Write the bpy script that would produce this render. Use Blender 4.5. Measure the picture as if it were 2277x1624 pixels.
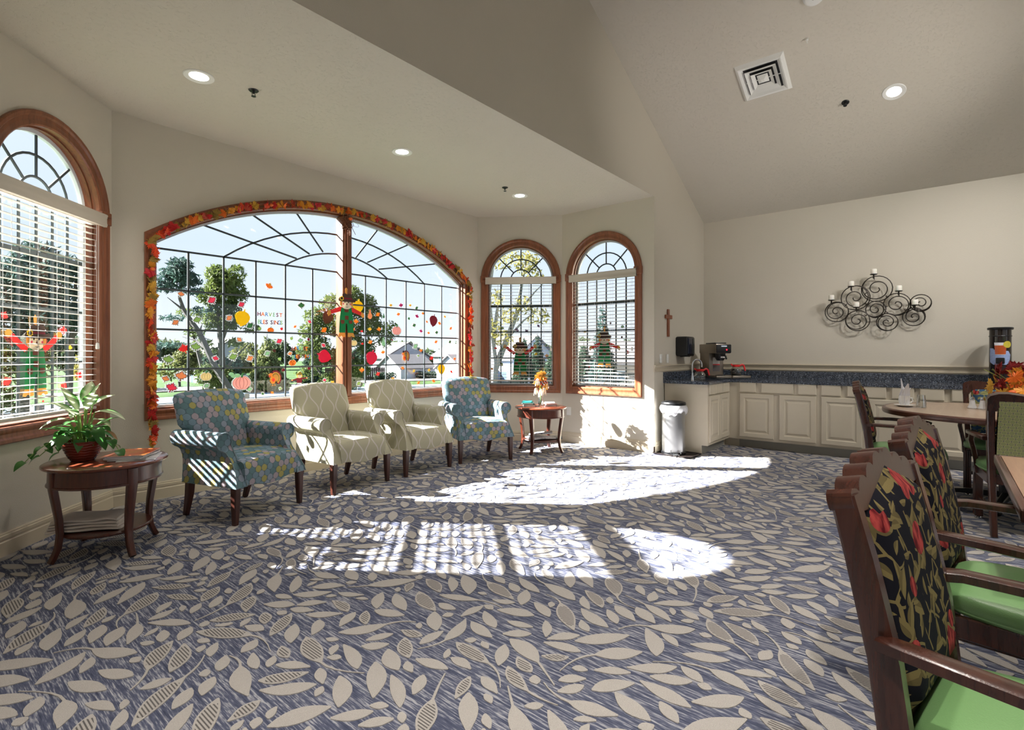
import bpy, bmesh, math, random
import numpy as np
from mathutils import Vector, Matrix, Euler
for o in list(bpy.data.objects): bpy.data.objects.remove(o)
scene = bpy.context.scene
COL = scene.collection
PI = math.pi
random.seed(7)

# ------------------------------------------------------------ camera, sky, sun, exposure
cam = bpy.data.cameras.new('camera'); cam_o = bpy.data.objects.new('camera', cam); COL.objects.link(cam_o)
cam.sensor_width = 36.0; cam.lens = 1165.5/2277*36.0
cam.shift_x = (1138.5-1103.0)/2277; cam.shift_y = -(812-786.6)/2277
cam.clip_start = 0.05; cam.clip_end = 600
cam_o.location = (0, 0, 1.25); cam_o.rotation_euler = (PI/2, 0, math.radians(40.552-90))
scene.camera = cam_o
scene.view_settings.view_transform = 'Standard'; scene.view_settings.look = 'None'
scene.view_settings.gamma = 1.0; scene.view_settings.use_curve_mapping = False
scene.view_settings.exposure = 0.5

world = bpy.data.worlds.new('sky'); scene.world = world; world.use_nodes = True
wn = world.node_tree; wn.nodes.clear()
tc = wn.nodes.new('ShaderNodeTexCoord'); sx = wn.nodes.new('ShaderNodeSeparateXYZ'); rp = wn.nodes.new('ShaderNodeValToRGB')
bg = wn.nodes.new('ShaderNodeBackground'); wo = wn.nodes.new('ShaderNodeOutputWorld')
wn.links.new(tc.outputs['Generated'], sx.inputs[0]); wn.links.new(sx.outputs[2], rp.inputs[0])
rp.color_ramp.elements[0].position = 0.0; rp.color_ramp.elements[0].color = (0.86, 0.92, 0.99, 1)
rp.color_ramp.elements[1].position = 1.0; rp.color_ramp.elements[1].color = (0.42, 0.62, 0.96, 1)
e = rp.color_ramp.elements.new(0.18); e.color = (0.68, 0.80, 0.985, 1)
e = rp.color_ramp.elements.new(0.40); e.color = (0.74, 0.84, 0.99, 1)
bg.inputs[1].default_value = 0.84
wn.links.new(rp.outputs[0], bg.inputs[0]); wn.links.new(bg.outputs[0], wo.inputs[0])

SUN_DIR = Vector((0.623-0.76*0.035, -0.783-0.65*0.035, -0.597))
sun = bpy.data.lights.new('sun', 'SUN'); sun.energy = 42.0; sun.angle = 0.0093; sun.color = (1.0, 0.97, 0.93)
sun_o = bpy.data.objects.new('sun', sun); COL.objects.link(sun_o)
sun_o.rotation_euler = SUN_DIR.to_track_quat('-Z', 'Y').to_euler(); sun_o.location = (-12, 16, 14)

FILL_UPLIGHT_POWER = 210.0     # watts of the added uplighter that brightens the sloping ceiling
FILL_WASH_POWER = 235.0         # base watts of the added cans that brighten the counter wall
FILL_HALL_POWER = 270.0         # watts of each unseen can added to light the hall floor
CAN_POWER = 40.0          # watts of each recessed can light

# ------------------------------------------------------------ object helpers
def thing(name, label, cat, loc=(0,0,0), rz=0.0, group=None):
    o = bpy.data.objects.new(name, None); o.empty_display_size = 0.1; COL.objects.link(o)
    o.location = loc; o.rotation_euler = (0, 0, rz); o['label'] = label; o['category'] = cat
    if group: o['group'] = group
    return o
def tag(o, label, cat, group=None):
    o['label'] = label; o['category'] = cat
    if group: o['group'] = group
    return o
def struct(o): o['kind'] = 'structure'; return o
def setting(name, loc=(0,0,0), rz=0.0):
    o = bpy.data.objects.new(name, None); COL.objects.link(o); o.location = loc; o.rotation_euler = (0,0,rz)
    o['kind'] = 'structure'; return o
def dup(root, loc=None, rz=None, label=None, group=None):
    r = root.copy(); COL.objects.link(r)
    if loc is not None: r.location = loc
    if rz is not None: r.rotation_euler = (0, 0, rz)
    if label: r['label'] = label
    if group: r['group'] = group
    for ch in list(root.children):
        c = ch.copy(); COL.objects.link(c); c.parent = r
        for g in list(ch.children):
            d = g.copy(); COL.objects.link(d); d.parent = c
    return r
def inst(name, mesh, parent=None, mtx=None):
    o = bpy.data.objects.new(name, mesh); COL.objects.link(o)
    if parent: o.parent = parent
    if mtx is not None: o.matrix_basis = mtx
    return o

_rb = {}
class MB:
    def __init__(s): s.v = []; s.f = []; s.m = []; s.M = None
    def add(s, vs, fs, mat=0):
        b = len(s.v)
        if s.M is not None: vs = [tuple(s.M @ Vector(p)) for p in vs]
        s.v.extend(vs); s.f.extend([tuple(i+b for i in f) for f in fs]); s.m.extend([mat]*len(fs)); return s
    def box(s, x0, x1, y0, y1, z0, z1, mat=0):
        return s.add([(x0,y0,z0),(x1,y0,z0),(x1,y1,z0),(x0,y1,z0),(x0,y0,z1),(x1,y0,z1),(x1,y1,z1),(x0,y1,z1)],
                     [(0,3,2,1),(4,5,6,7),(0,1,5,4),(1,2,6,5),(2,3,7,6),(3,0,4,7)], mat)
    def rbox(s, x0, x1, y0, y1, z0, z1, r=0.01, seg=2, mat=0):
        k = (round(x1-x0,4), round(y1-y0,4), round(z1-z0,4), r, seg)
        if k not in _rb:
            bm = bmesh.new(); bmesh.ops.create_cube(bm, size=1.0)
            for v in bm.verts: v.co = Vector((v.co.x*k[0], v.co.y*k[1], v.co.z*k[2]))
            rr = min(r, 0.49*min(k[0],k[1],k[2]))
            bmesh.ops.bevel(bm, geom=list(bm.edges), offset=rr, segments=seg, profile=0.5, affect='EDGES')
            bm.verts.ensure_lookup_table(); bm.verts.index_update()
            _rb[k] = ([tuple(v.co) for v in bm.verts], [tuple(v.index for v in f.verts) for f in bm.faces]); bm.free()
        c = ((x0+x1)/2, (y0+y1)/2, (z0+z1)/2); vs, fs = _rb[k]
        return s.add([(a+c[0], b+c[1], d+c[2]) for a,b,d in vs], fs, mat)
    def tube(s, pts, r, n=8, closed=False, mat=0, cap=True, flat=None):
        P = [Vector(p) for p in pts]; N = len(P); R = r if isinstance(r, (list,tuple)) else [r]*N
        vs = []; fs = []; prev = None
        for i in range(N):
            if closed: t = P[(i+1)%N]-P[i-1]
            else: t = P[min(i+1,N-1)]-P[max(i-1,0)]
            if t.length < 1e-9: t = Vector((0,0,1))
            t.normalize()
            if prev is None:
                a = Vector((0,0,1)) if abs(t.z) < .9 else Vector((1,0,0)); u = t.cross(a).normalized()
            else:
                u = (prev - t*prev.dot(t)); u = u.normalized() if u.length > 1e-6 else t.orthogonal().normalized()
            prev = u; w = t.cross(u)
            for j in range(n):
                an = 2*PI*j/n; q = P[i] + (u*math.cos(an) + w*math.sin(an)*(flat or 1))*R[i]; vs.append(tuple(q))
        for i in range(N if closed else N-1):
            for j in range(n):
                a = i*n+j; b = i*n+(j+1)%n; c = ((i+1)%N)*n+(j+1)%n; d = ((i+1)%N)*n+j; fs.append((a,b,c,d))
        if cap and not closed: fs.append(tuple(range(n-1,-1,-1))); fs.append(tuple((N-1)*n+j for j in range(n)))
        return s.add(vs, fs, mat)
    def cyl(s, p0, p1, r0, r1=None, n=16, mat=0): return s.tube([p0, p1], [r0, r0 if r1 is None else r1], n, mat=mat)
    def lathe(s, prof, n=24, c=(0,0,0), mat=0, cap=True, sx=1, sy=1):
        vs = []; fs = []
        for r, z in prof:
            for j in range(n): an = 2*PI*j/n; vs.append((c[0]+r*math.cos(an)*sx, c[1]+r*math.sin(an)*sy, c[2]+z))
        for i in range(len(prof)-1):
            for j in range(n): fs.append((i*n+j, i*n+(j+1)%n, (i+1)*n+(j+1)%n, (i+1)*n+j))
        if cap:
            if prof[0][0] > 1e-5: fs.append(tuple(range(n-1,-1,-1)))
            if prof[-1][0] > 1e-5: fs.append(tuple((len(prof)-1)*n+j for j in range(n)))
        return s.add(vs, fs, mat)
    def prism(s, poly, h0, h1, axis='z', mat=0):
        n = len(poly); f = {'z': lambda p,h: (p[0],p[1],h), 'y': lambda p,h: (p[0],h,p[1]), 'x': lambda p,h: (h,p[0],p[1])}[axis]
        vs = [f(p,h0) for p in poly] + [f(p,h1) for p in poly]
        fs = [tuple(range(n-1,-1,-1)), tuple(range(n,2*n))] + [(i,(i+1)%n,n+(i+1)%n,n+i) for i in range(n)]
        return s.add(vs, fs, mat)
    def loft(s, loops, mat=0, cap=True):
        n = len(loops[0]); vs = [tuple(p) for l in loops for p in l]; fs = []
        for i in range(len(loops)-1):
            for j in range(n): fs.append((i*n+j, i*n+(j+1)%n, (i+1)*n+(j+1)%n, (i+1)*n+j))
        if cap: fs.append(tuple(range(n-1,-1,-1))); fs.append(tuple((len(loops)-1)*n+j for j in range(n)))
        return s.add(vs, fs, mat)
    def bar(s, path, w, d, mat=0, up=(0,0,1)):
        """rectangular section swept along a path: w across (perpendicular to up), d along 'up-ish'"""
        P = [Vector(p) for p in path]; L = []; N = len(P)
        W = w if isinstance(w,(list,tuple)) else [w]*N; D = d if isinstance(d,(list,tuple)) else [d]*N
        for i in range(N):
            t = (P[min(i+1,N-1)]-P[max(i-1,0)]).normalized(); u = t.cross(Vector(up))
            if u.length < 1e-5: u = Vector((1,0,0))
            u.normalize(); v = u.cross(t)
            a, b = u*W[i]/2, v*D[i]/2; k = .72
            L.append([P[i]+a*k+b, P[i]+a+b*k, P[i]+a-b*k, P[i]+a*k-b, P[i]-a*k-b, P[i]-a-b*k, P[i]-a+b*k, P[i]-a*k+b])
        return s.loft(L, mat)
    def surf(s, fn, nu, nv, cu=False, cv=False, mat=0):
        vs = [tuple(fn(i/(nu if cu else nu-1), j/(nv if cv else nv-1))) for i in range(nu) for j in range(nv)]; fs = []
        for i in range(nu if cu else nu-1):
            for j in range(nv if cv else nv-1):
                fs.append((i*nv+j, ((i+1)%nu)*nv+j, ((i+1)%nu)*nv+(j+1)%nv, i*nv+(j+1)%nv))
        return s.add(vs, fs, mat)
    def ball(s, c, r, n=10, m=6, mat=0):
        r = r if isinstance(r,(tuple,list)) else (r,r,r); vs = [(c[0],c[1],c[2]-r[2])]; fs = []
        for i in range(1,m):
            a = -PI/2+PI*i/m
            for j in range(n): b = 2*PI*j/n; vs.append((c[0]+r[0]*math.cos(a)*math.cos(b), c[1]+r[1]*math.cos(a)*math.sin(b), c[2]+r[2]*math.sin(a)))
        vs.append((c[0],c[1],c[2]+r[2])); T = len(vs)-1
        for j in range(n): fs.append((0, 1+(j+1)%n, 1+j)); fs.append((T, T-n+j, T-n+(j+1)%n))
        for i in range(m-2):
            for j in range(n): a = 1+i*n; fs.append((a+j, a+(j+1)%n, a+n+(j+1)%n, a+n+j))
        return s.add(vs, fs, mat)
    def mesh(s, name, mats, smooth=38, uv=False, fix=True):
        me = bpy.data.meshes.new(name); me.from_pydata(s.v, [], s.f)
        mats = mats if isinstance(mats,(list,tuple)) else [mats]
        for m in mats: me.materials.append(m)
        if len(mats) > 1: me.polygons.foreach_set('material_index', s.m)
        if fix:
            bm = bmesh.new(); bm.from_mesh(me); bmesh.ops.recalc_face_normals(bm, faces=bm.faces); bm.to_mesh(me); bm.free()
        if smooth:
            me.polygons.foreach_set('use_smooth', [True]*len(me.polygons))
            try: me.set_sharp_from_angle(angle=math.radians(smooth))
            except Exception: pass
        if uv:
            npoly = len(me.polygons); nl = len(me.loops); nr = np.empty(npoly*3, np.float32); me.polygons.foreach_get('normal', nr); nr = np.abs(nr.reshape(-1,3))
            tot = np.empty(npoly, np.int32); me.polygons.foreach_get('loop_total', tot); vi = np.empty(nl, np.int32); me.loops.foreach_get('vertex_index', vi)
            co = np.array(s.v, np.float32)[vi]; ax = np.repeat(np.argmax(nr*np.array([1,1.05,1.02]), axis=1), tot)
            U = np.where(ax == 0, co[:,1], co[:,0]); V = np.where(ax == 2, co[:,1], co[:,2])
            ul = me.uv_layers.new(name='UVMap'); ul.data.foreach_set('uv', np.stack([U,V],1).astype(np.float32).ravel())
        me.update(); return me
    def build(s, name, mats, parent=None, mtx=None, **k): return inst(name, s.mesh(name, mats, **k), parent, mtx)

# ------------------------------------------------------------ materials
def lin(r, g, b):
    f = lambda c: (c/255/12.92 if c/255 <= .04045 else ((c/255+.055)/1.055)**2.4)
    return (f(r), f(g), f(b))
class NT:
    def __init__(s, name):
        s.mat = bpy.data.materials.new(name); s.mat.use_nodes = True; s.t = s.mat.node_tree
        s.b = s.t.nodes['Principled BSDF']; s.out = s.t.nodes['Material Output']; s._tc = None
    def n(s, kind, **p):
        x = s.t.nodes.new(kind)
        for k, v in p.items(): setattr(x, k, v)
        return x
    def put(s, inp, v):
        if v is None: return
        if isinstance(v, bpy.types.NodeSocket): s.t.links.new(v, inp)
        elif isinstance(v, (tuple,list)) and len(v) == 3 and inp.type == 'RGBA': inp.default_value = (*v, 1)
        else: inp.default_value = v
    def m(s, op, a, b=None, c=None, clamp=False):
        x = s.n('ShaderNodeMath', operation=op, use_clamp=clamp)
        for i, v in enumerate((a,b,c)): s.put(x.inputs[i], v)
        return x.outputs[0]
    def mix(s, f, a, b):
        x = s.n('ShaderNodeMix', data_type='RGBA'); s.put(x.inputs[0], f); s.put(x.inputs[6], a); s.put(x.inputs[7], b); return x.outputs[2]
    def tc(s, w='Object'):
        if s._tc is None: s._tc = s.n('ShaderNodeTexCoord')
        return s._tc.outputs[w]
    def mapp(s, v, sc=(1,1,1), loc=(0,0,0), rot=(0,0,0)):
        x = s.n('ShaderNodeMapping'); s.put(x.inputs[0], v); x.inputs[1].default_value = loc; x.inputs[2].default_value = rot; x.inputs[3].default_value = sc; return x.outputs[0]
    def noise(s, v, sc, det=2, rough=.5, dist=0):
        x = s.n('ShaderNodeTexNoise'); s.put(x.inputs['Vector'], v); x.inputs['Scale'].default_value = sc; x.inputs['Detail'].default_value = det
        x.inputs['Roughness'].default_value = rough; x.inputs['Distortion'].default_value = dist; return x.outputs[0]
    def voro(s, v, sc, feat='F1', dim='3D', rnd=1.0):
        x = s.n('ShaderNodeTexVoronoi', feature=feat, voronoi_dimensions=dim); s.put(x.inputs['Vector'], v); x.inputs['Scale'].default_value = sc; x.inputs['Randomness'].default_value = rnd; return x
    def ramp(s, f, stops, interp='LINEAR'):
        x = s.n('ShaderNodeValToRGB'); cr = x.color_ramp; cr.interpolation = interp
        while len(cr.elements) < len(stops): cr.elements.new(.5)
        for e, (p, c) in zip(cr.elements, stops): e.position = p; e.color = (*c, 1) if not isinstance(c, float) else (c,c,c,1)
        s.put(x.inputs[0], f); return x.outputs[0]
    def sep(s, v):
        x = s.n('ShaderNodeSeparateXYZ'); s.put(x.inputs[0], v); return x.outputs
    def comb(s, a, b, c=0.0):
        x = s.n('ShaderNodeCombineXYZ'); s.put(x.inputs[0], a); s.put(x.inputs[1], b); s.put(x.inputs[2], c); return x.outputs[0]
    def set(s, col=None, rough=None, metal=None, spec=None, **k):
        if col is not None: s.put(s.b.inputs['Base Color'], col)
        if rough is not None: s.put(s.b.inputs['Roughness'], rough)
        if metal is not None: s.put(s.b.inputs['Metallic'], metal)
        if spec is not None: s.put(s.b.inputs['Specular IOR Level'], spec)
        for a, v in k.items(): s.put(s.b.inputs[a.replace('_',' ')], v)
        return s
    def bump(s, h, dist=.002, st=1.0):
        x = s.n('ShaderNodeBump'); s.put(x.inputs['Height'], h); x.inputs['Distance'].default_value = dist; x.inputs['Strength'].default_value = st
        s.t.links.new(x.outputs[0], s.b.inputs['Normal']); return s
def sc(c, k): return tuple(min(1, x*k) for x in c)
def plain(name, rgb, rough=.5, metal=0.0, var=.08, scale=9, bump=0, bscale=220, spec=.5, **k):
    n = NT(name); c = lin(*rgb); f = n.noise(n.tc(), scale, 3)
    n.set(n.mix(f, sc(c,1-var), sc(c,1+var)), rough, metal, spec, **k)
    if bump: n.bump(n.noise(n.tc(), bscale, 2), bump)
    return n.mat
def wood(name, dark, light, rough=.35, axis='x', scale=1.0, coat=.2):
    n = NT(name); s3 = {'x': (1.2,14,14), 'y': (14,1.2,14), 'z': (14,14,1.2)}[axis]
    v = n.mapp(n.tc(), tuple(a*scale for a in s3)); f = n.noise(v, 2.2, 5, .62, 1.4); g = n.noise(n.mapp(n.tc(), tuple(a*4*scale for a in s3)), 6, 2)
    f = n.m('ADD', n.m('MULTIPLY', f, .8), n.m('MULTIPLY', g, .2))
    n.set(n.ramp(f, [(.3, lin(*dark)), (.7, lin(*light))]), rough, Coat_Weight=coat, Coat_Roughness=.2); n.bump(g, .0006, .5)
    return n.mat
def emit(name, rgb, st):
    n = NT(name); n.set(rgb, .6, Emission_Color=rgb, Emission_Strength=st); return n.mat

m_wall = plain('wall_paint', (205,198,184), .75, var=.02, scale=1.5, bump=.0012, bscale=160, spec=.25)
def _ceil():
    n = NT('knockdown_ceiling'); v = n.tc(); a = n.voro(v, 38, 'SMOOTH_F1').outputs[0]; b = n.noise(v, 30, 4, .6, 1.6)
    h = n.m('ADD', n.m('MULTIPLY', b, 1.0), n.m('MULTIPLY', a, .35)); c = lin(205,199,187)
    n.set(n.mix(n.noise(v, 1.2, 2), sc(c,.97), sc(c,1.02)), .85, spec=.2).bump(n.ramp(h, [(.42,0.0),(.62,1.0)]), .004, .5); return n.mat
m_ceil = _ceil()
m_base = plain('painted_trim', (198,186,164), .45, var=.03, scale=3)
m_oak = wood('stained_oak_trim', (104,58,36), (150,90,58), .35, 'z', .6)
m_oak_d = wood('stained_oak_jamb', (92,50,32), (138,80,50), .4, 'z', .6)
m_cherry = wood('dark_cherry_wood', (52,20,12), (98,44,28), .28, 'z', .8, .4)
m_cherry_t = wood('cherry_table_top', (84,36,22), (128,66,42), .2, 'x', .6, .6)
m_legw = wood('espresso_leg', (42,18,12), (78,36,24), .35, 'z', 1.0, .2)
m_mahog = wood('mahogany_chair_wood', (40,18,13), (76,40,29), .27, 'z', .8, .4)
m_muntin = plain('grille_bar', (66,76,80), .5, var=.05)
m_sash = plain('white_sash', (214,222,228), .5, var=.03)
m_blind = plain('blind_slat', (196,191,182), .5, var=.02)
m_valance = plain('blind_valance', (190,182,168), .5, var=.03)
m_cord = plain('white_cord', (235,232,226), .7, var=.02)
def _glass():
    n = NT('window_glass'); tr = n.n('ShaderNodeBsdfTransparent'); gl = n.n('ShaderNodeBsdfGlossy'); mx = n.n('ShaderNodeMixShader'); fr = n.n('ShaderNodeLayerWeight')
    gl.inputs['Roughness'].default_value = .02; tr.inputs[0].default_value = (.97,.985,.985,1); fr.inputs[0].default_value = .5
    n.t.links.new(n.m('ADD', n.m('MULTIPLY', n.m('POWER', fr.outputs[1], 5.0), .8), .04), mx.inputs[0]); n.t.links.new(tr.outputs[0], mx.inputs[1]); n.t.links.new(gl.outputs[0], mx.inputs[2]); n.t.links.new(mx.outputs[0], n.out.inputs[0]); return n.mat
m_glass = _glass()
def clearglass(name, tint=(.96,.98,.98), k=.12):
    n = NT(name); tr = n.n('ShaderNodeBsdfTransparent'); gl = n.n('ShaderNodeBsdfGlossy'); mx = n.n('ShaderNodeMixShader'); lw = n.n('ShaderNodeLayerWeight')
    gl.inputs['Roughness'].default_value = .03; tr.inputs[0].default_value = (*tint,1); lw.inputs[0].default_value = .35
    n.t.links.new(n.m('ADD', n.m('MULTIPLY', lw.outputs[1], .75), k, clamp=True), mx.inputs[0]); n.t.links.new(tr.outputs[0], mx.inputs[1]); n.t.links.new(gl.outputs[0], mx.inputs[2]); n.t.links.new(mx.outputs[0], n.out.inputs[0]); return n.mat
m_clear = clearglass('clear_glass')
m_chrome = plain('chrome', (215,218,222), .12, 1.0, var=.02)
m_steel = plain('brushed_steel', (190,192,194), .33, 1.0, var=.06, scale=3)
m_black = plain('black_plastic', (20,21,24), .35, var=.1)
m_white = plain('white_plastic', (232,232,228), .4, var=.02)
m_china = plain('white_china', (238,238,236), .15, var=.01)
m_linen = plain('white_linen', (232,232,236), .9, var=.03, bump=.0006, bscale=500)
m_iron = plain('dark_iron', (52,46,40), .45, .6, var=.15, scale=30)
m_paper = plain('paper', (228,226,222), .8, var=.04)
m_red = plain('red_plastic', (214,40,40), .35, var=.05)
m_lamp = emit('lamp_lens', (1.0,.95,.88), 6.0)

# fabrics ------------------------------------------------------
def _honey():
    n = NT('blue_shell_fabric'); uv = n.tc('UV'); u, v, _ = n.sep(uv); W = .056; Hh = W*1.5
    def lat(o):
        x = n.m('ADD', n.m('DIVIDE', u, W), 20+o); y = n.m('ADD', n.m('DIVIDE', v, Hh), 20+o); ix = n.m('FLOOR', x); iy = n.m('FLOOR', y)
        dx = n.m('SUBTRACT', n.m('SUBTRACT', x, ix), .5); dy = n.m('MULTIPLY', n.m('SUBTRACT', n.m('SUBTRACT', y, iy), .5), 1.5)
        wn_ = n.n('ShaderNodeTexWhiteNoise', noise_dimensions='3D'); n.put(wn_.inputs['Vector'], n.comb(ix, iy, o*7.0)); return n.m('SQRT', n.m('ADD', n.m('MULTIPLY', dx, dx), n.m('MULTIPLY', dy, dy))), wn_.outputs['Value'], dy
    d1, h1, y1 = lat(0.0); d2, h2, y2 = lat(.5); k = n.m('LESS_THAN', d1, d2); d = n.m('MINIMUM', d1, d2)
    def pick(a, b): return n.m('ADD', n.m('MULTIPLY', k, a), n.m('MULTIPLY', n.m('SUBTRACT', 1.0, k), b))
    h = pick(h1, h2)
    c = n.ramp(h, [(0,lin(100,130,136)),(.30,lin(122,146,160)),(.55,lin(148,158,174)),(.66,lin(170,158,166)),(.82,lin(172,164,98))], 'CONSTANT')
    ring = n.m('MULTIPLY', n.m('GREATER_THAN', d, .44), n.m('LESS_THAN', d, .50)); edge = n.m('LESS_THAN', n.m('ABSOLUTE', n.m('SUBTRACT', d1, d2)), .045)
    out = n.m('GREATER_THAN', d, .50); c = n.mix(out, c, lin(112,138,148)); line = n.m('MAXIMUM', ring, edge); th = n.noise(uv, 900, 1)
    col = n.mix(n.m('MULTIPLY', line, .8), c, lin(82,100,108)); col = n.mix(n.m('MULTIPLY', th, .22), col, lin(80,94,102))
    n.set(col, .9, spec=.2).bump(th, .0008, .6); return n.mat
def _ogee():
    n = NT('beige_ogee_fabric'); u, v, _ = n.sep(n.tc('UV')); P = .26; W = .090
    s = n.m('MULTIPLY', n.m('SINE', n.m('MULTIPLY', v, 2*PI/P)), W*.36); ln = None
    for sg in (1,-1):
        x = n.m('DIVIDE', n.m('ADD', u, n.m('MULTIPLY', s, float(sg))), 2*W); x = n.m('ADD', x, .25 if sg > 0 else .75)
        dd = n.m('ABSOLUTE', n.m('SUBTRACT', n.m('FRACT', x), .5)); l = n.m('LESS_THAN', dd, .042); ln = l if ln is None else n.m('MAXIMUM', ln, l)
    th = n.noise(n.tc('UV'), 900, 1); c = n.mix(th, lin(168,164,140), lin(184,180,158))
    n.set(n.mix(n.m('MULTIPLY', ln, .85), c, lin(205,200,196)), .9, spec=.2).bump(th, .0008, .6); return n.mat
m_honey = _honey(); m_ogee = _ogee()
m_pipe_b = plain('blue_piping', (120,140,146), .9); m_pipe_g = plain('beige_piping', (186,182,164), .9)
def leaf_mask(n, v, scale, L, w, off, rnd=.5):
    x = n.voro(n.mapp(v, (1,1,1), off), scale, 'F1', '2D', rnd); vs = n.n('ShaderNodeVectorMath', operation='SUBTRACT'); n.put(vs.inputs[0], n.mapp(v, (1,1,1), off)); n.put(vs.inputs[1], x.outputs['Position'])
    h = n.sep(x.outputs['Color']); vr = n.n('ShaderNodeVectorRotate', rotation_type='Z_AXIS'); n.put(vr.inputs['Vector'], vs.outputs[0]); n.put(vr.inputs['Angle'], n.m('MULTIPLY', h[0], 6.28))
    a, b, _ = n.sep(vr.outputs[0]); q = n.m('DIVIDE', a, L); q = n.m('MULTIPLY', q, q); lim = n.m('MULTIPLY', n.m('SUBTRACT', 1.0, q), w)
    yb = n.m('ADD', b, n.m('MULTIPLY', q, w*.8)); return n.m('LESS_THAN', n.m('ABSOLUTE', yb), lim), h, a, b
def tapestry(name, ground, gold, k=1.0):
    n = NT(name); v = n.tc('UV'); v = n.mapp(v, (k,k,k)); nz = n.n('ShaderNodeTexNoise'); n.put(nz.inputs['Vector'], v); nz.inputs['Scale'].default_value = 9
    ma = n.n('ShaderNodeVectorMath', operation='MULTIPLY_ADD'); n.put(ma.inputs[0], nz.outputs['Color']); ma.inputs[1].default_value = (.018,.018,0); n.put(ma.inputs[2], v); w = ma.outputs[0]
    col = lin(*ground); th = n.noise(n.tc('UV'), 1100, 1)
    e = n.voro(w, 11, 'DISTANCE_TO_EDGE', '2D', 1.0).outputs[0]; scroll = n.m('MULTIPLY', n.m('LESS_THAN', e, .032), n.m('GREATER_THAN', n.noise(v, 14, 1), .47))
    col = n.mix(scroll, col, lin(*gold))
    for L, ww, scl, off in ((.034,.0135,10.5,(0,0,0)), (.030,.010,11.5,(.37,.11,0)), (.020,.008,16,(.73,.41,0))):
        mk, h, a, b = leaf_mask(n, w, scl, L, ww, off); shade = n.mix(n.m('GREATER_THAN', b, 0.0), lin(*gold), sc(lin(*gold), .62)); col = n.mix(mk, col, shade)
    f = n.voro(n.mapp(w, (1,1,1), (.2,.6,0)), 7.5, 'F1', '2D', .8); hh = n.sep(f.outputs['Color']); big = n.m('MULTIPLY', n.m('LESS_THAN', f.outputs[0], n.m('ADD', .13, n.m('MULTIPLY', hh[1], .17))), n.m('GREATER_THAN', hh[0], .2))
    red = n.mix(n.ramp(n.noise(n.mapp(w,(70,24,1)), 1.0, 3), [(.38,0.0),(.6,1.0)]), lin(92,14,24), lin(176,70,66)); col = n.mix(big, col, red)
    n.set(n.mix(n.m('MULTIPLY', th, .3), col, lin(24,22,24)), .92, spec=.15).bump(th, .0008, .5); return n.mat
m_tap = tapestry('navy_floral_tapestry', (16,16,26), (124,110,70), 1.0); m_tap_b = tapestry('blue_floral_tapestry', (52,82,110), (150,150,100), 1.0)
def _latt():
    n = NT('green_lattice_fabric'); u, v, _ = n.sep(n.tc('UV')); p = n.m('MULTIPLY', n.m('ADD', u, v), 26.0); q = n.m('MULTIPLY', n.m('SUBTRACT', u, v), 26.0)
    fa = n.m('ABSOLUTE', n.m('SUBTRACT', n.m('FRACT', p), .5)); fb = n.m('ABSOLUTE', n.m('SUBTRACT', n.m('FRACT', q), .5))
    ln = n.m('LESS_THAN', n.m('MINIMUM', fa, fb), .045); dot = n.m('LESS_THAN', n.m('MAXIMUM', fa, fb), .09); th = n.noise(n.tc('UV'), 800, 1)
    c = n.mix(th, lin(150,156,106), lin(172,176,128)); c = n.mix(ln, c, lin(196,192,142)); n.set(n.mix(dot, c, lin(62,66,110)), .9, spec=.2).bump(th, .0006, .5); return n.mat
m_latt = _latt()
m_vinyl = plain('green_vinyl', (112,152,98), .36, var=.05, scale=5, bump=.0005, bscale=300)
# ------------------------------------------------------------ the room
YB, YW, XC = 2.766, 5.135, 8.067          # gable wall, bay window wall, counter wall
HB, HE, SL = 3.223, 3.216, 0.492          # bay ceiling, eave, roof slope
A0, A1 = -1.447, 8.067; RIDGE = 3.31; YR = -5.0
RZ = HE + SL*(XC-RIDGE)
LA0, LA1 = (.22, 4.152), (1.203, 5.135); RA0, RA1 = (5.587, 5.135), (6.28, 4.133)

def arch_pts(cx, r, spring, z0, n=28, x0=None, x1=None):
    pts = [(cx-r, z0)] + [(cx-r*math.cos(PI*i/n), spring+r*math.sin(PI*i/n)) for i in range(n+1)] + [(cx+r, z0)]
    return pts
def seg_pts(x0, x1, cx, cz, R, z0, n=36):
    a0 = math.acos((x0-cx)/R); a1 = math.acos((x1-cx)/R)
    return [(x0, z0)] + [(cx+R*math.cos(a0+(a1-a0)*i/n), cz+R*math.sin(a0+(a1-a0)*i/n)) for i in range(n+1)] + [(x1, z0)]
def rect_pts(x0, x1, z0, z1): return [(x0,z0),(x0,z1),(x1,z1),(x1,z0)]
def offset_loop(pts, o):
    """offset a closed loop (given clockwise: left-bottom, over the top, right-bottom) outwards by o, mitred"""
    n = len(pts); out = []
    for i in range(n):
        p0, p1, p2 = Vector(pts[i-1]), Vector(pts[i]), Vector(pts[(i+1)%n])
        e1 = (p1-p0).normalized(); e2 = (p2-p1).normalized(); n1 = Vector((-e1.y, e1.x)); n2 = Vector((-e2.y, e2.x))
        out.append(tuple(p1 + (n1+n2)/max(.35, 1+n1.dot(n2))*o))
    return out
def wall_panel(mb, L, H, opens, y, t0=0.0):
    """wall face in local x (along), z (up) at depth y with x-monotone openings"""
    x = t0
    def quad(a, b, c, d): mb.add([(p[0],y,p[1]) for p in (a,b,c,d)], [(0,1,2,3)])
    for op in opens:
        xl, xr, zb = op[0][0], op[-1][0], op[0][1]
        quad((x,0),(xl,0),(xl,H),(x,H)); quad((xl,0),(xr,0),(xr,zb),(xl,zb))
        for a, b in zip(op[1:-2], op[2:-1]):
            if b[0]-a[0] > 1e-6: quad(a, b, (b[0],H), (a[0],H))
        x = xr
    quad((x,0),(L,0),(L,H),(x,H))
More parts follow.
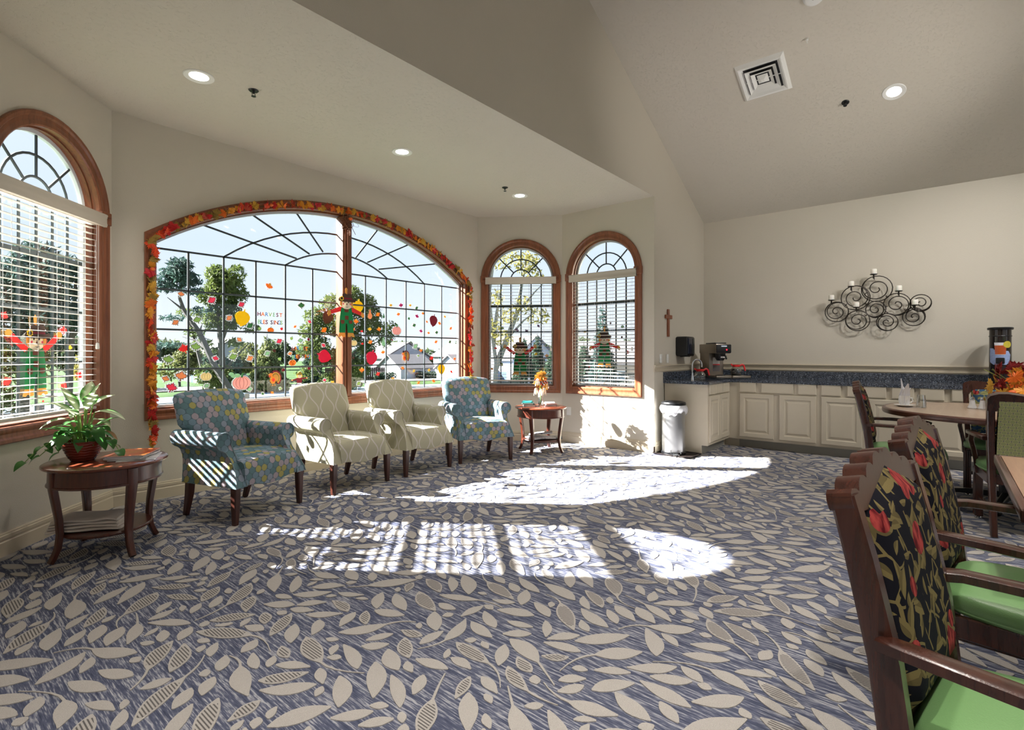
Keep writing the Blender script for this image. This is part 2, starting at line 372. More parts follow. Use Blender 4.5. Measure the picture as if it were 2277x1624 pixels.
def wall(name, p0, p1, H, opens=(), thick=.125, mat=None):
    d = Vector((p1[0]-p0[0], p1[1]-p0[1])); L = d.length; rz = math.atan2(d.y, d.x); mb = MB()
    wall_panel(mb, L, H, opens, 0.0); wall_panel(mb, L, H, opens, thick)
    mb.box(0, L, 0, thick, H, H+.02); mb.box(-.001, 0, 0, thick, 0, H); mb.box(L, L+.001, 0, thick, 0, H)
    for op in opens:                                   # masonry reveal behind the jamb
        q = offset_loop(op, .002)
        mb.add([(a,0,b) for a,b in q]+[(a,thick,b) for a,b in q], [(i,(i+1)%len(q),len(q)+(i+1)%len(q),len(q)+i) for i in range(len(q))])
    o = mb.build(name, mat or m_wall, fix=False, smooth=0); o.location = (p0[0],p0[1],0); o.rotation_euler = (0,0,rz); return struct(o)

# the openings (wall-local coordinates)
ARC = arch_pts(.625, .47, 2.32, .79)                                   # 45 degree walls, return walls
MAIN = seg_pts(1.52-1.203, 5.32-1.203, 3.42-1.203, -.557, 3.372, .77)
ARC_R = arch_pts(.64, .47, 2.32, .79)
ARC_L = arch_pts(.76, .47, 2.32, .79)
wall('wall_bay_front', LA1, RA0, HB, [MAIN])
LBW = math.hypot(LA1[0]-LA0[0], LA1[1]-LA0[1])       # length of the left 45 degree wall
wall('wall_bay_left', LA0, LA1, HB, [arch_pts(LBW-.625, .47, 2.32, .79)])
wall('wall_bay_right', RA0, RA1, HB, [ARC])
wall('wall_return_right', RA1, (6.28, YB), HB, [ARC_R])
wall('wall_return_left', (LA0[0], YB), LA0, HB)
# gable wall with the wide opening of the bay
mb = MB(); T = .16
def gz(a): return HE + SL*min(XC-a, a-A0)
for y in (YB, YB+T):
    mb.add([(A0,y,0),(.22,y,0),(.22,y,HB),(A0,y,HE)], [(0,1,2,3)]); mb.add([(6.28,y,0),(XC,y,0),(XC,y,HE),(6.28,y,HB)], [(0,1,2,3)])
    mb.add([(A0,y,HE),(.22,y,HB),(.22,y,gz(.22))], [(0,1,2)]); mb.add([(.22,y,HB),(6.28,y,HB),(6.28,y,gz(6.28)),(RIDGE,y,RZ),(.22,y,gz(.22))], [(0,1,2,3,4)])
    mb.add([(6.28,y,HB),(XC,y,HE),(6.28,y,gz(6.28))], [(0,1,2)])
struct(mb.build('wall_gable', m_wall, fix=False, smooth=0))
o = MB().add([(XC,YR,0),(XC,YB+T,0),(XC,YB+T,HE),(XC,YR,HE),(XC+T,YR,0),(XC+T,YB+T,0),(XC+T,YB+T,HE),(XC+T,YR,HE)], [(0,1,2,3),(4,5,6,7),(3,2,6,7)]).build('wall_counter', m_wall, smooth=0, fix=False); struct(o)
o = MB().box(A0-T, A0, YR, YB+T, 0, HE).build('wall_entry', m_wall, smooth=0); struct(o)
rear_open = [rect_pts(a, a+1.5, .8, 2.7) for a in (1.0, 3.3, 5.6, 7.4)]
wall('wall_rear', (XC, YR), (A0, YR), HE, rear_open)
o = MB().add([(A0,YR,HE),(XC,YR,HE),(RIDGE,YR,RZ)], [(0,1,2)]).build('wall_rear_gable', m_wall, smooth=0, fix=False); struct(o)
o = MB().prism([(A0-T,HE-SL*T),(RIDGE,RZ),(XC+T,HE-SL*T),(XC+T,HE-SL*T+.2),(RIDGE,RZ+.2),(A0-T,HE-SL*T+.2)], YR-.3, YB+T, 'y').build('ceiling', m_ceil, smooth=0); struct(o)
bay = [(.22-.2,YB+.001),(6.28+.2,YB+.001),(6.41,4.18),(5.65,5.265),(1.15,5.265),(.10,4.215)]
o = MB().prism(bay, HB, HB+.2).build('ceiling_bay', m_ceil, smooth=0); struct(o)

# carpet: woven ground with raised leaves
def _carpet():
    n = NT('carpet_ground'); v = n.tc(); st = n.noise(n.mapp(v, (95,5,1)), 1.0, 3, .6); st2 = n.noise(n.mapp(v, (240,26,1)), 1.0, 2); fl = n.noise(v, 420, 2)
    f = n.m('ADD', n.m('MULTIPLY', st, .65), n.m('MULTIPLY', st2, .35)); c = n.ramp(f, [(.34,lin(58,63,84)),(.5,lin(92,97,118)),(.60,lin(182,182,188))])
    n.set(n.mix(n.m('MULTIPLY', fl, .35), c, lin(80,84,104)), .95, spec=.1).bump(n.m('ADD', n.m('MULTIPLY', fl, .7), st2), .004, .8)
    k = NT('carpet_leaf'); v = k.tc(); fl = k.noise(v, 360, 2); c = k.mix(fl, lin(162,156,151), lin(203,198,193)); k.set(c, .95, spec=.1).bump(fl, .005, .9)
    q = NT('carpet_leaf_ribbed'); v = q.tc(); x, y, z = q.sep(v); fl = q.noise(v, 360, 2); s = q.m('SINE', q.m('MULTIPLY', x, 2*PI/.0115)); ln = q.m('GREATER_THAN', q.m('ADD', s, q.m('MULTIPLY', fl, .5)), .45)
    c = q.mix(fl, lin(162,156,151), lin(203,198,193)); q.set(q.mix(q.m('MULTIPLY', ln, .8), c, lin(70,66,68)), .95, spec=.1).bump(q.m('SUBTRACT', fl, q.m('MULTIPLY', ln, 1.2)), .005, .9)
    return n.mat, k.mat, q.mat
CARPET_TILE = [
(1.571,0.792,-1.94,0.232,0.081,0.94,-0.057,0,0.41,1),(0.071,1.67,0.82,0.257,0.084,1.15,0.014,0.102,0.53,1),(0.397,0.5,0.96,0.241,0.074,1.12,0.048,0,0.69,1),
(0.119,1.303,0.62,0.216,0.076,0.89,-0.07,0,0.49,0),(0.676,0.124,-2.46,0.233,0.09,0.85,0.036,0.123,0.65,1),(1.355,0.302,4.6,0.207,0.071,0.9,-0.011,0.145,-0.54,1),
(0.504,0.125,0.85,0.254,0.077,1.23,-0.007,0,-0.18,0),(0.434,1.258,2.15,0.208,0.08,0.86,0.067,0.136,0.6,0),(0.126,0.361,1.3,0.246,0.082,1.24,0.004,0.103,-0.31,1),
(0.563,1.246,-2.29,0.21,0.079,1.07,-0.065,0.125,-0.26,1),(0.66,1.25,-0.98,0.262,0.085,1.02,0.014,0.153,-0.66,1),(1.045,1.565,3.84,0.249,0.08,1.02,0.06,0.153,-0.22,1),
(1.078,1.366,1.03,0.228,0.075,1.18,0.047,0.11,-0.0,0),(0.288,0.766,0.64,0.267,0.076,1.08,0.048,0.147,0.3,1),(1.07,0.759,-0.52,0.21,0.071,1.01,-0.068,0.133,-0.45,0),
(0.588,1.185,-2.12,0.213,0.075,1.13,0.061,0,-0.58,1),(1.662,0.913,2.57,0.263,0.09,1.15,0.007,0.106,-0.08,0),(0.109,1.36,2.38,0.202,0.086,1.11,0.003,0.17,0.56,0),
(0.957,0.835,-1.84,0.228,0.086,1.01,-0.032,0.167,0.59,1),(0.9,0.272,0.9,0.226,0.078,1.13,-0.037,0,0.5,0),(0.321,0.12,1.33,0.235,0.084,0.89,-0.044,0.14,-0.49,0),
(0.611,0.629,1.28,0.214,0.078,1.21,0.053,0.106,0.48,0),(0.169,0.755,-2.26,0.236,0.087,0.97,0.061,0,-0.16,0),(0.775,0.346,2.78,0.208,0.082,1.06,-0.033,0,-0.06,0),
(1.696,1.619,5.61,0.254,0.081,0.92,-0.02,0,0.17,0),(1.528,0.144,-1.87,0.206,0.085,0.95,0.057,0.15,-0.02,0),(1.628,1.088,-0.74,0.2,0.073,1.13,-0.05,0,-0.11,0),
(0.062,0.185,1.97,0.185,0.073,0.88,-0.039,0,0.13,0),(1.558,0.253,1.05,0.161,0.059,0.84,0.027,0,0.55,0),(0.808,0.499,2.45,0.202,0.069,0.87,0.056,0,0.31,0),
(1.622,1.283,4.59,0.206,0.07,1.13,0.009,0,0.62,0),(1.066,0.336,1.15,0.162,0.074,0.96,0.06,0,-0.24,0),(1.525,0.409,3.44,0.199,0.061,1.22,0.068,0.102,-0.45,0),
(0.788,1.539,0.72,0.167,0.073,0.99,0.003,0,-0.24,1),(1.181,0.895,2.35,0.174,0.056,1.19,0.032,0,0.7,0),(0.351,0.502,-1.95,0.209,0.064,1.2,-0.046,0,-0.04,0),
(0.326,1.496,1.09,0.162,0.068,1.2,-0.011,0,-0.32,0),(0.427,1.365,1.11,0.186,0.061,1.2,-0.044,0.12,0.07,0),(1.393,1.255,1.86,0.176,0.069,1.17,0.027,0.118,-0.48,0),
(0.785,1.585,2.07,0.183,0.06,1.09,-0.014,0,-0.64,1),(0.885,1.263,0.94,0.171,0.069,1.21,0.058,0,-0.27,1),(1.198,0.192,1.82,0.154,0.057,0.98,-0.022,0,-0.03,0),
(1.147,0.368,0.98,0.159,0.067,0.99,0.053,0,0.56,1),(0.967,0.465,1.26,0.203,0.06,0.8,-0.049,0,0.08,0),(1.631,0.019,-0.65,0.151,0.059,1.17,0.042,0,-0.14,0),
(1.616,0.684,-1.14,0.209,0.057,0.97,-0.016,0.14,-0.38,0),(1.498,1.322,-1.91,0.173,0.073,1.08,-0.04,0,0.2,0),(0.858,0.965,0.63,0.201,0.068,0.97,-0.011,0,0.23,1),
(0.87,1.689,0.6,0.2,0.071,1.19,0.005,0.157,-0.06,1),(0.125,0.943,1.3,0.167,0.068,1.22,-0.061,0.161,0.66,0),(0.375,1.087,2.07,0.162,0.063,0.81,0.023,0,-0.33,0),
(1.638,0.703,1.23,0.187,0.072,1.04,-0.048,0,0.3,1),(1.22,1.049,4.63,0.158,0.062,1.21,0.068,0,0.25,1),(0.314,0.591,0.77,0.206,0.056,1.14,0.009,0,0.06,0),
(0.791,0.324,0.98,0.186,0.072,0.98,-0.064,0,-0.31,0),(0.099,0.123,1.11,0.156,0.062,0.9,-0.042,0,-0.22,0),(1.273,1.138,2.45,0.192,0.068,1.09,0.062,0,0.1,0),
(0.994,1.589,0.75,0.208,0.071,1.23,-0.004,0,-0.55,0),(0.284,1.063,2.03,0.182,0.065,1.01,0.015,0,-0.5,0),(0.676,0.688,5.72,0.181,0.066,0.81,-0.043,0,-0.66,1),
(1.298,0.804,-1.17,0.161,0.067,0.9,-0.019,0,-0.38,0),(1.36,1.15,2.41,0.171,0.072,1.21,-0.046,0,0.66,0),(0.931,0.158,1.06,0.198,0.055,0.95,-0.045,0,0.36,0),
(0.101,0.792,-2.3,0.176,0.056,0.9,0.065,0,-0.01,0),(0.214,0.94,-1.94,0.178,0.071,0.94,-0.051,0,0.03,1),(0.901,1.203,2.58,0.194,0.072,1.09,-0.029,0,0.22,1),
(1.644,1.557,1.83,0.165,0.058,0.82,-0.029,0,-0.61,0),(0.669,1.347,2.25,0.199,0.06,0.89,-0.039,0,0.27,0),(1.439,0.93,-2.37,0.172,0.064,1.0,-0.053,0,-0.37,0),
(0.679,0.211,-0.76,0.196,0.065,1.15,-0.015,0,-0.2,1),(0.978,1.274,-0.92,0.157,0.071,1.15,0.019,0,-0.08,0),(0.267,0.051,-1.95,0.201,0.072,1.1,-0.048,0,-0.47,0),
(0.366,1.417,0.99,0.16,0.073,1.16,0.02,0,-0.57,0),(1.668,1.36,-0.85,0.2,0.066,1.21,-0.045,0,0.47,0),(0.981,0.975,-2.18,0.161,0.065,0.99,-0.027,0,-0.54,0),
(1.478,0.572,-2.27,0.176,0.073,1.0,-0.032,0,-0.06,0),(0.046,1.129,2.06,0.155,0.062,0.94,0.031,0,-0.29,0),(1.476,0.867,-2.0,0.195,0.069,0.99,-0.031,0,0.02,0),
(1.478,0.131,-2.62,0.152,0.059,0.92,0.003,0,-0.58,0),(1.133,1.288,0.92,0.208,0.06,0.89,-0.022,0,0.56,0),(1.485,0.211,1.33,0.166,0.065,1.05,0.043,0,0.6,0),
(1.365,0.023,-2.0,0.166,0.059,0.92,-0.061,0.115,0.27,1),(0.252,0.376,3.64,0.167,0.068,1.05,0.008,0,0.24,0),(0.598,0.327,-2.56,0.204,0.064,1.04,-0.011,0,-0.33,0),
(0.341,1.676,0.98,0.196,0.066,0.93,-0.062,0,0.62,1),(1.454,1.394,-0.63,0.174,0.069,0.88,0.052,0,0.57,0),(1.672,0.126,1.85,0.126,0.048,1.07,0.019,0,-0.61,0),
(1.222,0.565,2.74,0.121,0.047,0.95,-0.014,0,0.32,0),(0.238,0.514,1.29,0.107,0.053,1.07,-0.04,0,0.23,0),(0.206,0.396,1.07,0.113,0.059,0.88,-0.016,0,-0.02,0),
(1.11,0.237,3.67,0.119,0.052,0.9,0.018,0,0.56,0),(0.506,0.547,0.19,0.123,0.059,1.22,-0.011,0,-0.67,1),(1.268,0.83,-2.2,0.129,0.053,0.98,-0.049,0,-0.1,1),
(0.247,1.263,1.05,0.111,0.047,1.02,-0.051,0,-0.37,0),(1.266,0.562,4.97,0.113,0.055,1.18,-0.041,0,-0.03,1),(0.582,1.23,0.81,0.113,0.058,1.06,0.008,0,0.35,0),
(0.789,1.437,0.83,0.126,0.055,0.85,-0.046,0,0.11,0),(0.718,0.93,0.51,0.1,0.058,0.97,-0.054,0,0.05,0),(1.361,0.98,2.11,0.141,0.048,1.19,0.06,0,-0.51,0),
(1.192,1.056,2.5,0.141,0.056,1.16,-0.064,0,-0.57,0),(1.642,0.033,0.62,0.141,0.046,1.05,-0.044,0,0.16,0),(0.88,0.129,2.56,0.118,0.046,0.99,-0.008,0,0.31,0),
(0.067,1.097,1.12,0.112,0.056,0.99,-0.021,0,-0.34,0),(0.068,0.799,1.18,0.142,0.047,0.96,-0.014,0,0.26,0),(1.551,0.619,4.8,0.108,0.056,0.9,-0.051,0,-0.49,0),
(0.674,1.555,3.35,0.124,0.054,1.21,0.048,0,-0.14,0),(1.073,0.925,-2.33,0.13,0.058,0.8,0.068,0,0.32,0),(0.576,0.841,-2.3,0.11,0.056,0.92,-0.042,0,0.27,0),
(0.622,0.998,0.96,0.106,0.045,0.91,0.056,0,0.26,0),(0.707,1.45,0.81,0.101,0.046,1.0,0.007,0,-0.46,0),(0.826,0.747,1.34,0.103,0.052,0.94,0.048,0,-0.29,1),
(1.396,1.629,1.17,0.114,0.059,0.84,0.041,0,0.65,1),(0.823,1.134,-1.2,0.107,0.058,1.17,0.023,0,-0.43,0),(1.459,1.43,2.62,0.11,0.05,0.91,0.042,0,0.17,0),
(1.091,0.044,0.36,0.137,0.048,1.14,-0.008,0,0.69,1),(1.567,1.449,-0.98,0.141,0.049,1.08,0.042,0,-0.39,0),(1.622,0.097,2.28,0.128,0.057,0.89,-0.018,0,-0.06,0),
(0.368,0.971,6.12,0.1,0.054,1.01,-0.003,0,-0.23,0),(0.937,1.187,-1.99,0.114,0.059,0.95,0.041,0,-0.55,1),(0.45,0.348,0.99,0.147,0.059,0.83,0.011,0,-0.44,1),
(0.852,0.619,2.18,0.144,0.052,1.19,-0.033,0,-0.49,0),(0.529,1.274,1.2,0.108,0.052,0.94,-0.013,0,0.48,0),(1.212,1.647,1.25,0.117,0.05,1.23,-0.005,0,-0.64,0),
(1.528,0.443,6.21,0.144,0.05,1.2,0.024,0,0.28,0),(0.493,0.834,-2.42,0.116,0.058,0.92,0.028,0,0.22,0),(0.6,1.576,0.72,0.117,0.049,1.2,0.048,0,0.27,0),
(1.105,1.026,2.13,0.122,0.056,1.22,0.017,0,-0.54,0),(0.053,0.44,-1.12,0.117,0.047,1.24,-0.053,0,0.09,0),(1.065,1.326,-1.22,0.104,0.048,0.82,0.002,0,-0.24,0),
(1.528,0.841,0.55,0.111,0.05,1.2,0.057,0,-0.64,1),(0.17,1.692,-2.28,0.102,0.048,1.19,-0.052,0,0.67,0),(1.382,0.412,3.14,0.138,0.054,1.07,-0.021,0,-0.54,0),
(1.556,1.175,-2.18,0.112,0.054,0.97,-0.004,0,0.23,0),(0.284,0.017,0.75,0.137,0.048,0.94,0.07,0,0.44,0),(1.5,1.445,2.38,0.108,0.05,1.13,-0.056,0,0.4,0),
(0.238,0.787,1.04,0.112,0.045,0.9,-0.057,0,-0.26,0),(0.826,0.484,1.14,0.108,0.047,1.23,0.017,0,-0.09,0),(0.605,0.867,0.97,0.107,0.054,0.88,-0.006,0,-0.26,0),
(0.249,1.549,0.83,0.134,0.052,0.92,-0.018,0,-0.23,0),(0.857,0.213,2.52,0.143,0.053,0.89,0.029,0,0.3,0),(1.071,0.588,5.58,0.116,0.056,0.89,-0.067,0,-0.0,0),
(0.708,0.769,1.25,0.126,0.047,0.84,0.05,0,0.11,0),(1.256,0.122,1.53,0.116,0.052,1.21,-0.061,0,0.32,0),(1.513,1.664,-0.97,0.111,0.05,1.19,-0.061,0,0.33,1),
(1.102,0.8,0.44,0.137,0.056,1.19,0.031,0,0.32,0),(0.272,0.905,2.01,0.133,0.046,1.18,-0.067,0,0.69,0),(1.157,1.628,1.18,0.056,0.033,1.11,-0.047,0,0.66,0),
(0.302,0.667,1.87,0.067,0.044,1.15,0.042,0,-0.0,0),(0.951,0.629,0.66,0.077,0.04,1.2,0.066,0,0.28,0),(0.917,1.525,1.27,0.072,0.039,0.84,0.041,0,0.6,0),
(1.093,0.283,1.15,0.079,0.041,1.12,0.067,0,0.51,0),(1.383,1.177,-0.69,0.058,0.042,0.92,-0.056,0,0.29,0),(0.078,0.501,1.83,0.052,0.03,1.0,-0.021,0,0.59,0),
(1.35,1.569,0.81,0.055,0.045,0.88,0.058,0,0.04,0),(1.673,0.903,0.9,0.055,0.042,0.88,0.062,0,-0.4,0),(0.557,0.868,1.25,0.052,0.041,0.96,0.057,0,0.05,0),
(0.178,0.172,0.51,0.057,0.036,1.21,-0.047,0,0.48,0),(1.007,1.407,0.64,0.06,0.037,1.01,-0.057,0,0.12,0),(1.685,0.435,4.6,0.062,0.043,1.15,0.042,0,0.39,0),
(1.276,1.361,-0.93,0.077,0.03,0.93,0.062,0,0.64,0),(1.269,1.482,2.37,0.067,0.039,0.9,0.026,0,0.64,0),(0.044,1.108,4.76,0.051,0.045,0.98,0.06,0,-0.29,0),
(0.406,1.665,0.57,0.071,0.039,0.87,0.036,0,-0.64,0),(0.506,1.289,2.27,0.06,0.038,0.88,0.053,0,-0.17,0),(1.003,1.097,1.94,0.056,0.045,0.93,-0.019,0,-0.06,0),
(1.059,1.548,0.97,0.074,0.036,1.1,0.045,0,0.63,0),(1.409,0.166,1.18,0.061,0.036,1.15,-0.003,0,-0.41,0),(0.808,1.143,0.6,0.076,0.038,1.19,0.062,0,0.43,0),
(0.741,0.746,0.79,0.075,0.041,0.92,-0.012,0,-0.4,0),(0.909,0.195,2.24,0.067,0.038,0.97,-0.028,0,0.09,0),(0.547,0.445,0.86,0.055,0.043,1.19,0.018,0,-0.16,0),
(1.391,0.287,-0.8,0.051,0.042,1.17,-0.042,0,0.23,0),(0.844,0.042,0.72,0.058,0.04,1.16,0.009,0,-0.12,0),(0.638,1.106,-2.3,0.052,0.038,0.91,-0.067,0,-0.68,0),
(0.769,0.439,0.61,0.057,0.036,1.08,-0.018,0,-0.15,0),(0.408,1.229,-1.32,0.052,0.043,0.91,-0.005,0,-0.55,0),(0.637,1.172,-1.1,0.062,0.04,0.82,0.017,0,-0.32,0),
(0.918,0.137,4.12,0.055,0.033,0.95,0.009,0,0.07,0),(0.493,0.491,0.39,0.054,0.03,0.82,-0.012,0,0.58,0),(1.24,0.255,0.54,0.068,0.031,0.93,-0.039,0,-0.65,0),
(0.289,0.893,1.12,0.056,0.031,1.13,-0.06,0,-0.7,0),(0.601,0.455,0.66,0.062,0.035,0.82,0.066,0,-0.33,0),(1.498,0.877,0.8,0.051,0.034,0.91,0.028,0,-0.3,0),
(1.224,1.115,-0.72,0.054,0.033,0.83,0.062,0,-0.7,0),(1.474,0.512,5.83,0.054,0.043,1.12,0.026,0,-0.27,0),(1.328,0.509,0.87,0.052,0.031,0.99,0.049,0,0.66,0),
(0.798,1.201,2.57,0.075,0.031,0.84,0.039,0,0.31,0),(1.312,0.98,-1.02,0.066,0.031,0.98,0.062,0,-0.48,0),(0.931,0.627,-0.89,0.06,0.039,1.21,0.024,0,-0.29,0),
(1.006,0.756,-1.02,0.058,0.034,0.93,-0.038,0,0.7,0),(0.687,1.505,1.23,0.065,0.033,1.15,-0.036,0,-0.25,0),(1.29,1.309,3.31,0.064,0.032,1.06,-0.062,0,0.3,0),
(1.524,1.523,-1.13,0.061,0.041,0.85,0.064,0,-0.51,0),(0.692,1.275,0.88,0.054,0.044,0.88,-0.04,0,-0.01,0),(0.496,1.383,0.52,0.072,0.032,1.09,-0.037,0,-0.27,0),
(0.849,1.653,2.26,0.062,0.039,0.9,-0.059,0,-0.11,0),]
def carpet():
    mb = MB(); T = 1.7
    mb.add([(A0,YR,0),(XC,YR,0),(XC,YB+.1,0),(A0,YB+.1,0)], [(0,1,2,3)]); mb.add([(.22,YB+.1,0),(6.28,YB+.1,0),(6.28,4.14,0),(5.58,5.14,0),(1.21,5.14,0),(.22,4.15,0)], [(0,1,2,3,4,5)])
    tmpl = []
    for (x,y,th,L,W,p,cv,tail,tcv,st) in CARPET_TILE:
        n = 7 if L > .09 else 5; up = []; dn = []
        tp = []
        for i in range(n+1):
            u = i/n; c = 4*cv*L*u*(1-u); h = W/2*max(0, math.sin(PI*min(1,max(0,u))**p))**.75; h = max(h, .0035 if (i == 0 or (i == n and not tail)) else .005)
            up.append((u*L, c+h)); dn.append((u*L, c-h))
        if tail:
            for i in range(1,5):
                v = i/4; xx = L+tail*v; c = -4*cv*tail*v + tcv*tail*v*v; h = .006*(1-.55*v); up.append((xx, c+h)); dn.append((xx, c-h))
        loop = up + dn[::-1]; ca, sa = math.cos(th), math.sin(th)
        inner = None
        if st:
            iu = []; idn = []
            for i in range(1,n):
                u = i/n; c = 4*cv*L*u*(1-u); h = max(.001, W/2*math.sin(PI*u**p)**.75-.008); iu.append((u*L,c+h)); idn.append((u*L,c-h))
            inner = iu + idn[::-1]
        R = lambda q: (x+q[0]*ca-q[1]*sa, y+q[0]*sa+q[1]*ca)
        tmpl.append(([R(q) for q in loop], [R(q) for q in inner] if inner else None, len(up)))
    for i in range(-1,6):
        for j in range(-3,4):
            ox, oy = A0+i*T, -.4+j*T
            for loop, inner, k in tmpl:
                cx, cy = ox+loop[0][0], oy+loop[0][1]
                if cx < A0 or cx > XC or cy < YR or cy > YW: continue
                if cy > YB and (cx < .25 or cx > 6.4): continue
                n = len(loop); z = .0035
                vs = [(ox+a, oy+b, z) for a,b in loop]+[(ox+a, oy+b, 0) for a,b in loop]
                fs = [(q, q+1, n-2-q, n-1-q) for q in range(k-1)] + [(q, (q+1)%n, n+(q+1)%n, n+q) for q in range(n)]
                mb.add(vs, fs, 1)
                if inner:
                    m = len(inner); mb.add([(ox+a, oy+b, z+.0008) for a,b in inner], [(q, q+1, m-2-q, m-1-q) for q in range(m//2-1)], 2)
    return struct(mb.build('floor', list(_carpet()), fix=False, smooth=0))
floor = carpet()

# baseboards and chair rail
BP = [(0,0),(.018,0),(.018,.088),(.013,.094),(.013,.104),(.016,.107),(.016,.127),(.010,.131),(.010,.139),(.006,.146),(0,.146)]
def mold(name, p0, p1, prof, z=0, mat=None):
    d = Vector((p1[0]-p0[0], p1[1]-p0[1])); L = d.length; mb = MB()
    mb.loft([[(x, -a, z+b) for a,b in prof] for x in (0,L)]); o = mb.build(name, mat or m_base, smooth=20); o.location = (p0[0],p0[1],0); o.rotation_euler = (0,0,math.atan2(d.y,d.x)); return struct(o)
mold('baseboard_bay_front', LA1, RA0, BP); mold('baseboard_bay_left', LA0, LA1, BP); mold('baseboard_bay_right', RA0, RA1, BP)
mold('baseboard_return_right', RA1, (6.28,YB-.018), BP); mold('baseboard_return_left', (.22,YB), LA0, BP); mold('baseboard_gable_right', (6.262,YB), (6.58,YB), BP)
mold('baseboard_gable_left', (A0,YB), (.22,YB), BP); mold('baseboard_rear', (XC,YR), (A0,YR), BP); mold('baseboard_entry', (A0,YR), (A0,YB), BP)
RP = [(0,0),(.012,0),(.016,.012),(.012,.018),(.012,.044),(.02,.05),(.02,.06),(.03,.068),(.034,.08),(.03,.088),(0,.088)]
mold('trim_1', (6.265,YB), (XC,YB), RP, 1.018); mold('trim_2', (XC,YB), (XC,YR), RP, 1.018)
# ------------------------------------------------------------ windows
def frame_mtx(p0, ang): return Matrix.Translation((p0[0],p0[1],0)) @ Matrix.Rotation(ang, 4, 'Z')
CAS = [(0,.02),(0,-.010),(.010,-.018),(.030,-.018),(.040,-.013),(.062,-.015),(.074,-.026),(.092,-.028),(.10,-.020),(.10,.0)]
def sweep_loop(mb, pts, prof, mat=0):
    rings = [offset_loop(pts, o) for o, y in prof]; n = len(pts); k = len(prof)
    vs = [(rings[j][i][0], prof[j][1], rings[j][i][1]) for j in range(k) for i in range(n)]
    fs = [(j*n+i, j*n+(i+1)%n, (j+1)*n+(i+1)%n, (j+1)*n+i) for j in range(k-1) for i in range(n)]
    mb.add(vs, fs, mat)
def arc3(cx, cz, half, rise, n=18):
    R = (half*half+rise*rise)/(2*rise); a = math.asin(min(1, half/R)) if rise <= R else PI-math.asin(half/R)
    return [(cx+R*math.sin(-a+2*a*i/n), cz+rise-R+R*math.cos(-a+2*a*i/n)) for i in range(n+1)]
GY = .115
def muntin(root, pts, w=.017):
    MB().bar([(a, GY-.008, b) for a,b in pts], w, .012, up=(0,1,0)).build('grille_bar', m_muntin, root)
def pane(root, poly, nm='pane'):
    MB().add([(a, GY, b) for a,b in poly], [tuple(range(len(poly)))]).build(nm, m_glass, root, fix=False, smooth=0)
def window(name, p0, ang, op, cw=.10, lower=True, blocks=None):
    root = setting(name, (p0[0],p0[1],0), ang)
    mb = MB(); sweep_loop(mb, op, [(o*cw/.10, y) for o, y in CAS]); mb.build('casing', m_oak, root, smooth=30)
    mb = MB(); sweep_loop(mb, op, [(.001,-.010),(.0,.04),(-.012,.04),(-.012,.06),(0,.06),(0,.124)]); mb.build('jamb', m_oak_d, root, smooth=30)
    mb = MB(); sweep_loop(mb, op, [(.001,.095),(-.03,.095),(-.03,.124),(.001,.124)]); mb.build('sash', m_sash, root, smooth=30)
    if blocks:
        for x in blocks: MB().rbox(x-.056, x+.056, -.034, .005, 2.27, 2.37, .004, 1).lathe([(.0,0),(.02,.0),(.026,.004)], 12, (x,-.038,2.32)).build('corner_block', m_oak, root)
    return root
def arched_window(name, p0, ang, cx):
    op = arch_pts(cx, .47, 2.32, .79); r = window(name, p0, ang, op, .10, True, (cx-.52, cx+.52))
    cols = [cx-.44+.88*i/6 for i in range(7)]; rows = [.82, 1.185, 1.565, 1.94, 2.32]
    for x in cols[1:-1]: muntin(r, [(x,.80),(x,2.32)])
    for k, z in enumerate(rows[1:]): muntin(r, [(cx-.455,z),(cx+.455,z)], .034 if k == 2 else .018)
    for rr in (.15,.30): muntin(r, [(cx-rr*math.cos(PI*i/16), 2.32+rr*math.sin(PI*i/16)) for i in range(17)])
    for an in (45,90,135): muntin(r, [(cx+.15*math.cos(math.radians(an)), 2.32+.15*math.sin(math.radians(an))), (cx+.455*math.cos(math.radians(an)), 2.32+.455*math.sin(math.radians(an)))])
    for i in range(6):
        for j in range(4): pane(r, [(cols[i],rows[j]),(cols[i+1],rows[j]),(cols[i+1],rows[j+1]),(cols[i],rows[j+1])])
    P = lambda rr, a: (cx+rr*math.cos(math.radians(a)), 2.32+rr*math.sin(math.radians(a)))
    pane(r, [P(.15, a) for a in range(0,181,15)])
    for a0, a1, s in ((0,45,15),(45,90,15),(90,135,15),(135,180,15)):
        for r0, r1 in ((.15,.30),(.30,.455)): pane(r, [P(r0,a) for a in range(a0,a1+1,s)] + [P(r1,a) for a in range(a1,a0-1,-s)])
    return r
ANG1 = math.atan2(.861,.861); ANG3 = math.atan2(RA1[1]-RA0[1], RA1[0]-RA0[0])
arched_window('window_1', LA0, ANG1, LBW-.625); arched_window('window_3', RA0, ANG3, .625)
arched_window('window_4', RA1, -PI/2, .64)

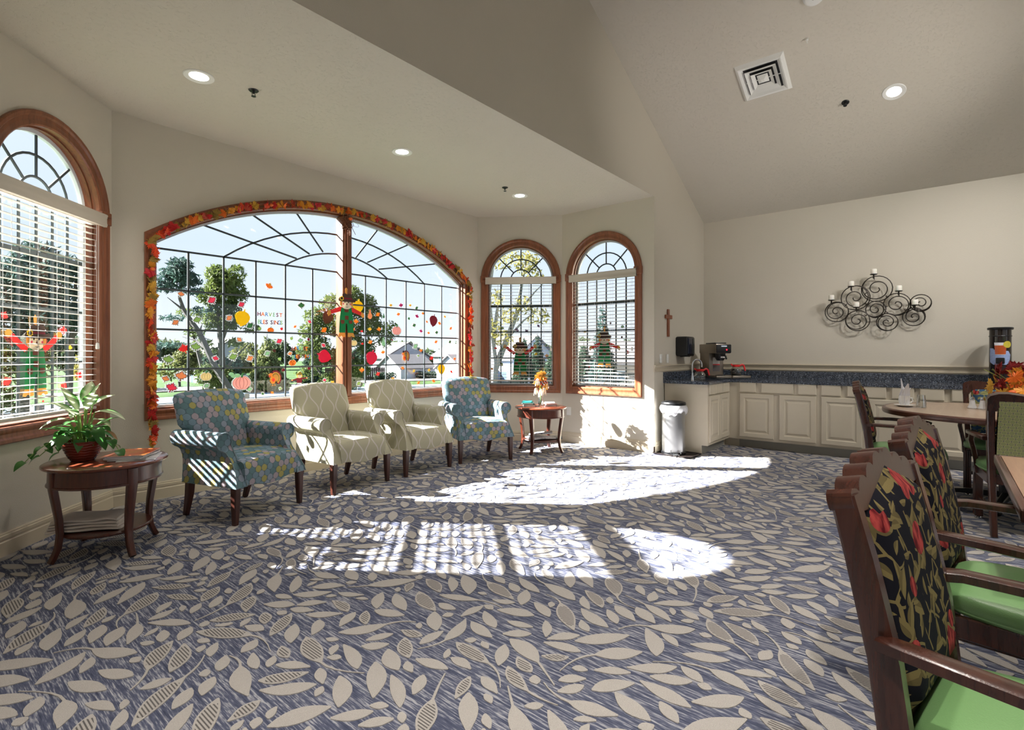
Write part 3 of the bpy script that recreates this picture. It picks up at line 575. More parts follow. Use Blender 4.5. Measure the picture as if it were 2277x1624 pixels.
# the wide window with its segmental arch
W2 = window('window_2', (0,YW), 0, seg_pts(1.52, 5.32, 3.42, -.557, 3.372, .77), .09)
mb = MB(); mb.rbox(3.345, 3.465, -.012, .124, .77, 2.80, .006, 2); mb.rbox(3.362,3.382,-.028,-.01,.77,2.80,.004,1); mb.rbox(3.395,3.448,-.03,-.01,.77,2.80,.004,1)
mb.build('mullion', m_oak_d, W2)
WC = [1.52,1.808,2.116,2.424,2.734,3.044,3.40,3.73,4.036,4.35,4.662,4.976,5.32]; WR = [.79,1.11,1.465,1.82,2.175]
for x in WC[1:-1]:
    if x != 3.40: muntin(W2, [(x,.78),(x,2.175)])
for z in WR[1:]:
    muntin(W2, [(1.525,z),(3.35,z)]); muntin(W2, [(3.46,z),(5.315,z)])
ARC_O = arc3(3.388, 2.175, 1.272, .425); ARC_I = arc3(3.395, 2.175, .664, .205)
muntin(W2, ARC_O); muntin(W2, ARC_I)
for a, b in (((1.915,2.451),(2.859,2.262)),((2.367,2.645),(3.009,2.332)),((2.841,2.768),(3.172,2.377)),((3.913,2.762),(3.599,2.376)),((4.40,2.656),(3.756,2.338)),((4.846,2.462),(3.92,2.277))): muntin(W2, [a, b])
for i in range(12):
    for j in range(4): pane(W2, [(WC[i],WR[j]),(WC[i+1],WR[j]),(WC[i+1],WR[j+1]),(WC[i],WR[j+1])])
top = [p for p in seg_pts(1.52, 5.32, 3.42, -.557, 3.372, 2.175)]
pane(W2, [p for p in top if p[0] <= 3.40]+[(3.40,2.812),(3.40,2.175)], 'arch_pane'); pane(W2, [(3.40,2.175),(3.40,2.812)]+[p for p in top if p[0] >= 3.40], 'arch_pane')
# plain windows added unseen behind the camera, to let in cool sky light
for k, op in enumerate(rear_open):
    r = window('window_%d' % (5+k), (XC,YR), PI, op, .09); x0, x1, z0, z1 = op[0][0], op[2][0], op[0][1], op[1][1]
    muntin(r, [((x0+x1)/2,z0),((x0+x1)/2,z1)], .05); muntin(r, [(x0,(z0+z1)/2),(x1,(z0+z1)/2)], .03)
    pane(r, [(x0,z0),((x0+x1)/2,z0),((x0+x1)/2,z1),(x0,z1)]); pane(r, [((x0+x1)/2,z0),(x1,z0),(x1,z1),((x0+x1)/2,z1)])

# ------------------------------------------------------------ blinds
def slat_mesh(w):
    mb = MB(); n = 4; pts = [(-.0235+.047*i/n, .0025*(1-(2*i/n-1)**2)) for i in range(n+1)]
    poly = pts + [(a, b-.0026) for a,b in pts[::-1]]; mb.prism([(a,b) for a,b in poly], -w/2, w/2, 'x'); return mb.mesh('slat', m_blind, smooth=0)
def blind(p0, ang, cx, label, bottom, tilt=4, cords=True, stack=0):
    r = thing('window_blind', label, 'blind', frame_mtx(p0, ang) @ Vector((cx,0.03,.79)), ang, 'white wood blinds of the arched windows')
    z0 = .79; me = slat_mesh(.915); z = 2.225
    vp = [(-.012,0),(-.03,.004),(-.034,.02),(-.028,.034),(-.028,.066),(-.036,.078),(-.036,.094),(-.03,.1),(-.012,.1)]
    MB().prism([(a,b) for a,b in vp], -.505, .505, 'x').box(-.505,-.498,-.03,.02,.0,.1).box(.498,.505,-.03,.02,0,.1).build('valance', m_valance, r, Matrix.Translation((0,-.012-.03,2.245-z0)))
    MB().rbox(-.46,.46,-.025,.025,2.25-z0,2.30-z0,.004,1).build('head_rail', m_blind, r)
    k = 0
    while z > bottom+.035:
        tl = tilt
        inst('slat', me, r, Matrix.Translation((0,0,z-z0)) @ Matrix.Rotation(math.radians(tl), 4, 'X')); z -= .0455; k += 1
    MB().rbox(-.46,.46,-.024,.024,bottom-z0,bottom-z0+.022,.004,1).build('bottom_rail', m_blind, r)
    for i in range(stack): inst('slat', me, r, Matrix.Translation((0,0,bottom-z0+.027+.006*i)))
    for x in (-.33,-.12,.12,.33):
        mb = MB()
        for y in (-.026,.026): mb.tube([(x,y,2.25-z0),(x,y,bottom-z0)], .0011, 4)
        mb.build('ladder_cord', m_cord, r)
    if cords:
        MB().tube([(.425,-.045,2.25-z0),(.424,-.045,1.33-z0)], .0013, 4).tube([(.445,-.045,2.25-z0),(.446,-.045,1.34-z0)], .0013, 4).tube([(.41,-.045,2.12-z0),(.41,-.045,1.9-z0)],.0012,4).build('pull_cord', m_cord, r)
        MB().lathe([(.004,.05),(.011,.045),(.014,.01),(.011,0)], 10, (.435,-.045,1.285-z0)).build('tassel', m_white, r)
    return r
blind(LA0, ANG1, LBW-.625, 'large nearest white slatted blind over the leftmost arched window by the plant', .82, tilt=3, stack=0)
blind(RA0, ANG3, .625, 'white slatted blind on the arched window behind the vase of flowers', .85, tilt=2)
blind(RA1, -PI/2, .64, 'white slatted blind on the rightmost arched window above the sunlit wall', .84, tilt=12)

# ------------------------------------------------------------ stickers and paper cut-outs on the glass
def gel(name, rgb, k=.13):
    n = NT(name); c = sc(lin(*rgb), 1.0); tr = n.n('ShaderNodeBsdfTranslucent'); n.put(tr.inputs[0], c); mx = n.n('ShaderNodeMixShader'); mx.inputs[0].default_value = k
    f = n.noise(n.tc(), 40, 2); n.set(n.mix(f, sc(c,.9), sc(c,1.08)), .5, spec=.3); n.t.links.new(n.b.outputs[0], mx.inputs[1]); n.t.links.new(tr.outputs[0], mx.inputs[2]); n.t.links.new(mx.outputs[0], n.out.inputs[0]); return n.mat
GC = {'peach':(246,176,120),'pink':(244,84,120),'orange':(250,150,50),'green':(70,140,80),'lime':(168,204,120),'mint':(168,216,176),'red':(238,60,58),'yellow':(244,206,60),
      'magenta':(200,44,120),'purple':(112,74,130),'maroon':(128,24,48),'brown':(84,46,38),'cream':(246,232,180),'rose':(248,190,184),'white':(240,244,246),'black':(24,26,34),
      'straw':(226,160,74),'hat':(74,54,46),'shirt':(226,52,52),'overall':(14,130,72),'face':(240,228,204),'patch':(116,58,40),'olive':(150,130,50),'blue':(110,170,220),'acorn_yellow':(246,214,20),'acorn_red':(214,28,72)}
GM = {k: gel('gel_'+k, v) for k, v in GC.items()}
_mp = [(0,1),(.13,.60),(.33,.72),(.27,.36),(.62,.52),(.60,.33),(.97,.22),(.75,.05),(.82,-.12),(.38,-.28),(.42,-.46),(.06,-.38),(.05,-.82)]
MAPLE = _mp + [(-a,b) for a,b in _mp[::-1] if a > 0]
def ell(rx, rz, cx=0, cz=0, n=16, a0=0, a1=2*PI): return [(cx+rx*math.cos(a0+(a1-a0)*i/n), cz+rz*math.sin(a0+(a1-a0)*i/n)) for i in range(n if a1-a0 > 6.2 else n+1)]
ACORN = [(.0,1.0),(.10,1.0),(.12,.74),(.5,.62),(.78,.28),(.80,.02),(.70,-.3),(.42,-.72),(.1,-.92),(0,-1.05),(-.12,-.9),(-.46,-.68),(-.72,-.25),(-.84,.08),(-.78,.34),(-.5,.64),(-.06,.74)]
APPLE = [(0,.55),(.3,.75),(.7,.6),(.8,.1),(.55,-.6),(.2,-.8),(0,-.7),(-.2,-.8),(-.55,-.6),(-.8,.1),(-.7,.6),(-.3,.75)]
GOURD = [(0,1.0),(.16,.9),(.14,.5),(.26,.2),(.46,-.1),(.5,-.55),(.3,-.9),(0,-1),(-.3,-.9),(-.5,-.55),(-.44,-.1),(-.22,.25),(-.16,.6),(-.1,.95)]
def grow(poly, k, add=.0):
    cx = sum(p[0] for p in poly)/len(poly); cz = sum(p[1] for p in poly)/len(poly); return [(cx+(p[0]-cx)*k, cz+(p[1]-cz)*k) for p in poly]
def offset_any(poly, o):
    a = sum(p[0]*q[1]-q[0]*p[1] for p,q in zip(poly, poly[1:]+poly[:1])); n = len(poly); out = []
    for i in range(n):
        p0, p1, p2 = Vector(poly[i-1]), Vector(poly[i]), Vector(poly[(i+1)%n]); e1 = (p1-p0).normalized(); e2 = (p2-p1).normalized(); k = 1 if a > 0 else -1
        n1 = Vector((e1.y,-e1.x))*k; n2 = Vector((e2.y,-e2.x))*k; out.append(tuple(p1+(n1+n2)/max(.55, 1+n1.dot(n2))*o))
    return out
def orient(poly):
    a = sum(p[0]*q[1]-q[0]*p[1] for p,q in zip(poly, poly[1:]+poly[:1])); return poly if a > 0 else poly[::-1]
class Flat:
    """layers of thin cut shapes, local x right, z up, y towards the room is negative"""
    def __init__(s): s.mb = MB(); s.mats = []; s.k = 0
    def add(s, poly, mat, lift=None, th=.0006):
        if mat not in s.mats: s.mats.append(mat)
        if lift is None: lift = s.k*.0009; s.k += 1
        s.mb.prism(orient(poly), -lift-th, -lift, 'y', s.mats.index(mat)); return s
    def ring(s, inner, outer, mat, lift=0.0, th=.0006):
        if mat not in s.mats: s.mats.append(mat)
        n = len(inner); vs = [(a,y,b) for y in (-lift-th, -lift) for P in (inner, outer) for a,b in P]
        s.mb.add(vs, [(i,(i+1)%n,n+(i+1)%n,n+i) for i in range(n)]+[(2*n+i,2*n+(i+1)%n,3*n+(i+1)%n,3*n+i) for i in range(n)]+[(n+i,n+(i+1)%n,3*n+(i+1)%n,3*n+i) for i in range(n)], s.mats.index(mat)); return s
    def build(s, name, parent=None, mtx=None): return s.mb.build(name, [GM[m] for m in s.mats], parent, mtx, smooth=0)
def rotp(poly, a):
    c, q = math.cos(math.radians(a)), math.sin(math.radians(a)); return [(x*c-z*q, x*q+z*c) for x,z in poly]
def shape(kind, col, size, rot):
    """returns a Flat for a sticker of the given overall height/width"""
    F = Flat(); S = lambda p, k=1.0: [(a*size/2*k, b*size/2*k) for a,b in rotp(p, rot)]
    if kind == 'maple':
        if col in ('orange','yellow','magenta','purple') or (col == 'red'):
            F.add(S(MAPLE), col)
            if col in ('orange',): F.add(S(grow([(0,1),(.13,.60),(.33,.72),(.2,.3),(-.2,.3),(-.33,.72),(-.13,.60)], .9)), 'yellow')
        else:
            a, b, c = offset_any(S(MAPLE), -size*.008), offset_any(S(MAPLE), size*.028), offset_any(S(MAPLE), size*.085); F.add(a, col); F.ring(a, b, 'black'); F.ring(b, c, 'white')
    elif kind == 'acorn': F.add(S(ACORN, 1.0), {'yellow':'acorn_yellow','red':'acorn_red'}.get(col, col))
    elif kind == 'apple': F.add(S(APPLE), col); F.add(S([(-.05,.6),(.1,1.1),(.2,1.05),(.06,.58)]), 'brown'); F.add(S(ell(.25,.14,.35,1.0,8)), 'green')
    elif kind == 'gourd': g0 = S(GOURD); F.add(g0, col); F.ring(g0, offset_any(g0, size*.03), 'black'); F.add(S([(-.02,.3),(.03,.3),(.05,-.7),(-.05,-.7)]), 'black' if col != 'peach' else 'straw'); F.add(S([(-.1,.95),(.1,.95),(.22,1.3),(.1,1.32)]), 'green')
    elif kind == 'pumpkin':
        body = [(1.05*math.cos(t), .80*math.sin(t)*(1+.05*math.cos(6*t))-.15) for t in [2*PI*i/28 for i in range(28)]]
        b0 = S(body); F.add(b0, col); F.ring(b0, offset_any(b0, size*.018), 'brown'); F.ring(offset_any(b0, size*.018), offset_any(b0, size*.045), 'white')
        for rx in (.26,.68):
            for sg in (-1,1):
                q = [(sg*rx*math.sin(t)*1.05, .74*math.cos(t)*(1-.1*rx)-.15) for t in [PI*i/10 for i in range(11)]]; F.add(S(q+[(x-.035*sg, z) for x,z in q[::-1]]), 'brown', .0009)
        F.add(S([(-.12,.5),(.12,.5),(.16,.85),(.34,1.0),(.22,1.08),(0,.9)]), 'green')
        if col == 'rose' and size > .15:
            for cx, cz, r in ((-.5,.75,.34),(-.95,.7,.3),(-1.2,.95,.28),(.75,.85,.2)): F.add(S(ell(r,r*.75,cx,cz,9)), 'mint')
        if col == 'orange' and rot:
            for cx, cz in ((-.4,.1),(.4,.1),(0,-.15)): F.add(S([(cx-.14,cz),(cx+.14,cz),(cx,cz+.22)]), 'black')
            F.add(S([(-.5,-.4),(0,-.6),(.5,-.4),(0,-.45)]), 'black')
    elif kind == 'turkey':
        for r, c in ((.98,'maroon'),(.78,'straw'),(.62,'olive'),(.48,'straw')):
            pts = []
            for i in range(15):
                t = math.radians(-60+210*i/14); k = r*(1+.06*(i%2)); pts.append((.15+k*.82*math.cos(t), .0+k*math.sin(t)))
            F.add(S(pts+[(0,-.1)]), c)
        F.add(S(ell(.36,.46,-.2,-.28,14)), 'orange'); F.add(S([(-.42,0),(-.14,.0),(-.34,.5),(-.6,.5)]), 'orange'); F.add(S(ell(.2,.17,-.5,.5,10)), 'orange'); F.add(S([(-.66,.5),(-.9,.42),(-.66,.38)]), 'straw')
        F.add(S([(-.82,.6),(-.2,.74),(-.22,.8),(-.36,.78),(-.4,1.0),(-.64,.94),(-.66,.7),(-.84,.68)]), 'black'); F.add(S(ell(.16,.22,-.16,-.25,10)), 'red'); F.add(S(ell(.06,.14,-.7,.26,8)), 'red')
        for x in (-.3,-.02): F.add(S([(x,-.7),(x+.05,-.7),(x+.06,-.95),(x+.14,-1.0),(x-.16,-1.0),(x,-.94)]), 'straw')
    elif kind == 'small_scarecrow':
        F.add(S([(-.9,.05),(-.88,-.08),(-.35,.0),(-.32,-.35),(.32,-.35),(.35,.06),(.9,.14),(.92,.28),(.3,.26),(-.3,.24)]), 'maroon'); F.add(S(ell(.1,.1,-.95,-.01,8)), 'peach'); F.add(S(ell(.11,.1,.98,.21,8)), 'peach')
        F.add(S([(-.3,-.4),(.3,-.4),(.26,-.5),(-.26,-.5)]), 'white'); F.add(S([(-.34,-.5),(.3,-.5),(.26,-.75),(.05,-.95),(-.45,-.98),(-.5,-.8)]), 'purple')
        F.add(S(ell(.36,.28,0,.5,14)), 'yellow'); F.add(S(ell(.27,.24,0,.46,14)), 'face'); F.add(S(ell(.36,.13,0,.72,12)), 'olive'); F.add(S([(-.26,.72),(.28,.72),(.2,.98),(-.1,1.0)]), 'olive')
        F.add(S([(.95,.3),(1.1,.46),(1.3,.34),(1.1,.32)]), 'black')
        for x in (-.09,.09): F.add(S(ell(.03,.03,x,.5,6)), 'black')
    elif kind == 'crow': F.add(S([(-1,.35),(-.3,.1),(.1,.25),(.5,0),(1,.15),(.6,-.3),(.0,-.3),(-.4,-.1)]), 'black')
    return F
ROWW = ['bottom','third','second','top']; ORD = ['first','second','third','fourth','fifth','sixth','seventh','eighth','ninth','tenth','eleventh','twelfth']
DT1 = LBW-1.2178
STK = [
(2, 1.748, 1.786, 0.057, 'maple', 'peach', -10), (2, 2.012, 1.75, 0.085, 'maple', 'pink', 35), (2, 2.285, 1.729, 0.071, 'maple', 'pink', 29), (2, 2.56, 1.937, 0.092, 'maple', 'orange', -24),
(2, 2.914, 1.764, 0.077, 'maple', 'green', 7), (2, 1.705, 1.527, 0.065, 'maple', 'peach', 37), (2, 1.885, 1.56, 0.075, 'maple', 'lime', 20), (2, 2.17, 1.591, 0.069, 'maple', 'peach', 40),
(2, 2.368, 1.525, 0.076, 'maple', 'green', 34), (2, 3.009, 1.595, 0.049, 'maple', 'pink', -32), (2, 2.843, 1.535, 0.043, 'maple', 'orange', 37), (2, 2.261, 1.385, 0.057, 'maple', 'peach', -39),
(2, 1.776, 1.293, 0.106, 'maple', 'red', 20), (2, 1.87, 1.31, 0.091, 'maple', 'lime', -7), (2, 2.669, 1.376, 0.07, 'maple', 'pink', 30), (2, 1.645, 1.194, 0.092, 'maple', 'lime', -11),
(2, 2.042, 1.203, 0.06, 'maple', 'pink', -16), (2, 2.206, 1.215, 0.087, 'maple', 'lime', 20), (2, 2.368, 1.199, 0.076, 'maple', 'peach', 29), (2, 2.544, 1.249, 0.064, 'maple', 'mint', 30),
(2, 2.787, 1.248, 0.052, 'maple', 'peach', 20), (2, 2.904, 1.388, 0.063, 'maple', 'mint', 10), (2, 1.624, 1.025, 0.064, 'maple', 'peach', -21), (2, 1.748, 1.045, 0.102, 'maple', 'peach', -11),
(2, 1.67, 0.945, 0.096, 'maple', 'pink', -21), (2, 1.965, 0.947, 0.055, 'maple', 'mint', 26), (2, 2.362, 0.893, 0.058, 'maple', 'mint', 9), (2, 2.493, 0.843, 0.036, 'maple', 'green', -39),
(2, 2.593, 0.847, 0.042, 'maple', 'orange', -32), (2, 2.679, 0.886, 0.037, 'maple', 'lime', -20), (2, 3.188, 1.51, 0.085, 'maple', 'orange', 35), (2, 3.177, 1.34, 0.055, 'maple', 'pink', -35),
(2, 3.191, 0.953, 0.045, 'maple', 'pink', -2), (2, 3.292, 0.92, 0.061, 'maple', 'yellow', -37), (2, 3.603, 1.625, 0.074, 'maple', 'orange', -6), (2, 3.561, 1.528, 0.063, 'maple', 'orange', 20),
(2, 3.917, 1.724, 0.071, 'maple', 'orange', 36), (2, 4.11, 1.85, 0.056, 'maple', 'yellow', 9), (2, 4.271, 1.861, 0.074, 'maple', 'magenta', 14), (2, 4.421, 1.871, 0.052, 'maple', 'yellow', 10),
(2, 4.531, 1.845, 0.053, 'maple', 'green', 33), (2, 4.229, 1.745, 0.063, 'maple', 'orange', 16), (2, 4.535, 1.736, 0.071, 'maple', 'magenta', -23), (2, 4.64, 1.78, 0.059, 'maple', 'orange', 6),
(2, 5.037, 1.758, 0.05, 'maple', 'yellow', -28), (2, 4.706, 1.673, 0.048, 'maple', 'orange', -36), (2, 4.937, 1.662, 0.068, 'maple', 'orange', -23), (2, 4.489, 1.616, 0.059, 'maple', 'green', 23),
(2, 4.603, 1.544, 0.065, 'maple', 'magenta', -13), (2, 4.737, 1.524, 0.054, 'maple', 'orange', -7), (2, 4.885, 1.535, 0.055, 'maple', 'green', 15), (2, 5.154, 1.601, 0.063, 'maple', 'orange', 40),
(2, 3.798, 1.541, 0.054, 'maple', 'yellow', -2), (2, 3.933, 1.545, 0.066, 'maple', 'orange', 13), (2, 3.805, 1.385, 0.065, 'maple', 'orange', 24), (2, 3.991, 1.264, 0.072, 'maple', 'orange', 9),
(2, 4.512, 1.342, 0.088, 'maple', 'mint', 33), (2, 4.605, 1.289, 0.059, 'maple', 'orange', 4), (2, 4.874, 1.407, 0.067, 'maple', 'orange', 28), (2, 5.137, 1.412, 0.05, 'maple', 'green', 34),
(2, 4.768, 1.248, 0.054, 'maple', 'green', 12), (2, 4.795, 1.187, 0.073, 'maple', 'red', 34), (2, 4.558, 1.22, 0.041, 'maple', 'lime', -11), (2, 5.231, 1.173, 0.057, 'maple', 'orange', 3),
(2, 5.163, 0.993, 0.069, 'maple', 'red', -37), (2, 4.748, 1.027, 0.054, 'maple', 'yellow', -5), (2, 4.486, 1.022, 0.053, 'maple', 'yellow', 37), (2, 4.296, 1.063, 0.063, 'maple', 'orange', -20),
(2, 3.683, 1.053, 0.075, 'maple', 'orange', 1), (2, 3.919, 1.0, 0.066, 'maple', 'red', 29), (2, 4.141, 0.928, 0.067, 'maple', 'orange', 33), (2, 4.565, 0.866, 0.059, 'maple', 'orange', 32),
(2, 4.827, 0.879, 0.073, 'maple', 'orange', -27), (2, 5.082, 0.903, 0.037, 'maple', 'lime', -13), (2, 3.639, 0.896, 0.064, 'maple', 'lime', 33), (2, 2.616, 1.281, 0.042, 'acorn', 'brown', 20),
(2, 2.998, 1.404, 0.039, 'acorn', 'maroon', 0), (2, 2.713, 1.079, 0.042, 'acorn', 'maroon', 160), (2, 3.003, 1.092, 0.044, 'acorn', 'maroon', 210), (2, 2.295, 1.602, 0.177, 'acorn', 'yellow', -12),
(2, 3.233, 1.657, 0.166, 'acorn', 'brown', -22), (2, 3.188, 1.22, 0.18, 'acorn', 'red', 72), (2, 3.632, 1.806, 0.175, 'acorn', 'yellow', -6), (2, 4.827, 1.697, 0.176, 'acorn', 'maroon', -10),
(2, 3.824, 1.201, 0.195, 'acorn', 'red', -12), (2, 4.976, 1.04, 0.167, 'acorn', 'yellow', -2), (2, 4.399, 1.702, 0.041, 'acorn', 'green', 30), (2, 3.513, 1.281, 0.037, 'acorn', 'maroon', 60),
(2, 3.567, 1.201, 0.032, 'acorn', 'brown', 0), (2, 4.131, 1.422, 0.028, 'acorn', 'maroon', 50), (2, 2.674, 1.194, 0.042, 'apple', 'lime', 0), (2, 2.802, 1.41, 0.043, 'apple', 'lime', 0),
(2, 2.467, 1.502, 0.036, 'apple', 'lime', 0), (2, 2.693, 1.507, 0.037, 'apple', 'red', 0), (2, 3.684, 1.514, 0.032, 'apple', 'red', 0), (2, 3.692, 1.367, 0.032, 'apple', 'red', 20),
(2, 1.959, 1.042, 0.092, 'pumpkin', 'cream', 0), (2, 2.286, 0.974, 0.163, 'pumpkin', 'rose', 0), (2, 2.576, 1.494, 0.064, 'pumpkin', 'orange', 0), (2, 2.812, 1.158, 0.076, 'pumpkin', 'orange', 8),
(2, 4.202, 1.548, 0.13, 'pumpkin', 'rose', 0), (2, 3.573, 1.379, 0.079, 'pumpkin', 'cream', 0), (2, 3.798, 1.723, 0.119, 'gourd', 'peach', 0), (2, 4.0, 1.714, 0.055, 'gourd', 'green', 0),
(2, 3.997, 1.393, 0.1, 'gourd', 'mint', 0), (2, 2.616, 0.998, 0.157, 'turkey', 'orange', 0), (2, 4.339, 1.215, 0.15, 'turkey', 'orange', 0), (2, 2.891, 0.969, 0.173, 'small_scarecrow', 'x', 0),
(2, 2.782, 1.078, 0.033, 'crow', 'x', 0), (3, 0.349, 1.622, 0.053, 'maple', 'lime', -26), (3, 0.564, 1.59, 0.072, 'maple', 'purple', -24), (3, 0.706, 1.577, 0.072, 'maple', 'purple', -45),
(3, 0.876, 1.648, 0.059, 'maple', 'purple', -52), (3, 0.253, 1.326, 0.053, 'maple', 'red', 1), (3, 0.356, 1.315, 0.053, 'maple', 'green', 49), (3, 0.843, 1.241, 0.059, 'maple', 'yellow', 21),
(3, 0.999, 1.216, 0.072, 'maple', 'orange', 1), (3, 0.338, 1.092, 0.059, 'maple', 'lime', -49), (3, 0.199, 1.024, 0.053, 'maple', 'orange', -16), (3, 0.993, 1.365, 0.046, 'maple', 'green', 42),
(3, 0.16, 1.465, 0.033, 'acorn', 'brown', 0), (4, 0.308, 1.55, 0.05, 'maple', 'yellow', 0), (4, 0.881, 1.606, 0.048, 'maple', 'mint', 0), (4, 0.308, 1.317, 0.05, 'maple', 'green', 0),
(4, 0.956, 1.265, 0.071, 'maple', 'red', 0), (4, 0.705, 1.661, 0.036, 'acorn', 'brown', 0), (4, 0.499, 1.588, 0.037, 'acorn', 'brown', 0), (4, 0.384, 1.454, 0.031, 'acorn', 'brown', 0),
(4, 0.872, 1.469, 0.036, 'acorn', 'brown', 0), (4, 0.377, 1.072, 0.038, 'acorn', 'maroon', 0), (1, 0.334, 1.493, 0.069, 'maple', 'red', -26), (1, 0.847, 1.419, 0.08, 'maple', 'red', -4),
(1, 0.359, 1.066, 0.087, 'maple', 'red', 27), (1, 0.852, 1.002, 0.087, 'maple', 'red', -21), (1, 1.01, 1.081, 0.076, 'maple', 'red', -29), (1, 0.911, 1.294, 0.051, 'maple', 'yellow', -12),
(1, 0.653, 0.914, 0.025, 'maple', 'red', -3),
]
WIN = {1: (LA0, ANG1, 'leftmost arched window', LBW-.625), 2: ((0,YW), 0, 'wide window', 0), 3: (RA0, ANG3, 'arched window behind the flower vase', .625), 4: (RA1, -PI/2, 'rightmost arched window', .64)}
def cell(w, t, z):
    if w == 2: cols, rows = WC, WR
    else: cx = WIN[w][3]; cols = [cx-.44+.88*i/6 for i in range(7)]; rows = [.82,1.185,1.565,1.94,2.32]
    i = max(0, min(len(cols)-2, sum(1 for c in cols[1:] if t > c))); j = max(0, min(3, sum(1 for c in rows[1:] if z > c)))
    return i, j
CW = {'peach':'peach','pink':'pink','orange':'orange','green':'dark green','lime':'lime green','mint':'pale mint','red':'red','yellow':'yellow','magenta':'magenta','purple':'purple','maroon':'maroon','brown':'brown','cream':'cream','rose':'pink striped'}
STK = [(w, t+(DT1 if w == 1 else 0), z, h, k, c, r) for w,t,z,h,k,c,r in STK]
groups = {}
for s in STK: i, j = cell(s[0], s[1], s[2]); groups.setdefault((s[0],i,j,s[4],s[5]), []).append(s)
for (w,i,j,kind,col), L in groups.items():
    L.sort(key=lambda s: (-s[2])); xs = max(s[1] for s in L)-min(s[1] for s in L); zs = L[0][2]-L[-1][2]; byx = xs > zs
    if byx: L.sort(key=lambda s: s[1])
    for q, s in enumerate(L):
        pre = ''
        if len(L) == 2: pre = (('left ','right ') if byx else ('upper ','lower '))[q]
        elif len(L) >= 3: pre = (('leftmost ','middle ','right ','rightmost ') if byx else ('uppermost ','middle ','lower ','lowest '))[q if q < 2 else (3 if q == len(L)-1 else 2)]
        nm = {'maple':'maple leaf','acorn':'acorn','apple':'apple','gourd':'gourd','pumpkin':'pumpkin','turkey':'turkey in a black hat','small_scarecrow':'little scarecrow in maroon shirt','crow':'black crow'}[kind]
        cw = '' if kind in ('turkey','small_scarecrow','crow') else CW[col]+' '
        where = ('%s row, %s pane from left, %s' % (ROWW[j], ORD[i], WIN[w][2])) if w in (1,2) else ('%s row, %s pane of %s' % (ROWW[j], ORD[i], WIN[w][2]))
        p0, ang = WIN[w][0], WIN[w][1]; M = frame_mtx(p0, ang) @ Matrix.Translation((s[1], .106, s[2]))
        o = shape(kind, col, s[3], s[6]).build({'maple':'maple_leaf_sticker','small_scarecrow':'scarecrow_sticker'}.get(kind, kind+'_sticker'))
        o.matrix_basis = M; tag(o, '%s%s%s sticker, %s' % (pre, cw, nm, where), 'sticker', 'autumn stickers on the window glass')

# lettering stickers HARVEST BLESSINGS
def text_mesh(ch, size):
    cu = bpy.data.curves.new('letter', 'FONT'); cu.body = ch; cu.size = size; cu.extrude = .0003; cu.offset = size*.02; cu.align_x = 'CENTER'; cu.resolution_u = 2
    o = bpy.data.objects.new('tmp', cu); COL.objects.link(o); bpy.context.view_layer.update()
    me = bpy.data.meshes.new_from_object(o.evaluated_get(bpy.context.evaluated_depsgraph_get())); bpy.data.objects.remove(o); bpy.data.curves.remove(cu); return me
TXC = ['maroon','orange','blue','lime','mint','maroon','orange','mint','blue','orange','maroon','brown']
def lettering(label, lines):
    r = thing('harvest_lettering', label, 'lettering', (lines[0][0],YW+.106,lines[0][2]))
    k = 0
    for x0, x1, z, h, gap, word in lines:
        n = len(word.replace(' ','')); pos = [c for c in word]; m = len(pos)
        for i, ch in enumerate(pos):
            if ch == ' ': continue
            me = text_mesh(ch, h*1.38); me.materials.append(GM[TXC[k%len(TXC)]]); k += 1
            x = x0+(x1-x0)*i/(m-1); zz = z + gap*math.sin(PI*i/(m-1))
            inst('letter', me, r, Matrix.Translation((x-lines[0][0], 0, zz-h/2-lines[0][2])) @ Matrix.Rotation(PI/2, 4, 'X'))
lettering('HARVEST BLESSINGS in separate coloured letters above the orange pumpkin and apples', [(2.458,2.685,1.651,.04,0,'HARVEST'),(2.458,2.690,1.572,.042,0,'BLES SINGS')])
lettering('second HARVEST BLESSINGS lettering, arched, over the dark spruce one row lower', [(2.825,2.975,1.302,.043,.008,'HARVEST'),(2.825,3.020,1.212,.043,.012,'BLES SINGS')])

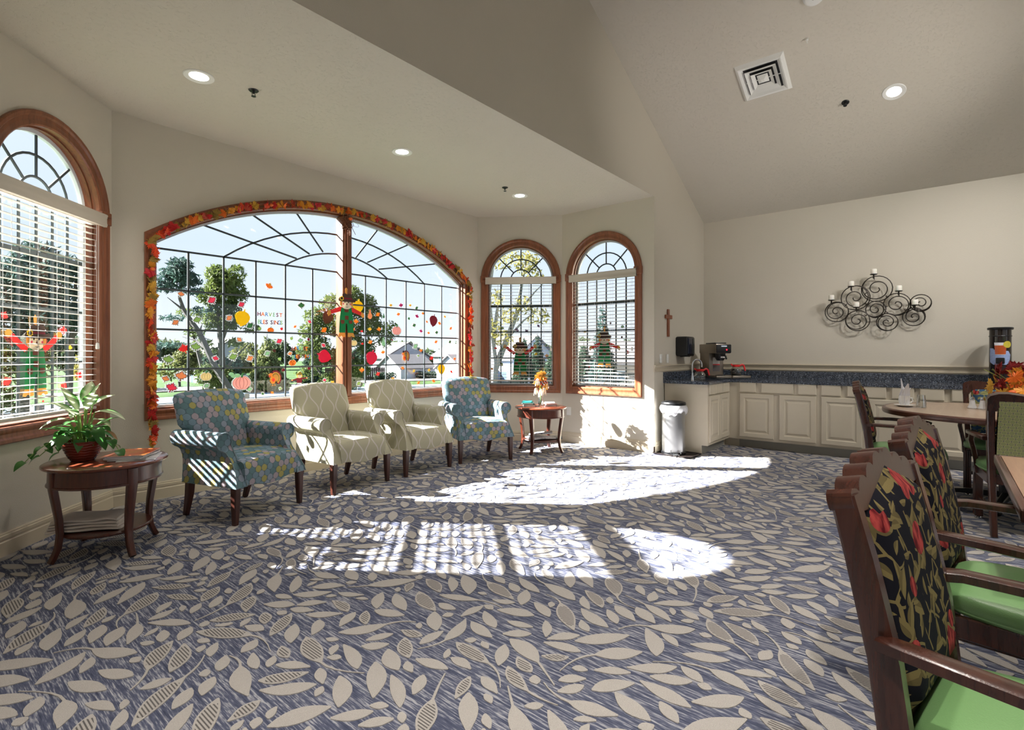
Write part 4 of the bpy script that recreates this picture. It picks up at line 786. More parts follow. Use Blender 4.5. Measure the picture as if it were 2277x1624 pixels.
def scarecrow(label, M, h, up):
    r = thing('scarecrow_cutout', label, 'decoration'); r.matrix_basis = M; s = h/1.0
    P = lambda q: [(a*s, b*s) for a,b in q]
    def part(nm, layers, lift):
        F = Flat()
        for i, (poly, m) in enumerate(layers): F.add(P(poly), m, lift+.001*i)
        F.build(nm, r)
    part('hanger', [([(-.02,.45),(.02,.45),(.03,.58),(-.0,.62),(-.03,.58)], 'straw')], 0)
    for sg in (-1,1):
        arm = [(sg*.10,.16),(sg*.18,.10),(sg*.36,.23),(sg*.42,.30),(sg*.36,.35),(sg*.22,.23)] if up else [(sg*.08,.19),(sg*.20,.16),(sg*.40,.08),(sg*.39,.0),(sg*.16,.07),(sg*.08,.04)]
        hand = [(sg*.37,.36),(sg*.43,.29),(sg*.48,.30),(sg*.49,.37),(sg*.45,.40),(sg*.40,.39)] if up else [(sg*.40,.09),(sg*.38,.0),(sg*.45,-.05),(sg*.48,.0),(sg*.46,.06)]
        part('sleeve', [(arm,'shirt')], .001); part('hand', [(hand,'straw')], .0015)
    part('overalls', [([(-.13,.16),(-.06,.16),(-.05,.08),(.05,.08),(.06,.16),(.13,.16),(.17,-.05),(.18,-.20),(.19,-.40),(.03,-.40),(.015,-.20),(-.015,-.20),(-.03,-.40),(-.19,-.40),(-.18,-.20),(-.17,-.05)],'overall'),
        ([(-.06,.17),(.06,.17),(.05,.06),(-.05,.06)],'patch'), ([(-.04,-.02),(.05,-.02),(.05,-.11),(-.04,-.10)],'patch'), ([(-.15,-.12),(-.06,-.12),(-.06,-.19),(-.11,-.21),(-.15,-.18)],'patch'), ([(.06,-.12),(.15,-.12),(.15,-.18),(.10,-.20),(.06,-.18)],'patch')], .004)
    for sg in (-1,1): part('foot', [([(sg*.04,-.40),(sg*.18,-.40),(sg*.22,-.49),(sg*.17,-.50),(sg*.13,-.47),(sg*.09,-.50),(sg*.03,-.49)],'straw')], .003)
    part('head', [(ell(.15,.125,0,.25,20),'face'), ([(-.17,.32),(-.11,.32),(-.12,.18),(-.17,.21)],'straw'), ([(.17,.32),(.11,.32),(.12,.18),(.17,.21)],'straw'), (ell(.012,.014,-.045,.28,8),'black'), (ell(.012,.014,.045,.28,8),'black'),
        ([(-.018,.22),(.018,.22),(0,.27)],'patch'), (ell(.018,.018,-.09,.24,8),'pink'), (ell(.018,.018,.09,.24,8),'pink'), ([(-.05,.185),(0,.165),(.05,.185),(0,.177)],'black')], .006)
    part('hat', [([(-.22,.34),(-.21,.30),(-.1,.29),(.1,.29),(.21,.29),(.23,.33),(.20,.37),(.13,.35),(.12,.46),(.06,.48),(0,.46),(-.06,.48),(-.12,.46),(-.13,.35),(-.19,.38)],'hat'), ([(-.13,.35),(.13,.35),(.13,.38),(-.13,.38)],'maroon'),
        ([(-.14+.06*(1 if i%2 else .7)*math.cos(PI*i/8), .36+.06*(1 if i%2 else .7)*math.sin(PI*i/8)) for i in range(16)],'yellow'), (ell(.03,.03,-.14,.36,10),'black')], .017)
scarecrow('large paper scarecrow with raised arms behind the blind of the leftmost window', frame_mtx(LA0,ANG1) @ Matrix.Translation((.573+DT1,.098,1.209)), .50, True)
scarecrow('paper scarecrow with raised arms in the arched window behind the flower vase', frame_mtx(RA0,ANG3) @ Matrix.Translation((.61,.098,1.182)), .50, True)
scarecrow('paper scarecrow with arms held out in the rightmost arched window', frame_mtx(RA1,-PI/2) @ Matrix.Translation((.618,.098,1.315)), .50, False)
scarecrow('paper scarecrow with outstretched arms hung on the post between the wide windows', Matrix.Translation((3.375,YW-.036,1.684)), .50, False)

# ------------------------------------------------------------ leaf garland and bow
def cloth(name, rgb):
    return gel(name, rgb, .10)
GL = [cloth('silk_leaf_%d' % i, c) for i, c in enumerate([(222,74,34),(232,112,36),(226,150,44),(196,40,40),(214,164,60),(150,120,52),(176,64,44),(204,52,60)])]
def bent_leaf(mat, k):
    mb = MB(); pts = MAPLE; n = len(pts); z = lambda a, b: .25*k*(a*a) + .18*(1-k)*b*b - .1*k
    top = [(a, -z(a,b)-.02, b) for a,b in pts]; bot = [(a, -z(a,b), b) for a,b in pts]
    vs = top+bot+[(0,-.12,0.05),(0,-.08,.05)]; C = 2*n
    fs = [(i,(i+1)%n,C) for i in range(n)] + [(n+(i+1)%n,n+i,C+1) for i in range(n)] + [(i,n+i,n+(i+1)%n,(i+1)%n) for i in range(n)]
    return mb.add(vs, fs).mesh('maple_leaf', mat, smooth=0)
LM = [bent_leaf(m, k) for m in GL for k in (.2, 1.0)]
gr = thing('leaf_garland', 'garland of red, orange and yellow silk maple leaves framing the wide window', 'garland', (1.478,YW-.03,.46))
path = [(1.478,.46),(1.474,.9),(1.468,1.6),(1.47,2.20)] + [(x, -.557+math.sqrt(3.405**2-(x-3.42)**2)) for x in [1.56+3.72*i/30 for i in range(31)]] + [(5.372,2.2),(5.378,1.6),(5.372,.9)]
seg = [0]
for a, b in zip(path, path[1:]): seg.append(seg[-1]+math.hypot(b[0]-a[0], b[1]-a[1]))
def at_len(s):
    for i in range(len(path)-1):
        if s <= seg[i+1]: k = (s-seg[i])/(seg[i+1]-seg[i]); return (path[i][0]+(path[i+1][0]-path[i][0])*k, path[i][1]+(path[i+1][1]-path[i][1])*k)
    return path[-1]
rg = random.Random(5)
MB().tube([(a-1.478, 0, b-.46) for a,b in path], .004, 5).build('stem', plain('garland_wire', (74,66,40), .8), gr)
NL = 292; seq = []
while len(seq) < NL: c = rg.randrange(8); seq += [c]*rg.choice([1,2,2,3])
for i in range(NL):
    a, b = at_len(seg[-1]*(i+.5)/NL); s = rg.uniform(.038,.058)
    if a > 1.6 and b > 2.2: s *= .93
    M = Matrix.Translation((a-1.478+rg.uniform(-.022,.022), -.014-rg.uniform(0,.045), b-.46+rg.uniform(-.018,.018))) @ Euler((rg.uniform(-.9,.9), rg.uniform(-3.1,3.1), rg.uniform(-.8,.8))).to_matrix().to_4x4() @ Matrix.Scale(s, 4)
    inst('maple_leaf', LM[2*seq[i]+rg.randrange(2)], gr, M)
m_pump = plain('orange_pumpkin', (226,104,40), .5)
pm = MB(); pm.surf(lambda u,v: ((1+.12*abs(math.sin(4*2*PI*u/2)))*math.cos(2*PI*u)*math.sin(PI*v), (1+.12*abs(math.sin(4*2*PI*u/2)))*math.sin(2*PI*u)*math.sin(PI*v), -.8*math.cos(PI*v)), 16, 7, cu=True); pm = pm.mesh('mini_pumpkin', m_pump)
for s in (.03,.45,.92,1.5,2.9,3.7,4.2,5.1,6.0,6.9):
    a, b = at_len(min(s, seg[-1]-.01)); inst('mini_pumpkin', pm, gr, Matrix.Translation((a-1.478, -.05, b-.46)) @ Matrix.Scale(.018, 4))
bow = thing('raffia_bow', 'brown raffia bow with loose loops at the top of the window post', 'bow', (3.38,YW-.05,2.74))
m_raf = plain('raffia', (122,76,52), .7, var=.2)
for i in range(14):
    an = rg.uniform(0, 2*PI); L = rg.uniform(.07,.15); w = rg.uniform(.02,.045); pts = []
    for k in range(13):
        t = 2*PI*k/12; x = L*(1-math.cos(t))/2; y = w*math.sin(t); pts.append((x*math.cos(an)-y*math.sin(an), -.02-.02*math.sin(t/2)-.004*i/2, x*math.sin(an)*.8+y*math.cos(an)-.02))
    MB().tube(pts, .0055 if i < 9 else .003, 5, flat=.4).build('loop', m_raf, bow)
for i in range(6):
    x = rg.uniform(-.06,.1); MB().tube([(0,-.03,0),(x*.5,-.04,-.07),(x,-.03,-.10-rg.uniform(0,.06)),(x*1.5,-.03,-.13-rg.uniform(0,.05))], .003, 5).build('tail', m_raf, bow)
inst('mini_pumpkin', pm, bow, Matrix.Translation((0,-.06,.01)) @ Matrix.Scale(.022, 4))
# ------------------------------------------------------------ armchairs
def armchair(label, fab, pipe, loc, rz, group):
    t = thing('armchair', label, 'armchair', loc, rz, group)
    def zb(x): return .268 - (.0 if abs(x) > .21 else .014*(1+math.cos(PI*x/.21)))
    def seat(u, v):
        x = -.262+.524*u; pr = [(.26,.27),(.0,.27),(-.30,zb(x)),(-.318,zb(x)+.006),(-.322,.33),(-.320,.39),(-.312,.425),(-.292,.446),(-.25,.457),(-.1,.472),(.05,.470),(.26,.455)]
        y, z = pr[min(len(pr)-1, round(v*len(pr)))] if v < 1 else pr[0]
        return (x, y, z + (.012*(1-(x/.262)**2) if z > .44 else 0))
    mb = MB(); mb.surf(seat, 17, 12, cv=True)
    for u in (0,1): mb.add([seat(u, k/12) for k in range(12)], [tuple(range(12))])
    mb.build('seat', fab, t, uv=True)
    for sg in (-1, 1):
        O = [(.250,.27,-.324),(.250,.33,-.312),(.250,.40,-.272),(.250,.46,-.226),(.249,.52,-.188)]
        for a in range(205, -76, -20): O.append(((.312+.066*math.cos(math.radians(a))), .596+.066*math.sin(math.radians(a)), -.165))
        O += [(.312,.515,-.185),(.304,.47,-.216),(.306,.43,-.250),(.318,.37,-.288),(.334,.31,-.316),(.344,.27,-.324)]
        if sg < 0: O = [(-x,z,y) for x,z,y in O]
        yb = lambda z: .24+.30*max(0, min(1,(z-.27)/.4))*.35
        mb = MB(); L = [[(x, y, z) for x,z,y in O]]
        for k in (.02,.5,1.0): L.append([(x, y+(yb(z)-y)*k, z) for x,z,y in O])
        n = len(O); vs = [p for l in L for p in l]; fs = [(i*n+j, i*n+(j+1)%n, (i+1)*n+(j+1)%n, (i+1)*n+j) for i in range(3) for j in range(n)]
        mb.add(vs, fs)
        # front panel: strips between the inner and outer half of the outline
        h = n//2; fr = []
        for j in range(h):
            a, b, c, d = j, j+1, n-2-j, n-1-j
            if b < c: fr.append((a,b,c,d))
            elif b == c: fr.append((a,b,d))
        mb.add(L[0], fr); mb.add(L[-1], fr); o = mb.build('arm', fab, t, uv=True)
        MB().tube([(x, y-.003, z) for x,z,y in O], .0042, 5).build('piping', pipe, o)
    def back(u, v):
        a = 2*PI*u; z = .44+.485*v; w = .250+.066*max(0,min(1,(v-.36)/.16))**1.0*(1 if v > .36 else 0)
        w = w - (.010 if v > .93 else 0) - (.03 if v > .99 else 0); c, s = math.cos(a), math.sin(a)
        ex = .5; x = w*math.copysign(abs(c)**ex, c); tk = .066 if v < .9 else .066*math.sqrt(max(.02,1-((v-.9)/.1)**2*.75)); y = tk*math.copysign(abs(s)**.62, s)
        bul = -.022*(1-(x/w)**2)*(1 if s < 0 else 0)*math.sin(PI*min(1,v*1.02))
        return (x, .225+.150*v+y+bul, z + .030*(1-(x/.31)**2)*v**3)
    mb = MB(); VV = [0,.2,.36,.40,.44,.48,.53,.65,.78,.88,.93,.965,.99,1.0]
    mb.surf(lambda u,v: back(u, VV[round(v*13)]), 32, 14, cu=True); mb.add([back(i/32,1.0) for i in range(32)], [tuple(range(32))]); mb.add([back(i/32,0) for i in range(32)], [tuple(range(32))])
    mb.build('backrest', fab, t, uv=True)
    for x, y, xb, y2 in ((-.312,-.285,-.316,-.285),(.312,-.285,.316,-.285),(-.285,.225,-.275,.285),(.285,.225,.275,.285)):
        MB().bar([(x,y,.275),(x*.6+xb*.4,y*.75+y2*.25,.17),(xb,y2,.0)], [.056,.052,.036], [.056,.052,.036], up=(0,1,0)).build('leg', m_legw, t)
    return t
G = 'upholstered armchairs under the wide window'
armchair('blue shell-patterned armchair nearest the camera, beside the table with the plant', m_honey, m_pipe_b, (1.873,4.275,.0035), math.radians(17.7), G)
armchair('beige ogee-patterned armchair, left one of the beige pair', m_ogee, m_pipe_g, (2.868,4.405,.0035), math.radians(5), G)
armchair('beige ogee-patterned armchair, right one of the beige pair', m_ogee, m_pipe_g, (3.740,4.43,.0035), math.radians(1.5), G)
armchair('blue shell-patterned armchair farthest from the camera, beside the flower vase table', m_honey, m_pipe_b, (4.642,4.281,.0035), math.radians(-25), G)

# ------------------------------------------------------------ round side tables
def side_table(label, loc, rz):
    t = thing('side_table', label, 'side table', loc, rz, 'round cherry side tables'); H = .57
    MB().lathe([(0,H-.026),(.315,H-.026),(.328,H-.020),(.332,H-.012),(.330,H-.004),(.322,H),(0,H)], 48).build('tabletop', m_cherry_t, t)
    MB().lathe([(.295,H-.026),(.298,H-.115),(.304,H-.118),(.306,H-.126),(.300,H-.130),(.285,H-.130),(.283,H-.026)], 48, cap=False).build('apron', m_cherry, t)
    for k in range(4):
        an = k*PI/2; c, s = math.cos(an), math.sin(an)
        P = [(r*c, r*s, z) for r, z in ((.290,H-.03),(.288,H-.13),(.275,.36),(.258,.25),(.252,.16),(.262,.08),(.285,.025),(.300,.0))]
        MB().bar(P, [.056,.056,.050,.044,.040,.038,.036,.036], [.036,.036,.036,.034,.032,.030,.030,.030], up=(c,s,.01)).build('leg', m_cherry, t)
    MB().lathe([(0,.135),(.238,.135),(.243,.141),(.243,.149),(.238,.155),(0,.155)], 40).build('shelf', m_cherry, t)
    return t
side_table('round dark cherry side table carrying the potted plant, nearest the camera', (.935,4.085,.0035), math.radians(12))
side_table('round cherry side table carrying the flower vase in the far bay corner', (5.487,3.94,.0035), math.radians(12))

# potted plant
m_glaze = plain('red_brown_glaze', (104,40,28), .18, var=.15, scale=14); m_soil = plain('soil', (54,40,30), .95, bump=.004, bscale=60)
def leafmat(name, a, b, var):
    n = NT(name); u, v, w = n.sep(n.tc()); f = n.noise(n.mapp(n.tc(),(12,40,12)), 1.0, 3); c = n.mix(f, lin(*a), lin(*b))
    if var: 
        d = n.m('ABSOLUTE', v); c = n.mix(n.ramp(n.m('ADD', n.m('MULTIPLY', d, 24.0), n.m('MULTIPLY', f, .5)), [(.35,1.0),(.85,0.0)]), c, lin(222,232,196))
    tr = n.n('ShaderNodeBsdfTranslucent'); n.put(tr.inputs[0], c); mx = n.n('ShaderNodeMixShader'); mx.inputs[0].default_value = .3; n.set(c, .35); n.t.links.new(n.b.outputs[0], mx.inputs[1]); n.t.links.new(tr.outputs[0], mx.inputs[2]); n.t.links.new(mx.outputs[0], n.out.inputs[0]); return n.mat
m_lv = leafmat('variegated_leaf', (60,110,48), (96,150,70), True); m_lg = leafmat('green_leaf', (52,104,52), (84,142,70), False); m_stem = plain('plant_stem', (120,150,70), .5); m_dry = plain('dry_leaf', (122,92,48), .7)
def plant_leaf(mat, L, W, droop, heart):
    mb = MB(); n = 9; vs = []; fs = []
    for i in range(n+1):
        u = i/n; w = W/2*(math.sin(PI*u**(.62 if heart else .9))**.8) if 0 < u < 1 else .001
        x = L*u*(1-.12*droop*u); z = -droop*L*.45*u*u
        vs += [(x-(.10*L if heart and i in (1,) else 0), -w, z+w*.28), (x, 0, z), (x-(.10*L if heart and i in (1,) else 0), w, z+w*.28)]
    for i in range(n):
        a = 3*i; fs += [(a,a+1,a+4,a+3),(a+1,a+2,a+5,a+4)]
    return mb.add(vs, fs).mesh('leaf', mat, fix=False, smooth=60)
pl = thing('potted_plant', 'potted plant with variegated and trailing green leaves in a red-brown glazed bowl', 'plant', (.825,4.165,.5735), .3); pl.scale = (1.1,1.1,1.1)
prof = [(.05,0),(.058,.0),(.075,.03),(.092,.07),(.100,.098),(.104,.105),(.102,.112),(.094,.112),(.090,.10)]
pb = MB(); N = 72
pb.surf(lambda u,v: (lambda r,z: (r*math.cos(2*PI*u), r*math.sin(2*PI*u), z))(*( (lambda t: (.052+.052*t**.65 + .0016*math.sin(2*PI*(t*7)+.9*math.sin(2*PI*u*12)), .108*t))(v))), N, 40, cu=True)
pb.lathe([(0,0),(.052,0)], N, cap=False); pb.lathe([(.104,.108),(.102,.114),(.094,.114),(.090,.098)], N, cap=False); pb.build('pot', m_glaze, pl)
MB().lathe([(0,.102),(.05,.104),(.093,.096)], 24, cap=False).build('soil', m_soil, pl)
LV = [plant_leaf(m_lv, .155, .066, d, False) for d in (.25,.7,1.1)]; LH = [plant_leaf(m_lg, .088, .068, d, True) for d in (.5,1.0,1.5)]; LN = [plant_leaf(m_lg, .17, .05, d, False) for d in (.5,.9)]; LD = plant_leaf(m_dry, .07, .035, 1.2, False)
rp_ = random.Random(12)
def put_leaf(me, base, az, el, L=1.0, roll=0):
    inst('leaf', me, pl, Matrix.Translation(base) @ Euler((roll, -el, az), 'XYZ').to_matrix().to_4x4() @ Matrix.Scale(L, 4))
def stem(a, b, r=.003):
    m = (Vector(a)+Vector(b))/2 + Vector((0,0,.02)); MB().tube([a, m, b], r, 5).build('stem', m_stem, pl)
for i in range(11):                     # upright variegated rosette
    az = i*2.4+.4; h = .20+.012*i+rp_.uniform(-.02,.02); r = .012+.045*(1-i/11)
    b = (r*math.cos(az)*1.3, r*math.sin(az)*1.3, .10+h*.62+ .02*(i%3)); stem((r*.4*math.cos(az), r*.4*math.sin(az), .09), b, .004)
    put_leaf(LV[0 if i > 7 else (1 if i > 3 else 2)], b, az, .25+.11*i*.9-(.2 if i < 4 else 0), rp_.uniform(.85,1.15), rp_.uniform(-.3,.3))
for i in range(9):
    az = i*.72+.1; b = (.05*math.cos(az), .05*math.sin(az), .16+rp_.uniform(0,.06)); stem((.02*math.cos(az), .02*math.sin(az), .09), b); put_leaf(LN[i%2], b, az, rp_.uniform(-.1,.7), rp_.uniform(.7,1.0))
for i in range(26):
    az = i*2.399; rr = rp_.uniform(.05,.105); b = (rr*math.cos(az), rr*math.sin(az), .115+rp_.uniform(-.005,.075)); stem((rr*.6*math.cos(az), rr*.6*math.sin(az), .10), b, .002); put_leaf(LH[i%3], b, az+rp_.uniform(-.6,.6), rp_.uniform(-.9,.5), rp_.uniform(.7,1.1), rp_.uniform(-.4,.4))
for k, az in enumerate((1.6,1.95,2.3,-.9)):             # trailing vines
    p = [(.08*math.cos(az), .08*math.sin(az), .12)]
    for j in range(1,6): p.append(((.08+.034*j)*math.cos(az+.08*j*(-1)**k), (.08+.034*j)*math.sin(az+.08*j*(-1)**k), .13-.020*j*j*.22))
    MB().tube(p, .0022, 5).build('stem', m_stem, pl)
    for j in range(1,6): put_leaf(LH[1], p[j], az+(.9 if j%2 else -.9), -.3, rp_.uniform(.5,.8), rp_.uniform(-.4,.4))
for az in (-.6,-.3,.15): put_leaf(LD, (.10*math.cos(az), .10*math.sin(az), .15), az, -.2, 1.2, .5)

# magazines, each its own thing
def rect_thing(name, label, cat, mats, size, loc, rz, group=None, curl=0.0):
    w, d, h = size
    mb = MB(); mb.rbox(-w/2+.001, w/2-.001, -d/2+.001, d/2-.001, .0008, h-.0008, .0006, 1, 0); mb.box(-w/2, w/2, -d/2, d/2, h-.0008, h, 1); mb.box(-w/2, w/2, -d/2, d/2, 0, .0008, 1); mb.box(-w/2-.0006, -w/2, -d/2, d/2, 0, h, 1)
    o = mb.build(name, mats, smooth=0); o.location = loc; o.rotation_euler = (0,0,rz); tag(o, label, cat, group); return o
def cover(name, a, b, sca=9): 
    n = NT(name); f = n.voro(n.tc(), sca, 'F1', '3D').outputs['Color']; n.set(n.mix(n.sep(f)[0], lin(*a), lin(*b)), .25, Coat_Weight=.3); return n.mat
zz = .5735
for i, (lab, a, b, h, dx, dy, rz) in enumerate([
    ('thin white flyer lowest under the magazine stack on the near side table', (236,236,238),(214,216,222), .003, .04,-.05,.62),
    ('magazine with a grey cover second from the bottom of the near stack', (90,92,96),(150,150,150), .007, .0,0,.50),
    ('white magazine with a spread lower edge in the middle of the near stack', (228,228,230),(190,194,204), .009, -.01,.005,.36),
    ('blue and white magazine under the topmost one on the near side table', (66,104,170),(226,230,236), .007, -.015,.012,.48),
    ('topmost magazine with an orange cover on the near side table', (206,92,50),(190,120,60), .006, .005,.0,.44)]):
    rect_thing('magazine', lab, 'magazine', [m_paper, cover('magazine_cover_%d' % i, a, b)], (.21,.275,h), (1.065+dx*.6, 4.04+dy*.6-.02, zz), rz-1.05, 'magazines on the near side table'); zz += h+.0004
# folded cloth on the lower shelf
def folded(label, loc, rz):
    t = thing('folded_tablecloth', label, 'tablecloth', loc, rz); m = plain('ivory_cloth', (214,204,196), .9, var=.04, bump=.0008, bscale=400)
    rr = random.Random(3)
    for k in range(4):
        w, d = .40-.012*k, .225-.01*k; z0 = .019*k
        def f(u, v, k=k, z0=z0, w=w, d=d):
            a = 2*PI*v; ex = .35; c, s = math.cos(a), math.sin(a); y = d/2*math.copysign(abs(c)**ex, c); z = .0095*math.copysign(abs(s)**.6, s)+.0095
            x = (u-.5)*w*(1-.06*abs(c)); wv = .004*math.sin(9*u+2*k)+.003*math.sin(15*y*3+k)
            return (x, y + .004*math.sin(12*u+k), z0+z + wv*(.3+.5*(k == 3)) - .018*max(0,abs(u-.5)-.36)*4*(.4+.2*k))
        mb = MB(); mb.surf(f, 22, 20, cv=True); mb.add([f(0,j/20) for j in range(20)], [tuple(range(20))]); mb.add([f(1,j/20) for j in range(20)], [tuple(range(20))]); mb.build('fold', m, t)
    return t
folded('folded ivory tablecloth lying on the lower shelf of the near side table', (.845,4.08,.162), -.576)

# vase with silk flowers, books and newspapers on the far table
v = thing('flower_vase', 'clear glass bud vase standing on the far side table', 'vase', (5.545,3.985,.5735))
MB().lathe([(0,.003),(.03,.003),(.034,.012),(.036,.05),(.032,.075),(.018,.12),(.014,.17),(.018,.205),(.016,.205),(.012,.17),(.016,.12),(.029,.075),(.032,.05),(.03,.016),(0,.012)], 24).build('glass_body', m_clear, v)
MB().lathe([(0,.0155),(.0285,.017),(.031,.05),(.029,.072),(0,.072)], 20).build('water', clearglass('vase_water', (.95,.97,.97), .05), v)
fl = thing('silk_flowers', 'autumn silk bouquet with gold flowers and pale tassels standing in the vase', 'flowers', (5.545,3.985,.60), 0)
rf = random.Random(9); m_gold = cloth('gold_petal', (214,158,62)); m_tas = cloth('cream_tassel', (240,226,208)); m_redb = plain('red_berry', (176,44,36), .3); m_rust = cloth('rust_petal', (190,92,48)); m_olv = cloth('olive_leaf', (132,138,72))
MB().tube([(0,0,-.005),(.002,0,.15),(.0,0,.26)], .004, 6).tube([(.006,0,-.005),(-.004,.004,.15),(-.03,0,.25)], .003, 6).tube([(-.006,0,-.005),(.004,-.004,.15),(.04,.02,.24)], .003, 6).build('stems', m_stem, fl)
def blossom(name, mat, c, r, n=9, tilt=0):
    mb = MB()
    for k in range(n):
        an = 2*PI*k/n; d = Vector((math.cos(an), math.sin(an), .25)); s = Vector((-math.sin(an), math.cos(an), 0)); p = Vector((0,0,0))
        vs = [p, d*r*.5-s*r*.26, d*r*.95-s*r*.16+Vector((0,0,-r*.15)), d*r*1.05+Vector((0,0,-r*.2)), d*r*.95+s*r*.16+Vector((0,0,-r*.15)), d*r*.5+s*r*.26, d*r*.55+Vector((0,0,r*.06))]
        mb.add([tuple(q) for q in vs], [(0,1,6),(1,2,6),(2,3,6),(3,4,6),(4,5,6),(5,0,6)])
    mb.ball((0,0,r*.05), (r*.26,r*.26,r*.16), 8, 5)
    mb.build(name, mat, fl, Matrix.Translation(c) @ Euler((tilt, 0, rf.uniform(0,6))).to_matrix().to_4x4(), fix=False)
for c, r, mt, tl in (((-.03,-.02,.36),.085,m_gold,.9),((.02,0,.39),.07,m_gold,.2),((.0,-.05,.27),.05,m_rust,1.1),((.06,.0,.31),.055,m_rust,.5),((-.05,.02,.24),.05,m_gold,.8),((.05,-.04,.20),.06,m_gold,1.3),((.02,.04,.30),.06,m_rust,.3)): blossom('blossom', mt, c, r, tilt=tl)
for c in ((-.09,-.02,.30),(-.07,.02,.18),(.09,.01,.20),(.10,-.02,.26),(-.06,-.05,.16),(.0,-.06,.18)):
    mb = MB()
    for k in range(12):
        an = rf.uniform(0,6.28); L = rf.uniform(.04,.075); mb.tube([(c[0],c[1],c[2]+.03),(c[0]+.02*math.cos(an),c[1]+.02*math.sin(an),c[2]+.015),(c[0]+.032*math.cos(an),c[1]+.032*math.sin(an),c[2]-L)], .003, 4)
    mb.build('tassel', m_tas, fl)
for k in range(12): MB().ball((rf.uniform(-.06,.07), rf.uniform(-.07,.04), rf.uniform(.15,.34)), .011, 8, 5).build('berry', m_redb, fl)
for k in range(9):
    an = k*.7; inst('leaf', LM[(4 if k%2 else 10)], fl, Matrix.Translation((.06*math.cos(an), .06*math.sin(an), .2+.02*k)) @ Euler((rf.uniform(0,2), 0, an)).to_matrix().to_4x4() @ Matrix.Scale(.05,4))
def book(name, label, mats, size, loc, rz, group):
    w, d, h = size; mb = MB(); mb.box(-w/2+.004, w/2-.003, -d/2+.003, d/2-.003, .003, h-.003, 0); mb.box(-w/2, w/2, -d/2, d/2, 0, .003, 1); mb.box(-w/2, w/2, -d/2, d/2, h-.003, h, 1); mb.rbox(-w/2-.002, -w/2+.003, -d/2, d/2, 0, h, .002, 2, 1)
    o = mb.build(name, mats, smooth=0); o.location = loc; o.rotation_euler = (0,0,rz); return tag(o, label, 'book', group)
m_teal = plain('teal_cover', (24,142,140), .4); m_brn = plain('brown_cover', (70,40,34), .4); m_pk = plain('pink_cover', (222,160,150), .4); m_navy = plain('navy_cover', (36,44,62), .4)
BG = 'books on the far side table'
book('book', 'brown book lowest in the left stack on the far side table', [m_paper, m_brn], (.15,.20,.026), (5.40,4.06,.5735), 2.3, BG)
book('book', 'thick teal book on the brown one, far side table', [m_paper, m_teal], (.14,.20,.024), (5.385,4.075,.5999), 2.25, BG)
book('book', 'thin teal book topmost of the left stack, far side table', [m_paper, m_teal], (.12,.17,.012), (5.38,4.08,.6243), 2.1, BG)
book('book', 'dark book lowest right of the vase, far side table', [m_paper, m_navy], (.15,.20,.018), (5.64,3.89,.5735), 2.2, BG)
book('book', 'pink covered book in the middle right of the vase', [m_paper, m_pk], (.14,.20,.014), (5.635,3.895,.5919), 2.35, BG)
book('book', 'white booklet topmost right of the vase', [m_paper, m_paper], (.13,.19,.008), (5.63,3.90,.6063), 2.2, BG)
def newspaper(label, loc, rz, w, d, tilt):
    n = NT('newsprint'); f = n.noise(n.mapp(n.tc(), (40,260,1)), 1, 1); n.set(n.mix(n.m('GREATER_THAN', f, .58), lin(216,216,220), lin(120,122,130)), .9); mb = MB()
    def fn(u, v):
        a = 2*PI*v; c, s = math.cos(a), math.sin(a); return ((u-.5)*w, d/2*math.copysign(abs(c)**.4, c), .011*math.copysign(abs(s)**.7, s)+.011+.006*math.sin(5*u))
    mb.surf(fn, 12, 14, cv=True); mb.add([fn(0,j/14) for j in range(14)], [tuple(range(14))]); mb.add([fn(1,j/14) for j in range(14)], [tuple(range(14))])
    o = mb.build('newspaper', n.mat); o.location = loc; o.rotation_euler = (0, tilt, rz); return tag(o, label, 'newspaper', 'papers on the shelf of the far side table')
newspaper('folded newspaper lying flat on the shelf under the far side table', (5.47,3.93,.166), -.4, .32, .24, 0)
newspaper('rolled newspaper lying slanted on top of the shelf papers, far side table', (5.50,3.95,.212), -.9, .30, .15, -.16)
rect_thing('magazine', 'grey magazine at the right of the shelf under the far side table', 'magazine', [m_paper, cover('grey_cover',(96,104,104),(130,136,130))], (.15,.2,.02), (5.625,3.82,.162), .6, 'papers on the shelf of the far side table')

# ------------------------------------------------------------ ceiling fixtures
def slope_z(a): return HE + SL*(XC-a)
TILT = math.atan(SL)
def can_light(label, loc, tilt, power=None):
    t = thing('recessed_light', label, 'ceiling light', loc, 0, 'recessed ceiling lights'); t.rotation_euler = (0, tilt, 0)
    MB().lathe([(.062,.0),(.075,-.004),(.096,-.006),(.100,-.002),(.100,.004),(.062,.004)], 36, cap=False).build('trim_ring', m_white, t)
    MB().lathe([(0,-.001),(.0625,-.001),(.0625,.003),(0,.003)], 28).build('lens', m_lamp, t)
    l = bpy.data.lights.new('can_lamp', 'SPOT'); l.energy = power or CAN_POWER; l.spot_size = math.radians(80 if power else 120); l.spot_blend = .7 if power else .9; l.color = (1,.94,.86); l.shadow_soft_size = .06
    o = bpy.data.objects.new('can_lamp', l); COL.objects.link(o); o.parent = t; o.location = (0,0,-.03); o.rotation_euler = (0,-tilt,0)
for i, (lab, a) in enumerate((('recessed light nearest the camera in the low bay ceiling',1.459),('middle recessed light in the low bay ceiling',3.297),('farthest recessed light in the low bay ceiling, near the arched windows',5.166))): can_light(lab, (a,4.03,HB-.001), 0)
can_light('single recessed light in the sloping ceiling, right of the vent', (6.663,.389,slope_z(6.663)-.001), TILT)
